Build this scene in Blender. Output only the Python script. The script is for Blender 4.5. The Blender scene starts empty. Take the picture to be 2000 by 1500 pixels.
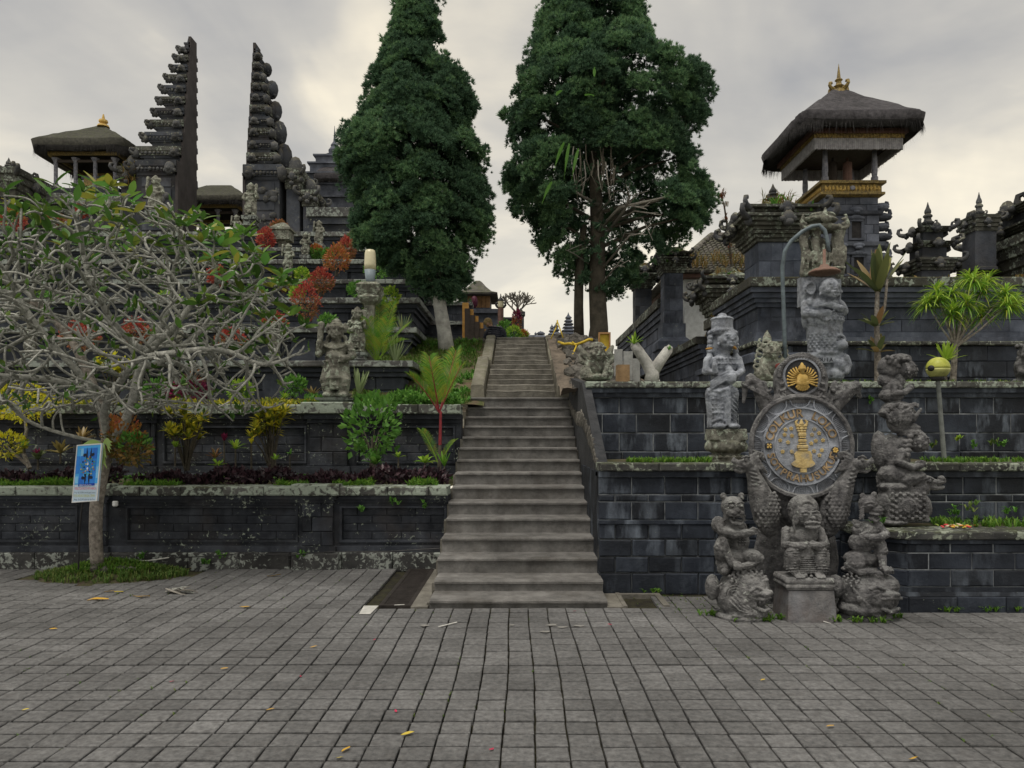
import bpy, bmesh, math, random
import numpy as np
from mathutils import Vector, Matrix, Euler, noise
R = math.radians
rng = np.random.default_rng(11); random.seed(11)
SC = bpy.context.scene; COL = SC.collection

# ------------------------------------------------------------------ camera, sky, sun
FPX = 1390.0
cd = bpy.data.cameras.new('camera'); cam = bpy.data.objects.new('camera', cd); COL.objects.link(cam)
cd.sensor_width = 36.0; cd.lens = FPX/2000*36.0; cd.clip_start = 0.05; cd.clip_end = 3000
EYE = 1.62
cam.location = (0, 0, EYE); cam.rotation_euler = (R(90), 0, 0); SC.camera = cam
cd.shift_x = -15/2000; cd.shift_y = 100/2000     # level view, verticals stay parallel; horizon below the middle

def P(px, py, Y):
    """point at distance Y (metres ahead of the viewer) seen at a photograph pixel"""
    return Vector(((px-1015)/FPX*Y, Y, EYE+(850-py)/FPX*Y))
def X(px, Y): return P(px, 850, Y).x
def Z(py, Y): return P(1000, py, Y).z

w = bpy.data.worlds.new('World'); SC.world = w; w.use_nodes = True
nt = w.node_tree
def nd(nt, kind, *pos, **kw):
    n = nt.nodes.new(kind)
    for k in list(kw):
        if k[0].islower(): setattr(n, k, kw.pop(k))
    for i, v in enumerate(pos): put(nt, n.inputs[i], v)
    for k, v in kw.items(): put(nt, n.inputs[k.replace('_', ' ')], v)
    return n
def put(nt, sock, v):
    if v is None: return
    if isinstance(v, bpy.types.Node): v = v.outputs[0]
    if isinstance(v, bpy.types.NodeSocket): nt.links.new(v, sock)
    elif isinstance(v, (tuple, list)) and len(v) == 3 and sock.type == 'RGBA': sock.default_value = (*v, 1)
    else: sock.default_value = v
def mixc(nt, f, a, b, mode='MIX'):
    n = nt.nodes.new('ShaderNodeMix'); n.data_type = 'RGBA'; n.blend_type = mode; n.clamp_factor = True
    put(nt, n.inputs[0], f); put(nt, n.inputs[6], a); put(nt, n.inputs[7], b); return n.outputs[2]
def mth(nt, op, a, b=None, c=None):
    n = nt.nodes.new('ShaderNodeMath'); n.operation = op
    for i, v in enumerate((a, b, c)): put(nt, n.inputs[i], v)
    return n.outputs[0]
def ramp(nt, f, *st, interp='LINEAR'):
    n = nt.nodes.new('ShaderNodeValToRGB'); put(nt, n.inputs[0], f); e = n.color_ramp.elements
    n.color_ramp.interpolation = interp
    while len(e) < len(st): e.new(0.5)
    for i, (p, c) in enumerate(st):
        e[i].position = p; e[i].color = (c, c, c, 1) if isinstance(c, (int, float)) else (*c, 1)
    return n.outputs[0]
def vmul(nt, v, s):
    n = nt.nodes.new('ShaderNodeVectorMath'); n.operation = 'MULTIPLY'; put(nt, n.inputs[0], v); n.inputs[1].default_value = s
    return n.outputs[0]
SUN_EL, SUN_AZ = R(68), R(215)          # high behind the cloud, over the viewer's shoulder
sky = nd(nt, 'ShaderNodeTexSky', sky_type='NISHITA', sun_disc=False, sun_elevation=SUN_EL, sun_rotation=SUN_AZ)
tc = nd(nt, 'ShaderNodeTexCoord')
sep = nd(nt, 'ShaderNodeSeparateXYZ', tc.outputs['Generated'])
# cloud layer: project the view direction on a flat ceiling so that clouds flatten toward the horizon
den = mth(nt, 'ADD', mth(nt, 'MAXIMUM', sep.outputs[2], 0.0), 0.35)
comb = nd(nt, 'ShaderNodeCombineXYZ', mth(nt, 'DIVIDE', sep.outputs[0], den), mth(nt, 'DIVIDE', sep.outputs[1], den), 0.0)
c1 = nd(nt, 'ShaderNodeTexNoise', comb, Scale=1.7, Detail=5, Roughness=0.5, Distortion=0.6)
c2 = nd(nt, 'ShaderNodeTexNoise', vmul(nt, comb.outputs[0], (0.55, 1.0, 1.0)), Scale=3.4, Detail=6, Roughness=0.55)
cl = mth(nt, 'ADD', mth(nt, 'MULTIPLY', c1, 0.72), mth(nt, 'MULTIPLY', c2, 0.28))
cloud = ramp(nt, cl, (0.36, (2.9, 2.87, 2.85)), (0.49, (4.25, 4.05, 3.65)), (0.61, (7.2, 6.5, 5.1)))
low = ramp(nt, sep.outputs[2], (0.0, 1.0), (0.20, 0.5), (0.42, 0.0))
cloud = mixc(nt, mth(nt, 'MULTIPLY', low, 0.7), cloud, (7.9, 7.3, 5.9))
skyc = mixc(nt, 0.92, sky, cloud)
bg = nd(nt, 'ShaderNodeBackground', skyc, Strength=0.1)
nt.links.new(bg.outputs[0], nd(nt, 'ShaderNodeOutputWorld').inputs[0])
for n in list(nt.nodes):
    if n.bl_idname == 'ShaderNodeBackground' and n != bg: nt.nodes.remove(n)
outs = [n for n in nt.nodes if n.bl_idname == 'ShaderNodeOutputWorld']
for n in outs[:-1]: nt.nodes.remove(n)

sl = bpy.data.lights.new('sun', 'SUN'); sl.energy = 1.5; sl.angle = R(25); sl.color = (1, .93, .82)
so = bpy.data.objects.new('sun', sl); COL.objects.link(so)
sdir = Vector((math.sin(SUN_AZ)*math.cos(SUN_EL), math.cos(SUN_AZ)*math.cos(SUN_EL), math.sin(SUN_EL)))
so.location = sdir*50; so.rotation_euler = sdir.to_track_quat('Z', 'Y').to_euler()
SC.view_settings.view_transform = 'Standard'; SC.view_settings.look = 'None'
SC.view_settings.exposure = 0.55; SC.view_settings.gamma = 1.0; SC.view_settings.use_curve_mapping = False
SC.render.engine = 'CYCLES'; SC.cycles.max_bounces = 6; SC.cycles.use_denoising = True

# ------------------------------------------------------------------ object helpers
BASE = {}
def prop(o, label=None, cat=None, group=None, kind=None):
    if label: o['label'] = label
    if cat: o['category'] = cat
    if group: o['group'] = group
    if kind: o['kind'] = kind
    return o
def thing(name, label, cat, loc=(0, 0, 0), group=None):
    o = bpy.data.objects.new(name, None); COL.objects.link(o); o.location = loc
    o.empty_display_size = .1; BASE[o] = Vector(loc)
    return prop(o, label, cat, group)
def adopt(o, parent):
    if parent is not None:
        o.parent = parent
        if parent in BASE: o.matrix_parent_inverse = Matrix.Translation(-BASE[parent])
    return o
def link(name, me, mat=None, parent=None):
    o = bpy.data.objects.new(name, me); COL.objects.link(o)
    if mat is not None and not me.materials: me.materials.append(mat)
    return adopt(o, parent)
def kids(o): return list(o.children)
def dup(o, loc=None, rz=None, sc=None, label=None, parent=None):
    c = o.copy(); COL.objects.link(c)
    if o in BASE: BASE[c] = BASE[o].copy()
    if parent is not None: c.parent = parent
    if loc is not None: c.location = loc
    if rz is not None: c.rotation_euler = (0, 0, rz)
    if sc is not None: c.scale = sc if isinstance(sc, (tuple, list)) else (sc, sc, sc)
    if label: c['label'] = label
    for ch in kids(o): dup(ch, parent=c)
    return c

def ico(sub):
    bm = bmesh.new(); bmesh.ops.create_icosphere(bm, subdivisions=sub, radius=1)
    v = np.array([x.co[:] for x in bm.verts]); f = [[q.index for q in x.verts] for x in bm.faces]; bm.free()
    return v, f
ICO = {k: ico(k) for k in (1, 2, 3)}
def rotm(r):
    return np.array(Euler([R(a) for a in r]).to_matrix()) if r is not None else np.eye(3)
class MB:
    def __init__(s): s.v = []; s.f = []; s.n = 0
    def add(s, vs, fs):
        vs = np.asarray(vs, float).reshape(-1, 3); o = s.n
        s.v.append(vs); s.n += len(vs); s.f += [[i+o for i in f] for f in fs]; return s
    BF = [(0,3,2,1),(4,5,6,7),(0,1,5,4),(1,2,6,5),(2,3,7,6),(3,0,4,7)]
    def box(s, x0, x1, y0, y1, z0, z1, t=0.0, m=None):
        """axis box; t insets the top on all sides"""
        v = np.array([(x0,y0,z0),(x1,y0,z0),(x1,y1,z0),(x0,y1,z0),(x0+t,y0+t,z1),(x1-t,y0+t,z1),(x1-t,y1-t,z1),(x0+t,y1-t,z1)])
        if m is not None: v = v @ m.T
        return s.add(v, s.BF)
    def cbox(s, c, size, rot=None, t=0.0):
        h = np.array(size)/2
        v = np.array([(-1,-1,-1),(1,-1,-1),(1,1,-1),(-1,1,-1),(-1,-1,1),(1,-1,1),(1,1,1),(-1,1,1)], float)*h
        if t: v[4:, :2] *= (1-t)
        return s.add(v @ rotm(rot).T + np.array(c), s.BF)
    def stone(s, x0, x1, y0, y1, z0, z1, c=.008):
        """box with all edges of its front and top chamfered"""
        v = []; 
        for z, k in ((z0, 0), (z0+c, c), (z1-c, c), (z1, 0)):
            q = c-k
            v += [(x0+q, y0+q, z), (x1-q, y0+q, z), (x1-q, y1-q, z), (x0+q, y1-q, z)]
        f = [(3,2,1,0), (12,13,14,15)]
        for r in range(3):
            for i in range(4):
                a, b = r*4+i, r*4+(i+1) % 4; f.append((a, b, b+4, a+4))
        return s.add(v, f)
    def ell(s, c, r, rot=None, sub=2):
        v, f = ICO[sub]; r = np.array(r if hasattr(r, '__len__') else (r, r, r))
        return s.add((v*r) @ rotm(rot).T + np.array(c), f)
    def tube(s, pts, rad, n=8, sq=None):
        pts = [Vector(p) for p in pts]; N = len(pts)
        rad = [rad]*N if not hasattr(rad, '__len__') else rad
        t0 = (pts[1]-pts[0]).normalized(); up = Vector((0, 0, 1)) if abs(t0.z) < .9 else Vector((1, 0, 0))
        a = t0.cross(up).normalized(); V = []
        for i, p in enumerate(pts):
            t = (pts[min(i+1, N-1)]-pts[max(i-1, 0)]).normalized()
            a = (a - t*a.dot(t)).normalized(); b = t.cross(a)
            for k in range(n):
                th = 2*math.pi*k/n; V.append(p + (a*math.cos(th)+b*math.sin(th)*(sq or 1))*rad[i])
        F = [(i*n+k, i*n+(k+1) % n, (i+1)*n+(k+1) % n, (i+1)*n+k) for i in range(N-1) for k in range(n)]
        F += [tuple(range(n))[::-1], tuple(range((N-1)*n, N*n))]
        return s.add([v[:] for v in V], F)
    def limb(s, pts, rad, n=8):
        s.tube(pts, rad, n)
        for p, r in zip(pts, rad): s.ell(p, r, None, 1)
        return s
    def lathe(s, c, prof, n=16, a0=0.0, sx=1, sy=1):
        V = []; N = len(prof)
        for r, z in prof:
            for k in range(n):
                th = a0+2*math.pi*k/n; V.append((c[0]+r*sx*math.cos(th), c[1]+r*sy*math.sin(th), c[2]+z))
        F = [(i*n+k, i*n+(k+1) % n, (i+1)*n+(k+1) % n, (i+1)*n+k) for i in range(N-1) for k in range(n)]
        F += [tuple(range(n))[::-1], tuple(range((N-1)*n, N*n))]
        return s.add(V, F)
    def sq(s, c, prof):
        """square-plan stack: (half width, z)"""
        return s.lathe(c, [(r*math.sqrt(2), z) for r, z in prof], 4, math.pi/4)
    def rect(s, c, prof):
        """rectangular-plan stack: (half x, half y, z)"""
        V = []
        for hx, hy, z in prof: V += [(c[0]-hx, c[1]-hy, c[2]+z), (c[0]+hx, c[1]-hy, c[2]+z), (c[0]+hx, c[1]+hy, c[2]+z), (c[0]-hx, c[1]+hy, c[2]+z)]
        F = [(3,2,1,0), tuple(range(len(V)-4, len(V)))]
        for r in range(len(prof)-1):
            for i in range(4):
                a, b = r*4+i, r*4+(i+1) % 4; F.append((a, b, b+4, a+4))
        return s.add(V, F)
    def prism(s, poly, y0, y1, m=None):
        """outline in x,z pushed from y0 to y1"""
        n = len(poly)
        v = np.array([(x, y0, z) for x, z in poly]+[(x, y1, z) for x, z in poly], float)
        if m is not None: v = v @ m.T
        return s.add(v, [tuple(range(n)), tuple(range(2*n-1, n-1, -1))]+[(i, i+n, (i+1) % n+n, (i+1) % n) for i in range(n)])
    def merge(s, o, mat=None, loc=(0, 0, 0)):
        v = np.concatenate(o.v)
        if mat is not None: v = v @ np.asarray(mat).T
        return s.add(v+np.array(loc), o.f)
    def mesh(s, name, smooth=False):
        me = bpy.data.meshes.new(name); v = np.concatenate(s.v)
        me.from_pydata(v.tolist(), [], s.f)
        if smooth: me.polygons.foreach_set('use_smooth', [True]*len(me.polygons))
        me.update(); return me
    def build(s, name, mat, parent=None, smooth=False):
        return link(name, s.mesh(name, smooth), mat, parent)

def fast_mesh(name, V, F):
    """numpy triangles/quads straight into a mesh"""
    me = bpy.data.meshes.new(name); k = F.shape[1]
    me.vertices.add(len(V)); me.vertices.foreach_set('co', V.astype(np.float32).ravel())
    me.loops.add(F.size); me.loops.foreach_set('vertex_index', F.astype(np.int32).ravel())
    me.polygons.add(len(F)); me.polygons.foreach_set('loop_start', np.arange(0, F.size, k, dtype=np.int32))
    me.polygons.foreach_set('loop_total', np.full(len(F), k, np.int32))
    me.update(calc_edges=True); return me

def text_mesh(cu, m, parent, name='letter'):
    """lettering as plain mesh"""
    o = bpy.data.objects.new('tmp', cu); COL.objects.link(o)
    me = bpy.data.meshes.new_from_object(o.evaluated_get(bpy.context.evaluated_depsgraph_get())); me.name = name
    bpy.data.objects.remove(o); me.materials.clear(); return link(name, me, m, parent)

# ------------------------------------------------------------------ materials
def mat(name):
    m = bpy.data.materials.new(name); m.use_nodes = True
    b = m.node_tree.nodes['Principled BSDF']; b.inputs['Roughness'].default_value = .85
    b.inputs['Specular IOR Level'].default_value = .3
    return m, m.node_tree, b
def bumpn(nt, b, h, strength, dist=.02):
    n = nd(nt, 'ShaderNodeBump', Strength=strength, Distance=dist, Height=h); nt.links.new(n.outputs[0], b.inputs['Normal'])
def stone(name, c1, c2, scale=3.0, lichen=0.0, lcol=(.42, .47, .40), lscale=22, moss=0.0, moss_toplit_col=(.07, .085, .02), streak=0.0,
          scol=(.20, .23, .28), bump=.5, objvar=.35, rough=.88, blotch=0.0, bcol=(.10, .06, .045), fine=60, spec=.3):
    m, nt, b = mat(name); b.inputs['Roughness'].default_value = rough; b.inputs['Specular IOR Level'].default_value = spec
    geo = nd(nt, 'ShaderNodeNewGeometry'); pos = geo.outputs['Position']
    n1 = nd(nt, 'ShaderNodeTexNoise', pos, Scale=scale, Detail=8, Roughness=.68)
    col = ramp(nt, n1, (.33, c1), (.68, c2))
    oi = nd(nt, 'ShaderNodeObjectInfo')
    v = mth(nt, 'ADD', mth(nt, 'MULTIPLY', oi.outputs['Random'], 2*objvar), 1-objvar)
    mac = nd(nt, 'ShaderNodeTexNoise', pos, Scale=.9, Detail=4, Roughness=.6); v = mth(nt, 'MULTIPLY', v, ramp(nt, mac, (.3, .68), (.7, 1.32)))
    hsv = nd(nt, 'ShaderNodeHueSaturation', Color=col, Value=v); col = hsv.outputs[0]
    if blotch:
        n = nd(nt, 'ShaderNodeTexNoise', pos, Scale=scale*.55, Detail=6, Roughness=.6)
        col = mixc(nt, mth(nt, 'MULTIPLY', ramp(nt, n, (.5, 0), (.66, 1)), blotch), col, bcol)
    if streak:
        ofs = nd(nt, 'ShaderNodeVectorMath', operation='ADD'); nt.links.new(pos, ofs.inputs[0]); cx_ = nd(nt, 'ShaderNodeCombineXYZ', mth(nt, 'MULTIPLY', oi.outputs['Random'], 9.0), 0.0, mth(nt, 'MULTIPLY', oi.outputs['Random'], 5.0)); nt.links.new(cx_.outputs[0], ofs.inputs[1])
        sp = vmul(nt, ofs.outputs[0], (3.4, 3.4, 1.1))
        n = nd(nt, 'ShaderNodeTexNoise', sp, Scale=1.6, Detail=5, Roughness=.62)
        msk = nd(nt, 'ShaderNodeTexNoise', pos, Scale=1.3, Detail=3)
        f = mth(nt, 'MULTIPLY', ramp(nt, n, (.50, 0), (.72, 1)), ramp(nt, msk, (.38, 0), (.62, 1)))
        col = mixc(nt, mth(nt, 'MULTIPLY', f, streak), col, scol)
    if moss:  # tint on up-facing surfaces: moss, and on grey statues painted top light
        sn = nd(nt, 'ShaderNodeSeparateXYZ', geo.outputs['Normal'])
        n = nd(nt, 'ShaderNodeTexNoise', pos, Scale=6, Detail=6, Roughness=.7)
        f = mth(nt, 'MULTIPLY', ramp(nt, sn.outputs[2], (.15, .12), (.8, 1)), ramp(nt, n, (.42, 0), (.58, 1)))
        col = mixc(nt, mth(nt, 'MULTIPLY', f, moss), col, moss_toplit_col)
    if lichen:
        n = nd(nt, 'ShaderNodeTexNoise', pos, Scale=lscale, Detail=5, Roughness=.62, Distortion=.6)
        k = nd(nt, 'ShaderNodeTexNoise', pos, Scale=lscale*.13, Detail=4, Roughness=.6)
        t = .74-.24*lichen
        f = ramp(nt, mth(nt, 'ADD', mth(nt, 'MULTIPLY', n, .62), mth(nt, 'MULTIPLY', k, .38)), (t-.05, 0), (t, .9))
        v2 = nd(nt, 'ShaderNodeTexNoise', pos, Scale=lscale*2.3, Detail=3)
        lc = mixc(nt, v2, (lcol[0]*.55, lcol[1]*.58, lcol[2]*.55), lcol)
        col = mixc(nt, f, col, lc)
    put(nt, b.inputs['Base Color'], col)
    n2 = nd(nt, 'ShaderNodeTexNoise', pos, Scale=fine, Detail=6, Roughness=.7)
    n3 = nd(nt, 'ShaderNodeTexNoise', pos, Scale=fine*.22, Detail=5, Roughness=.65)
    bumpn(nt, b, mth(nt, 'ADD', mth(nt, 'MULTIPLY', n2, .5), n3), bump)
    return m
def leafm(name, cols, trans=.3, rough=.5, byobj=False, spec=.3):
    """leaf colours picked per leaf"""
    m, nt, b = mat(name); b.inputs['Roughness'].default_value = rough; b.inputs['Specular IOR Level'].default_value = spec
    if byobj: f = nd(nt, 'ShaderNodeObjectInfo').outputs['Random']
    else: f = nd(nt, 'ShaderNodeNewGeometry').outputs['Random Per Island']
    n = len(cols); col = ramp(nt, f, *[((i+.5)/n, c) for i, c in enumerate(cols)])
    put(nt, b.inputs['Base Color'], col)
    t = nd(nt, 'ShaderNodeBsdfTranslucent', Color=col)
    mx = nd(nt, 'ShaderNodeMixShader', trans, b.outputs[0], t.outputs[0])
    nt.links.new(mx.outputs[0], nt.nodes['Material Output'].inputs[0])
    return m
def plain(name, c, rough=.6, metal=0.0, var=.25, scale=9, bump=.15, spec=.3, c2=None):
    m, nt, b = mat(name); b.inputs['Roughness'].default_value = rough; b.inputs['Metallic'].default_value = metal
    b.inputs['Specular IOR Level'].default_value = spec
    pos = nd(nt, 'ShaderNodeNewGeometry').outputs['Position']
    n = nd(nt, 'ShaderNodeTexNoise', pos, Scale=scale, Detail=6, Roughness=.65)
    lo = tuple(x*(1-var) for x in c); hi = c2 or tuple(min(1, x*(1+var)) for x in c)
    put(nt, b.inputs['Base Color'], ramp(nt, n, (.35, lo), (.66, hi)))
    if bump: bumpn(nt, b, nd(nt, 'ShaderNodeTexNoise', pos, Scale=scale*6, Detail=4), bump)
    return m
M = {}
M['wall_r'] = stone('dark andesite, streaked', (.007, .010, .017), (.028, .035, .050), 3.4, streak=.65, scol=(.27, .32, .40), bump=.45, objvar=.5, lichen=.16, lscale=34, rough=.62)
M['wall_l'] = stone('dark andesite, spotted', (.012, .015, .022), (.052, .058, .072), 3.6, lichen=.43, lscale=26, bump=.5, objvar=.3, streak=.25, scol=(.14, .15, .17), blotch=.35, bcol=(.05, .042, .038))
M['core'] = stone('joint mortar', (.02, .022, .026), (.05, .052, .058), 6, objvar=.05, lichen=.25, lscale=40)
M['core_r'] = stone('limy mortar', (.04, .046, .056), (.40, .43, .46), 4, objvar=.02, lichen=.1)
M['cap'] = stone('lichened coping', (.05, .052, .052), (.13, .13, .125), 4, lichen=.93, lscale=14, lcol=(.42, .48, .42), moss=.55, bump=.7, objvar=.3)
M['cap_r'] = stone('lichened coping, dark', (.035, .037, .04), (.09, .09, .088), 4, lichen=.72, lscale=15, lcol=(.40, .44, .37), moss=.5, bump=.7, objvar=.3)
M['plinth'] = stone('lichened plinth', (.025, .026, .028), (.07, .07, .07), 4, lichen=.72, lscale=17, lcol=(.40, .43, .41), bump=.6)
M['terr'] = stone('terrace stone', (.020, .025, .036), (.058, .066, .084), 2.6, lichen=.36, lscale=18, streak=.35, scol=(.15, .17, .2), bump=.5, objvar=.25)
M['terrcap'] = stone('terrace coping', (.05, .052, .055), (.12, .12, .118), 3, lichen=.86, lscale=9, lcol=(.36, .40, .38), bump=.7)
M['gate'] = stone('gate stone', (.020, .025, .036), (.066, .073, .090), 1.3, lichen=.38, lscale=7, lcol=(.30, .31, .26), moss=.5, moss_toplit_col=(.10, .085, .03), bump=.8, fine=22, blotch=.35, bcol=(.05, .035, .03))
M['gateflat'] = stone('gate split face', (.040, .036, .038), (.062, .056, .058), 2.0, streak=.3, scol=(.11, .10, .105), bump=.3, objvar=.02, fine=40)
M['orn'] = stone('gate carving', (.03, .034, .042), (.095, .098, .105), 3.0, lichen=.48, lscale=12, lcol=(.36, .36, .30), moss=.6, moss_toplit_col=(.12, .10, .04), bump=1.0, fine=26)
M['statue'] = stone('carved stone', (.042, .042, .046), (.27, .268, .272), 13, moss=.45, moss_toplit_col=(.36, .37, .37), lichen=.45, lscale=30, lcol=(.46, .48, .46), bump=1.0, objvar=.12, fine=75, blotch=.5, bcol=(.05, .048, .048))  # pale up-facing tint: dust and lichen, doubling as painted top light
M['statue_d'] = stone('carved stone, dark', (.035, .035, .04), (.20, .198, .205), 13, moss=.45, moss_toplit_col=(.30, .31, .31), lichen=.42, lscale=34, lcol=(.42, .43, .43), bump=1.0, objvar=.12, fine=75, blotch=.6, bcol=(.03, .03, .032))  # tops tinted pale as well: lichen dust plus light painted in for form
M['statue_l'] = stone('carved stone, lichened', (.07, .07, .06), (.30, .30, .26), 9, lichen=.7, lscale=17, lcol=(.45, .50, .42), bump=1.0, objvar=.15, moss=.3, fine=70, blotch=.5, bcol=(.06, .05, .045))
M['statue_b'] = stone('carved stone, pale', (.11, .122, .15), (.42, .455, .52), 12, lichen=.2, lscale=40, bump=.9, objvar=.1, fine=80, blotch=.35, bcol=(.09, .085, .08))
M['shield'] = stone('shield stone', (.15, .165, .195), (.35, .375, .43), 7, lichen=.15, lscale=40, bump=.7, blotch=.6, bcol=(.055, .05, .055), fine=90, objvar=.1)
M['tower'] = stone('tower stone', (.05, .058, .078), (.135, .148, .185), 2.2, streak=.4, scol=(.18, .2, .24), lichen=.12, bump=.5)
M['compound'] = stone('compound wall stone', (.036, .045, .066), (.12, .137, .182), 2.4, lichen=.26, lscale=16, streak=.5, scol=(.22, .25, .31), bump=.5, blotch=.4, bcol=(.03, .03, .035))
M['mossy'] = stone('mossy cornice', (.03, .032, .032), (.09, .09, .082), 4, lichen=.66, lscale=13, lcol=(.36, .41, .36), moss=.95, moss_toplit_col=(.10, .095, .03), bump=1.0)
M['stair'] = stone('stair render', (.092, .090, .088), (.215, .211, .207), 5, bump=.7, objvar=.10, lichen=.06, lcol=(.30, .29, .28), lscale=60, streak=.3, scol=(.07, .066, .06), blotch=.45, bcol=(.075, .068, .06), fine=110)
M['stair_old'] = stone('old stair stone', (.10, .095, .085), (.22, .21, .185), 5, bump=.9, objvar=.14, lichen=.2, lscale=30, blotch=.4, bcol=(.06, .055, .04))
M['parapet'] = stone('parapet render', (.15, .14, .115), (.25, .235, .195), 4, bump=.8, lichen=.4, lscale=18, lcol=(.42, .46, .41), moss=.35, objvar=.1)
M['paver'] = stone('paving stone', (.088, .089, .092), (.200, .201, .204), 26, bump=.8, objvar=.16, lichen=.22, lcol=(.34, .33, .32), lscale=90, fine=120, blotch=.3, bcol=(.085, .078, .075), rough=.8)
M['joint'] = stone('joint dirt', (.012, .011, .009), (.028, .024, .018), 12, moss=.4, moss_toplit_col=(.055, .055, .022), bump=.8, objvar=0)
M['soil'] = stone('soil', (.05, .038, .028), (.11, .085, .06), 7, moss=.6, moss_toplit_col=(.06, .085, .02), bump=1.0, objvar=0)
M['bank'] = stone('grassy bank', (.09, .065, .042), (.19, .145, .10), 3, moss=.9, moss_toplit_col=(.05, .075, .018), bump=1.0, objvar=0, fine=30)
M['rubble'] = stone('rubble earth', (.07, .06, .05), (.17, .14, .11), 7, bump=1.0, objvar=.2, fine=35)
M['rock'] = stone('field stone', (.06, .058, .052), (.17, .16, .145), 7, lichen=.25, bump=1.0, objvar=.3)
M['bark_p'] = stone('frangipani bark', (.19, .195, .18), (.52, .525, .49), 24, lichen=.4, lscale=30, lcol=(.40, .45, .38), bump=.8, objvar=.1, blotch=.35, bcol=(.07, .075, .05), fine=80)
M['bark_t'] = stone('mottled trunk', (.13, .115, .10), (.42, .38, .34), 22, lichen=.5, lscale=22, lcol=(.46, .46, .42), bump=.9, objvar=0, blotch=.45, bcol=(.06, .05, .045), fine=90)
M['bark_w'] = stone('whitened bark', (.28, .28, .27), (.52, .52, .50), 8, bump=1.0, objvar=.05, blotch=.4, bcol=(.15, .14, .12))
M['bark_b'] = stone('brown bark', (.05, .045, .036), (.12, .105, .085), 6, bump=1.0, objvar=.05, moss=.3, fine=30)
M['twig'] = stone('dead branches', (.16, .15, .135), (.33, .31, .28), 9, bump=.5)
M['thatch'] = stone('black thatch', (.026, .025, .029), (.085, .081, .090), 9, bump=1.0, objvar=.05, fine=55)
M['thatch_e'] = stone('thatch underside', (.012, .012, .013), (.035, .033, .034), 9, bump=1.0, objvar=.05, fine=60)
M['thatch_m'] = stone('mossy thatch', (.022, .022, .020), (.068, .066, .056), 7, bump=1.0, moss=.3, objvar=.05, fine=50)
M['gold'] = stone('gilded wood', (.09, .06, .018), (.40, .29, .085), 22, bump=.8, objvar=.05, blotch=.7, bcol=(.05, .035, .02), rough=.6, spec=.5)
M['goldp'] = stone('gold paint', (.42, .27, .07), (.62, .44, .15), 20, bump=.5, objvar=.05, blotch=.3, bcol=(.30, .18, .06), rough=.75, spec=.3)
M['golds'] = stone('worn gold paint', (.34, .25, .11), (.50, .39, .18), 20, bump=.7, objvar=.05, blotch=.75, bcol=(.24, .235, .225), rough=.8)
M['letter'] = stone('faded gold letters', (.18, .13, .08), (.34, .24, .13), 24, bump=.5, objvar=.2, blotch=.4, bcol=(.16, .15, .15))
M['wood'] = plain('orange wood', (.34, .19, .085), .6, var=.3)
M['darkwood'] = plain('dark wood', (.045, .035, .03), .7)
M['bluewood'] = plain('faded blue post', (.14, .15, .20), .7, c2=(.30, .30, .34))
M['redwood'] = plain('faded red board', (.17, .10, .085), .7)
M['cloth'] = plain('grey fringe cloth', (.34, .335, .36), .9, var=.25)
M['plaster'] = plain('white plaster', (.55, .58, .60), .85, var=.14)
M['orange'] = plain('ochre painted stair', (.40, .22, .06), .8, var=.3)
M['tile'] = stone('grey roof tile', (.055, .052, .05), (.15, .14, .13), 5, lichen=.2, moss=.45, objvar=.25)
M['steel'] = plain('galvanised pole', (.17, .185, .18), .5, .4, var=.3)
M['bluesteel'] = plain('weathered blue pole', (.13, .165, .19), .55, .2, var=.3)
M['black'] = plain('black paint', (.018, .018, .02), .5)
M['rust'] = stone('rusty lamp shade', (.10, .06, .05), (.19, .12, .095), 14, bump=.5, blotch=.3, bcol=(.15, .13, .11))
M['iron'] = plain('drain iron', (.05, .044, .042), .6, .5, var=.35)
M['lampy'] = plain('algae tinted globe', (.33, .38, .03), .45, var=.25, bump=0, spec=.3, c2=(.46, .48, .10))
M['lampd'] = plain('dusty globe', (.36, .37, .13), .4, var=.35, bump=0)
M['cream'] = plain('cream lamp glass', (.62, .58, .40), .35, var=.08, bump=0, spec=.5)
M['greyblue'] = plain('grey blue lamp base', (.20, .25, .29), .5, var=.15, bump=.05)
M['white'] = plain('white paint', (.72, .74, .76), .5, var=.06, bump=.05)
M['stain'] = plain('pale stain', (.24, .235, .225), .85, var=.25)
M['pale'] = plain('pale scrap', (.50, .50, .48), .8, var=.2)
M['yellow'] = plain('yellow plastic', (.55, .40, .04), .5, var=.2)
M['board'] = plain('grey fibre board', (.30, .31, .31), .8, var=.2)
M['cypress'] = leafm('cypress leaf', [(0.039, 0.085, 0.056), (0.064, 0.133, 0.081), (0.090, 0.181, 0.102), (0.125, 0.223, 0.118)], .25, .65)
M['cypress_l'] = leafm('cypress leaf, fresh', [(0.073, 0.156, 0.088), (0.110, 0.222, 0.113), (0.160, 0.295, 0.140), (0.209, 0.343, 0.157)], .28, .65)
M['frangi'] = leafm('frangipani leaf', [(0.098, 0.215, 0.038), (0.116, 0.311, 0.067), (0.194, 0.331, 0.059), (0.311, 0.311, 0.049)], .35, .35, True, .5)
M['green'] = leafm('green leaf', [(0.078, 0.194, 0.035), (0.116, 0.293, 0.055), (0.174, 0.370, 0.067)], .3)
M['grass'] = leafm('grass blade', [(0.07, 0.17, 0.022), (0.11, 0.25, 0.03), (0.17, 0.29, 0.04)], .35, .6)
M['lawn'] = leafm('dull grass', [(0.072, 0.143, 0.029), (0.104, 0.195, 0.039), (0.169, 0.208, 0.058)], .3, .7)
M['palm'] = leafm('palm leaflet', [(0.115, 0.299, 0.034), (0.184, 0.368, 0.046), (0.322, 0.368, 0.046)], .4, .4)
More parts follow.
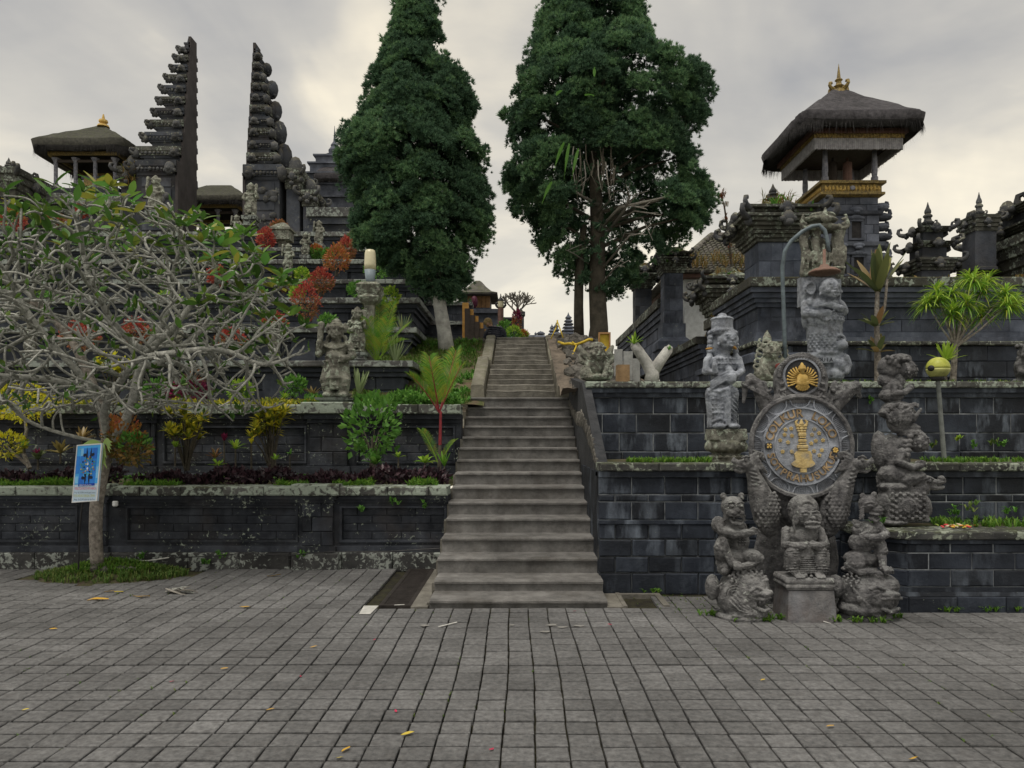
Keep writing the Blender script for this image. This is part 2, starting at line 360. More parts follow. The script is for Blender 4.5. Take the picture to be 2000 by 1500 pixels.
M['palm_b'] = leafm('bluish strap leaf', [(0.188, 0.295, 0.157), (0.317, 0.421, 0.233), (0.421, 0.463, 0.211)], .3)
M['yel'] = leafm('yellow leaf', [(0.632, 0.527, 0.021), (0.650, 0.650, 0.035), (0.491, 0.474, 0.035), (0.650, 0.650, 0.053)], .35)
M['croton'] = leafm('croton leaf', [(0.218, 0.265, 0.031), (0.374, 0.374, 0.040), (0.700, 0.593, 0.047), (0.140, 0.187, 0.031)], .3)
M['red'] = leafm('red leaf', [(.38,.055,.05),(.50,.09,.07),(.27,.07,.05),(.56,.17,.11)], .3)
M['orangel'] = leafm('orange leaf', [(0.4, 0.18, 0.04), (0.52, 0.2, 0.06), (0.24, 0.19, 0.05), (0.56, 0.15, 0.09)], .3)
M['rust_l'] = leafm('russet leaf', [(0.26, 0.14, 0.05), (0.36, 0.15, 0.07), (0.16, 0.15, 0.05), (0.46, 0.13, 0.09)], .3)
M['purple'] = leafm('dark purple leaf', [(0.024, 0.016, 0.022), (0.041, 0.024, 0.032), (0.061, 0.030, 0.041)], .1, .4)
M['magenta'] = leafm('magenta leaf', [(0.162, 0.016, 0.061), (0.270, 0.027, 0.095), (0.095, 0.016, 0.041)], .25)
M['cordy'] = leafm('dark strap leaf', [(0.110, 0.146, 0.061), (0.182, 0.207, 0.074), (0.317, 0.171, 0.085), (0.243, 0.268, 0.074)], .25, .4, True, .5)
M['bright'] = leafm('bright strap leaf', [(0.211, 0.401, 0.042), (0.337, 0.527, 0.064), (0.463, 0.569, 0.084)], .35)
M['fern'] = leafm('pale fern', [(0.456, 0.597, 0.229), (0.351, 0.527, 0.157)], .3)
M['dry'] = leafm('dry grass', [(0.216, 0.149, 0.047), (0.297, 0.176, 0.054), (0.135, 0.149, 0.041)], .3)
M['fallen'] = leafm('fallen leaf', [(0.600, 0.365, 0.054), (0.600, 0.486, 0.068), (0.513, 0.324, 0.095)], .1, .6, True)
# ------------------------------------------------------------------ masonry builders
BM = {}
def blockmesh(w_, h_, d_, m, c=.007):
    q = random.randrange(4) if h_ < .5 and w_ < 1 else 0; k = (round(w_, 3), round(h_, 3), round(d_, 3), m.name, c, q)
    if k not in BM:
        b = MB(); v = []
        b.box(-w_/2, w_/2, c, d_, 0, h_)
        # chamfered front
        fv = [(-w_/2, c, 0), (w_/2, c, 0), (w_/2, c, h_), (-w_/2, c, h_), (-w_/2+c, 0, c), (w_/2-c, 0, c), (w_/2-c, 0, h_-c), (-w_/2+c, 0, h_-c)]
        rr = random.Random(len(BM)); j = lambda: rr.uniform(-.4, 1.0)*c*.8 if q else 0
        fv = fv[:4]+[(x+(j() if x < 0 else -j()), y+abs(j())*.35, z+(j() if z < h_/2 else -j())) for x, y, z in fv[4:]]
        b = MB(); V = fv+[(-w_/2, d_, 0), (w_/2, d_, 0), (w_/2, d_, h_), (-w_/2, d_, h_)]
        F = [(4,5,6,7), (0,1,5,4), (1,2,6,5), (2,3,7,6), (3,0,4,7), (8,9,1,0), (9,10,2,1), (10,11,3,2), (11,8,0,3), (11,10,9,8)]
        b.add(V, F); me = b.mesh('stone_block'); me.materials.append(m); BM[k] = me
    return BM[k]
def blocks(parent, m, A, B, z0, rows, bw, d=.07, gap=.007, name='stone_block', jit=.005, proud=0.0, bond=True, c=.007, tilt=0.0):
    """courses of single stones along the plan line A -> B; rows = list of course heights"""
    A, B = Vector((*A, 0)), Vector((*B, 0)); u = (B-A); L = u.length; u.normalize(); n = Vector((u.y, -u.x, 0))
    ang = math.atan2(u.y, u.x); z = z0
    for r, h in enumerate(rows):
        x = 0.0; first = True
        while x < L-1e-4:
            wv = bw*(.5 if (first and bond and r % 2) else 1.0)*(1 if bond is not None else 1)
            wv = min(wv, L-x)
            if L-x-wv < bw*.3: wv = L-x
            first = False
            hw = max(.01, round((wv-gap)/.01)*.01) if wv < bw-.001 or wv > bw+.001 else wv-gap
            hw = min(hw, wv-gap*.5)
            me = blockmesh(hw, h-gap, d, m, c)
            o = bpy.data.objects.new(name, me); COL.objects.link(o); adopt(o, parent)
            p = A+u*(x+wv/2)+n*(proud+random.uniform(-jit, jit))
            o.location = (p.x, p.y, z+gap/2)
            o.rotation_euler = (random.uniform(-tilt, tilt), random.uniform(-tilt, tilt), ang)
            x += wv
        z += h
def offs(poly, d):
    """shift a plan line outward by d with mitred corners"""
    pts = [Vector(p) for p in poly]; out = []
    nrm = []
    for a, b in zip(pts, pts[1:]):
        u = (b-a).normalized(); nrm.append(Vector((u.y, -u.x)))
    for i, p in enumerate(pts):
        if i == 0: q = nrm[0]
        elif i == len(pts)-1: q = nrm[-1]
        else:
            q = nrm[i-1]+nrm[i]; q = q/ (q.length_squared/2)
        out.append(p+q*d)
    return out
def bandmb(mb, poly, z0, z1, proud, thick=.3, slope=0.0):
    o = offs(poly, proud); t = offs(poly, proud-slope) ; i = offs(poly, -thick); n = len(poly); V = []
    for q in range(n): V += [(*o[q], z0), (*t[q], z1), (*i[q], z1), (*i[q], z0)]
    F = [(3,2,1,0), tuple(range(4*n-4, 4*n))]
    for q in range(n-1):
        a = 4*q
        for k in range(4): F.append((a+k, a+(k+1) % 4, a+4+(k+1) % 4, a+4+k))
    mb.add(V, F)
def band(parent, name, m, poly, z0, z1, proud, thick=.3, slope=0.0):
    b = MB(); bandmb(b, poly, z0, z1, proud, thick, slope); return b.build(name, m, parent)
def capstones(parent, m, poly, z0, h, proud, thick, ln, name='cap_stone'):
    pts = [Vector((p.x, p.y)) for p in offs(poly, proud)]
    for k, (a, b) in enumerate(zip(pts, pts[1:])):
        blocks(parent, m, a, b, z0, [h], ln, d=thick, gap=.008, name=name, jit=.006, bond=False, c=.012, tilt=.004)

def panel(parent, m, x0, x1, y, z0, z1, rows, bw, rec=.035):
    blocks(parent, m, (x0, y+rec), (x1, y+rec), z0, [(z1-z0)/rows]*rows, bw, d=.05, gap=.005, jit=.003)
    f = MB(); e = .028
    for a, b, c, d in ((x0-e, x1+e, z1, z1+e), (x0-e, x1+e, z0-e, z0), (x0-e, x0, z0, z1), (x1, x1+e, z0, z1)):
        f.box(a, b, y-.016, y+.05, c, d)
    f.build('panel_frame', m, parent)
def panel_wall(name, label, x0, x1, y, zs, panels, pil, rows, m, mp, mc, bw=.36, thick=.3, capn=.5, gapx=None, capskip=()):
    """zs: z of plinth bottom, base, field, mould1, mould2, cap bottom, cap top"""
    zb, z1, z2, z3, z4, z5, z6 = zs
    t = thing(name, label, 'wall', ((x0+x1)/2, y, zb))
    line = [(x0, y), (x1, y)]
    b = MB(); b.box(x0, x1, y+.05, y+thick, zb, z5-.002); b.build('wall_core', m, t)
    # field around the panels: stiles and rails
    f = MB(); xs = x0; ry0, ry1 = z2+.07, z3-.07
    for (a, c) in panels:
        if a > xs: f.box(xs, a-.03, y, y+.06, z2, z3)
        f.box(a-.0295, c+.0295, y+.001, y+.06, z2, ry0-.03); f.box(a-.0295, c+.0295, y+.001, y+.06, ry1+.03, z3)
        xs = c+.03
    if xs < x1: f.box(xs, x1, y, y+.06, z2, z3)
    f.build('wall_field', m, t)
    for (a, c) in panels: panel(t, m, a, c, y, ry0, ry1, rows, bw)
    def run(fn, pr, nm, mm, za, zc, ex=.0):
        q = MB(); q.box(x0, x1, y-pr, y+.1, za, zc)
        q.build(nm, mm, t)
        for (a, c) in pil:
            q = MB(); q.box(a-pr, c+pr, y-pr-.05, y-pr+.02, za+.001, zc-.001); q.build(nm, mm, t)
    blocks(t, mp, (x0, y-.09), (x1, y-.09), zb, [z1-zb], .62, d=.15, gap=.008, name='plinth_stone', jit=.008, bond=False, c=.014)
    for (a, c) in pil: blocks(t, mp, (a-.09, y-.14), (c+.09, y-.14), zb, [z1-zb], .7, d=.06, name='plinth_stone', bond=False, c=.012)
    run(0, .045, 'base_moulding', m, z1, z2)
    run(0, .025, 'cornice_moulding', m, z3, z4); run(0, .06, 'cornice_moulding', m, z4, z5)
    for (a, c) in pil: blocks(t, m, (a, y-.05), (c, y-.05), z2, [(z3-z2)/3]*3, (c-a)*.62, d=.06, jit=.003)
    capstones(t, mc, line, z5, z6-z5, .10, thick+.1, capn)
    for (a, c) in pil: blocks(t, mc, (a-.1, y-.155), (c+.1, y-.155), z5+.002, [z6-z5+.03], .7, d=.2, name='cap_stone', bond=False, c=.014)
    return t

# ------------------------------------------------------------------ the setting
def grid_mesh(name, x0, x1, y0, y1, nx, ny, fn, m, kind='structure', parent=None):
    xs = np.linspace(x0, x1, nx); ys = np.linspace(y0, y1, ny)
    V = np.array([(x, y, fn(x, y)) for y in ys for x in xs])
    F = np.array([(j*nx+i, j*nx+i+1, (j+1)*nx+i+1, (j+1)*nx+i) for j in range(ny-1) for i in range(nx-1)])
    me = fast_mesh(name, V, F); me.polygons.foreach_set('use_smooth', [True]*len(F))
    o = link(name, me, m, parent)
    if kind: o['kind'] = kind
    return o
def nz(x, y, s=1.0, z=0.0): return noise.noise(Vector((x*s, y*s, z)))
grid_mesh('ground', -60, 60, -30, 9.2, 40, 20, lambda x, y: -.045, M['joint'])
grid_mesh('far_ground', -400, 400, 30.2, 900, 60, 60, lambda x, y: 3.80+.1*nz(x, y, .1), M['bank'])
# paving: the nearest stones one by one, the rest as one mass
plaza = MB(); plaza.box(-9, 9, 1.0, 8.75, -.044, -.035); plaza = plaza.build('plaza', M['joint']); plaza['kind'] = 'structure'
PW, PD = .175, .165
pm = [blockmesh(PW-.011-.002*k, .03, .001, M['paver']) for k in range(1)]
def pavmesh(seed):
    r = random.Random(seed); hx, hy = PW/2-.0055, PD/2-.0105; c = .005
    j = lambda: r.uniform(-.0025, .0025)
    q = [(-hx+j(), -hy+j()), (hx+j(), -hy+j()), (hx+j(), hy+j()), (-hx+j(), hy+j())]
    V = [(x, y, -.03) for x, y in q]+[(x, y, -c) for x, y in q]+[(x-math.copysign(c, x), y-math.copysign(c, y), r.uniform(-.002, .001)) for x, y in q]
    return np.array(V), [(0,1,5,4), (1,2,6,5), (2,3,7,6), (3,0,4,7), (4,5,9,8), (5,6,10,9), (6,7,11,10), (7,4,8,11), (8,9,10,11)]
PV = [pavmesh(k) for k in range(8)]; PM = []
for V, F in PV:
    b = MB(); b.add(V, F); me = b.mesh('paving_stone'); me.materials.append(M['paver']); PM.append(me)
cells = []; ROWJ = [random.uniform(-.008, .008) for _ in range(50)]
for i in range(-45, 46):
    for j in range(0, 46):
        x, y = i*PW+.03*math.sin(j*.35)*.3, 1.15+j*PD+ROWJ[j]+random.gauss(0, .0012)+.006*math.sin(i*.33+j*.2)
        if y > 8.6: continue
        if y > 6.62 and -1.42 < x < .98: continue
        if x < -3.75 and x > -5.75 and y > 7.72+.4*abs(x+4.75): continue
        if y > 7.2 and x > .8: continue
        if y > 6.5 and x > 3.45: continue
        if 1.0 < x < 1.36 and 6.72 < y < 7.2: continue
        cells.append((x, y))
vis = [c for c in cells if c[1] > 3.42 and abs(c[0]) < c[1]*.735+.05]
vis.sort(key=lambda c: c[1]); near = set(vis[:300])
rest = MB()
for x, y in cells:
    z = .004*nz(x, y, .8)+random.uniform(-.0022, .0022)
    if (x, y) in near:
        o = bpy.data.objects.new('paving_stone', random.choice(PM)); COL.objects.link(o); o.parent = plaza; o.location = (x, y, z)
        o.rotation_euler = (random.gauss(0, .006), random.gauss(0, .006), random.gauss(0, .008)+random.choice((0, math.pi)))
    else:
        V, F = random.choice(PV); a = random.gauss(0, .008); c, s = math.cos(a), math.sin(a)
        W = V.copy(); W[:, 0], W[:, 1] = V[:, 0]*c-V[:, 1]*s, V[:, 0]*s+V[:, 1]*c
        tx, ty = random.gauss(0, .006), random.gauss(0, .006)
        W[:, 2] += W[:, 0]*tx+W[:, 1]*ty; rest.add(W+np.array((x, y, z)), F)
m2, nt, b = mat('paving mass')
# same paving material, tinted stone by stone
M['paver_mass'] = M['paver'].copy(); nt = M['paver_mass'].node_tree
for n in list(nt.nodes):
    if n.bl_idname == 'ShaderNodeObjectInfo':
        g = nd(nt, 'ShaderNodeNewGeometry')
        for l in list(nt.links):
            if l.from_node == n: nt.links.new(g.outputs['Random Per Island'], l.to_socket)
o = rest.build('paving_stone', M['paver_mass'], plaza); o['kind'] = 'stuff'
# concrete apron round the drain and the gutter
ap = MB(); ap.box(-1.03, -.87, 6.72, 8.66, -.04, .0); ap.box(.98, 1.02, 6.72, 7.3, -.04, .006); ap.box(.83, .98, 6.72, 7.3, -.04, -.002)
o = ap.build('concrete_apron', M['stair_old']); o['kind'] = 'structure'
mp = MB(); mp.add([(X(700, 6.4), 6.42, .0065), (X(722, 6.4), 6.42, .0065), (-1.335, 6.74, .0065), (-1.475, 6.74, .0065)], [(0, 1, 2, 3)])
o = mp.build('painted_pavement_patch', M['pale']); o['kind'] = 'structure'
# drain grate
g = thing('drain_grate', 'iron drain grate set in the paving left of the stairs', 'drain', (-1.185, 7.7, 0))
f = MB(); f.box(-1.34, -1.30, 6.76, 8.62, -.03, .004); f.box(-1.07, -1.03, 6.76, 8.62, -.03, .004); f.box(-1.30, -1.07, 6.76, 6.80, -.03, .0035); f.box(-1.30, -1.07, 8.58, 8.62, -.03, .0035); f.build('frame', M['iron'], g)
b = MB(); b.box(-.115, .115, 0, .024, -.025, 0); sm = b.mesh('slat'); sm.materials.append(M['iron'])
for k in range(42):
    o = bpy.data.objects.new('slat', sm); COL.objects.link(o); adopt(o, g); o.location = (-1.185, 6.805+k*.0423, .001)
# gutter pit on the right
g = thing('gutter_pit', 'open dark gutter pit in the paving at the foot of the right wall', 'gutter', (1.18, 6.96, 0))
b = MB(); b.box(1.0, 1.36, 7.19, 7.25, -.04, .012); b.build('kerb', M['stair_old'], g)
b = MB(); b.box(1.36, 1.42, 6.72, 7.25, -.04, .014); b.build('kerb', M['stair_old'], g)
b = MB(); b.box(1.0, 1.36, 6.72, 7.19, -.043, -.038); b.build('pit_floor', M['joint'], g)

# ------------------------------------------------------------------ stairs
ZN = [.0575, .164, .324, .4855, .654, .81, .968, 1.126, 1.284, 1.443, 1.60, 1.765, 1.92, 2.085, 2.262]
YN = [6.745+.38*k for k in range(15)]
st = thing('staircase', 'long grey rendered stone staircase rising from the plaza between the terraces', 'staircase', (0, 6.745, 0))
for k, (z, y) in enumerate(zip(ZN, YN)):
    b = MB(); n = 24; xl, xr = -.857+random.uniform(-.012, .012), (.825 if k > 1 else .835+.0*k)+random.uniform(-.006, .006)
    y1 = YN[k+1]+.06 if k < 14 else 12.5; zb = (ZN[k-1]-.02) if k else -.04
    V = []; F = []
    for i in range(n+1):                     # worn, slightly wavy nosing
        x = xl+(xr-xl)*i/n; e = .006*nz(x*2.2, k*3.1, 1)+.004*nz(x*9, k, 1); dz = .004*nz(x*1.7, k*5.3)
        V += [(x, y+.022+e*.4, zb), (x, y+.022+e*.4, z-.04), (x, y+e, z-.032), (x, y+e, z-.012+dz), (x, y+.014+e, z+dz), (x, y1, z+dz*.3), (x, y1, zb)]
    for i in range(n):
        for q in range(7): F.append((i*7+q, i*7+(q+1) % 7, (i+1)*7+(q+1) % 7, (i+1)*7+q))
    F += [tuple(range(7))[::-1], tuple(range(n*7, n*7+7))]
    b.add(V, F); b.build('step', M['stair'], st)
for xa, xb in ((-.885, -.83), (.80, .838)):          # plain flanks closing the sides of the steps
    pr = [(6.80, -.04)]+[q for k in range(15) for q in ((YN[k]+.04, (ZN[k-1] if k else 0)-.035), (YN[k]+.04, ZN[k]-.035))]+[(12.4, ZN[14]-.035), (12.4, -.04)]
    n = len(pr); b = MB(); b.add([(xa, y, z) for y, z in pr]+[(xb, y, z) for y, z in pr], [tuple(range(n)), tuple(range(2*n-1, n-1, -1))]+[(i, i+n, (i+1) % n+n, (i+1) % n) for i in range(n)]); b.build('flank', M['stair_old'], st)
r2, t2 = (3.85-2.262)/13, .335
for k in range(13):
    y = 12.13+t2*k; z = 2.262+r2*(k+1); b = MB(); n = 12; hw = .585 if k < 6 else .535
    V = []; F = []
    for i in range(n+1):
        x = -hw+2*hw*i/n+.02; e = .022*nz(x*3, k*3.1, 1)+.01*nz(x*11, k); dz = .012*nz(x*2.7, k*5.3)
        V += [(x, y+.015+e*.5, z-r2-.05), (x, y+e+.004, z-.03), (x, y+e, z-.016+dz), (x, y+.015+e, z+dz), (x, y+t2+.06, z+dz*.3), (x, y+t2+.06, z-r2-.05)]
    for i in range(n):
        for q in range(6): F.append((i*6+q, i*6+(q+1) % 6, (i+1)*6+(q+1) % 6, (i+1)*6+q))
    F += [tuple(range(6))[::-1], tuple(range(n*6, n*6+6))]
    b.add(V, F); b.build('step', M['stair_old'], st)
for s, lab in ((-1, 'left'), (1, 'right')):
    for q, (xa, xb, ya, yb, za0, za1, zb0) in enumerate(((.61, .86, 12.1, 14.15, 2.48, 3.19, 2.1), (.56, .80, 14.15, 16.55, 3.12, 3.95, 2.6))):
        b = MB(); n = 8; V = []; F = []
        for i in range(n+1):
            y = ya+(yb-ya)*i/n; z = za0+(za1-za0)*i/n+.012*nz(y*2, s*3); w0 = .012*nz(y*1.3, s)
            a, c = (xa+.02*s, xb+.02*s)
            V += [(s*a, y, zb0), (s*(a+.02)+w0, y, z-.02), (s*(a+.05), y, z), (s*(c-.05), y, z), (s*(c-.01), y, z-.02), (s*c, y, zb0)]
        for i in range(n):
            for k in range(6):
                f = (i*6+k, i*6+(k+1) % 6, (i+1)*6+(k+1) % 6, (i+1)*6+k); F.append(f if s < 0 else f[::-1])
        F += [tuple(range(6))[::-1], tuple(range(n*6, n*6+6))]
        b.add(V, F); b.build('parapet', M['parapet'], st)
# rough masonry flank between the stairs and the right walls: single field stones
fl = thing('rubble_flank_wall', 'rough fieldstone flank wall squeezed between the stairs and the dark block walls', 'wall', (.9, 9.5, 0))
b = MB(); b.add([(.84, 7.45, -.03), (.95, 7.45, -.03), (.95, 7.45, 1.2), (.84, 7.45, 1.2), (.84, 12.1, -.03), (.95, 12.1, -.03), (.95, 12.1, 2.6), (.84, 12.1, 2.6), (.84, 9.6, 2.32), (.95, 9.6, 2.32)],
    [(0,1,2,3), (5,4,7,6), (0,3,8,7,4), (1,5,6,9,2), (3,2,9,8), (8,9,6,7)]); b.build('wall_core', M['core'], fl)
RK = []
for k in range(5):
    v, f = ICO[1]; r = random.Random(k); vv = v*np.array([[r.uniform(.75, 1.1) for _ in range(3)] for _ in v]); b = MB(); b.add(vv, f)
    me = b.mesh('field_stone'); me.materials.append(M['rock']); RK.append(me)
for k in range(130):
    y = 7.5+4.5*((k*.618) % 1); zz = ((k*.381+.13) % 1); top = 1.2+(y-7.45)*.52 if y < 9.6 else 2.32+(y-9.6)*.1
    bot = max(0, .16+(y-6.9)*.41-.1)
    z = bot+(top-bot)*zz
    if z > top-.02: continue
    o = bpy.data.objects.new('field_stone', random.choice(RK)); COL.objects.link(o); adopt(o, fl)
    o.location = (.845, y, z); o.scale = (.03, random.uniform(.07, .12), random.uniform(.05, .085)); o.rotation_euler = (random.uniform(-.3, .3), 0, 0)

# ------------------------------------------------------------------ left terraces by the plaza
W1 = panel_wall('terrace_wall', 'lowest black stone terrace wall on the left beside the plaza', -9.6, -.87, 8.7, (-.04, .2, .27, .80, .84, .885, 1.0),
    [(-8.6, -6.95), (X(-60, 8.7), X(148, 8.7)), (X(250, 8.7), X(578, 8.7)), (X(668, 8.7), X(868, 8.7))],
    [(X(188, 8.7), X(212, 8.7)), (X(592, 8.7), X(652, 8.7))], 4, M['wall_l'], M['plinth'], M['cap'])
W2 = panel_wall('terrace_wall', 'second black stone terrace wall on the left behind the purple border', -11.5, -.87, 10.6, (.95, 1.06, 1.16, 1.80, 1.86, 1.93, 2.08),
    [(-10.6, -8.3), (X(20, 10.6), X(268, 10.6)), (X(322, 10.6), X(595, 10.6)), (X(700, 10.6), X(885, 10.6))],
    [(X(282, 10.6), X(306, 10.6)), (X(606, 10.6), X(680, 10.6))], 4, M['wall_l'], M['wall_l'], M['cap'])
s = grid_mesh('planter_soil', -9.6, -.88, 8.72, 10.7, 50, 16, lambda x, y: .965+.03*nz(x, y, 3), M['soil'])
s = grid_mesh('upper_planter_soil', -12, -.86, 10.64, 13.2, 60, 16, lambda x, y: 2.05+.03*nz(x, y, 3), M['soil'])
def bankz(x, y): return 2.10+max(0, min(1, (y-11.9)/4.7))**.9*1.74+.05*nz(x, y, 1.6)+.02*nz(x, y, 7)
grid_mesh('grassy_bank', -3.4, -.6, 11.6, 17, 50, 60, bankz, M['bank'])
def rubz(x, y): return 2.27+max(0, min(1, (y-10.9)/5.4))*1.62*max(0.0, min(1.0, 1.55-(x-.6)*.62))+.07*nz(x, y, 2)+.05*nz(x, y, 6)
grid_mesh('rubble_bank', .62, 5, 10.2, 17, 60, 70, rubz, M['rubble'])
grid_mesh('compound_ground', 1.8, 40, 11.6, 31, 40, 30, lambda x, y: 2.33+.03*nz(x, y, 2), M['soil'])
lp = MB(); lp.box(-9, 1.92, 16.45, 31, 2.0, 3.849); o = lp.build('upper_landing', M['stair_old']); o['kind'] = 'structure'

# ------------------------------------------------------------------ stepped temple base behind, seven tiers
TIER = [(706, 12.5, 788), (641, 15, 798), (584, 17.5, 806), (548, 20, 812), (509, 22.5, 800), (486, 25, 790), (455, 28, 745)]
prev = 2.05; TZ = [2.05]
lab = ['lowest tier of the stepped temple base, right above the garden', 'second tier of the stepped temple base', 'third tier of the stepped temple base',
       'fourth tier of the stepped temple base, level with the cypress trunk top', 'fifth tier of the stepped temple base under the stone statues', 'sixth tier of the stepped temple base',
       'topmost tier of the stepped temple base below the split gate']
for (py, d, px), lb in zip(TIER, lab):
    z = Z(py, d); xr = X(px, d); TZ.append(z)
    t = thing('temple_terrace', lb, 'terrace wall', (xr-3, d, prev), 'tiers of the stepped temple base')
    line = [(-20-d*.3, d), (xr, d), (xr, d+4.5)]
    c = (z-prev)*.13; k = .006*d+.02
    band(t, 'wall_core', M['core'], line, prev-.1, z-.01, -.05, .6)
    rows = max(2, int((z-prev)*.66/.24)); h = (z-prev-2.4*c-.12)
    x0 = X(380 if d > 14 else 150, d)
    blocks(t, M['terr'], (x0, d), (xr, d), prev+.12, [h/rows]*rows, .55+.012*d, d=.1, gap=.012, c=.012)
    blocks(t, M['terr'], (xr, d), (xr, d+4.4), prev+.12, [h/rows]*rows, .55+.012*d, d=.1, gap=.012, c=.012)
    l2 = [(-20-d*.3, d), (x0, d)]; band(t, 'wall_face', M['terr'], l2, prev+.12, prev+.12+h, 0, .3)
    band(t, 'plinth', M['terr'], line, prev-.1, prev+.12, .06, .5)
    band(t, 'cornice_moulding', M['terr'], line, z-2.4*c, z-1.7*c, .06, .5)
    band(t, 'cornice_moulding', M['terr'], line, z-1.7*c, z-c, .12, .5)
    capstones(t, M['terrcap'], [(x0, d), (xr, d), (xr, d+4.5)], z-c, c, .2, .8, .9)
    band(t, 'coping', M['terrcap'], l2, z-c, z-.004, .2, .6)
    b = MB(); b.box(-20-d*.3, xr-.1, d+.2, d+4.6, prev, z-.02); b.build('terrace_floor', M['soil'], t)
    for q in np.arange(xr-2.2, x0, -2.6 if d < 20 else -3.4):
        b = MB(); b.box(q-.25, q+.25, d-.07, d+.1, prev+.121, prev+.12+h); b.build('pilaster', M['terr'], t)
    prev = z
TOPZ = prev

# ------------------------------------------------------------------ right walls
RW1 = thing('block_wall', 'lower wall of dark squared blocks on the right behind the shield statues', 'wall', (3, 7.4, 0))
L1 = [(.82, 7.4), (8.6, 7.4)]
band(RW1, 'wall_core', M['core_r'], [(.83, 7.4), (8.6, 7.4)], -.05, 1.24, -.013, .3)
blocks(RW1, M['wall_r'], *L1, -.04, [.23, .17, .18, .16], .345, d=.09, proud=.02, gap=.011, c=.009)
band(RW1, 'string_course', M['wall_r'], L1, .70, .735, .035, .1)
blocks(RW1, M['wall_r'], *L1, .737, [.19, .075, .185], .345, d=.07, gap=.011, c=.009)
band(RW1, 'cornice_moulding', M['wall_r'], L1, 1.187, 1.245, .035, .3)
capstones(RW1, M['cap_r'], L1, 1.245, .09, .075, .4, .62)
b = MB(); b.box(.82, .94, 7.5, 9.5, .0, 1.23); b.build('end_return', M['wall_r'], RW1)
RW2 = thing('block_wall', 'upper wall of dark squared blocks on the right below the temple compound', 'wall', (4, 9.5, 1.3))
L2 = [(.875, 9.5), (9.6, 9.5)]
band(RW2, 'wall_core', M['core_r'], [(.89, 9.5), (9.6, 9.5)], 1.2, 2.24, -.013, .3)
blocks(RW2, M['wall_r'], *L2, 1.26, [.14], .5, d=.09, proud=.03, gap=.012, c=.009)
blocks(RW2, M['wall_r'], *L2, 1.40, [.25, .255, .22], .455, d=.07, gap=.012, c=.009)
band(RW2, 'cornice_moulding', M['wall_r'], L2, 2.125, 2.185, .03, .3); band(RW2, 'cornice_moulding', M['wall_r'], L2, 2.186, 2.245, .06, .3)
capstones(RW2, M['cap'], L2, 2.245, .09, .10, .45, .7)
b = MB(); b.box(.875, 1.0, 9.6, 12.0, 1.2, 2.23); b.build('end_return', M['wall_r'], RW2)
grid_mesh('ledge_soil', .9, 9, 7.45, 9.6, 50, 14, lambda x, y: 1.30+.02*nz(x, y, 4), M['soil'])
grid_mesh('upper_ledge_soil', .95, 10, 9.55, 11.6, 50, 14, lambda x, y: 2.30+.02*nz(x, y, 4), M['soil'])
PLN = [(3.30, 7.34), (3.30, 6.86), (3.60, 6.6), (8.6, 6.6)]
RP = thing('block_planter', 'low chamfered planter of black blocks at the right edge of the plaza', 'planter', (4.5, 6.9, 0))
band(RP, 'wall_core', M['core_r'], PLN, -.04, .63, -.013, .3)
for a, c in zip(PLN, PLN[1:]):
    A, B = Vector(a), Vector(c)
    o1 = offs(PLN, .05); i = PLN.index(a)
    blocks(RP, M['wall_r'], o1[i], o1[i+1], -.04, [.17], .45, d=.1, name='plinth_stone')
    blocks(RP, M['wall_r'], a, c, .21, [.16, .155, .09], .40, d=.07, gap=.010, c=.009)
band(RP, 'base_moulding', M['wall_r'], PLN, .132, .17, .035, .2, .012); band(RP, 'base_moulding', M['wall_r'], PLN, .171, .209, .018, .2)
band(RP, 'cornice_moulding', M['wall_r'], PLN, .616, .65, .025, .3)
capstones(RP, M['cap_r'], PLN, .652, .085, .07, .4, .55)
b = MB(); b.add([(3.36, 7.36, .715), (3.36, 6.9, .715), (3.63, 6.66, .715), (8.5, 6.66, .715), (8.5, 7.36, .715)], [(0, 1, 2, 3, 4)]); o = b.build('planter_bed', M['soil']); o['kind'] = 'structure'
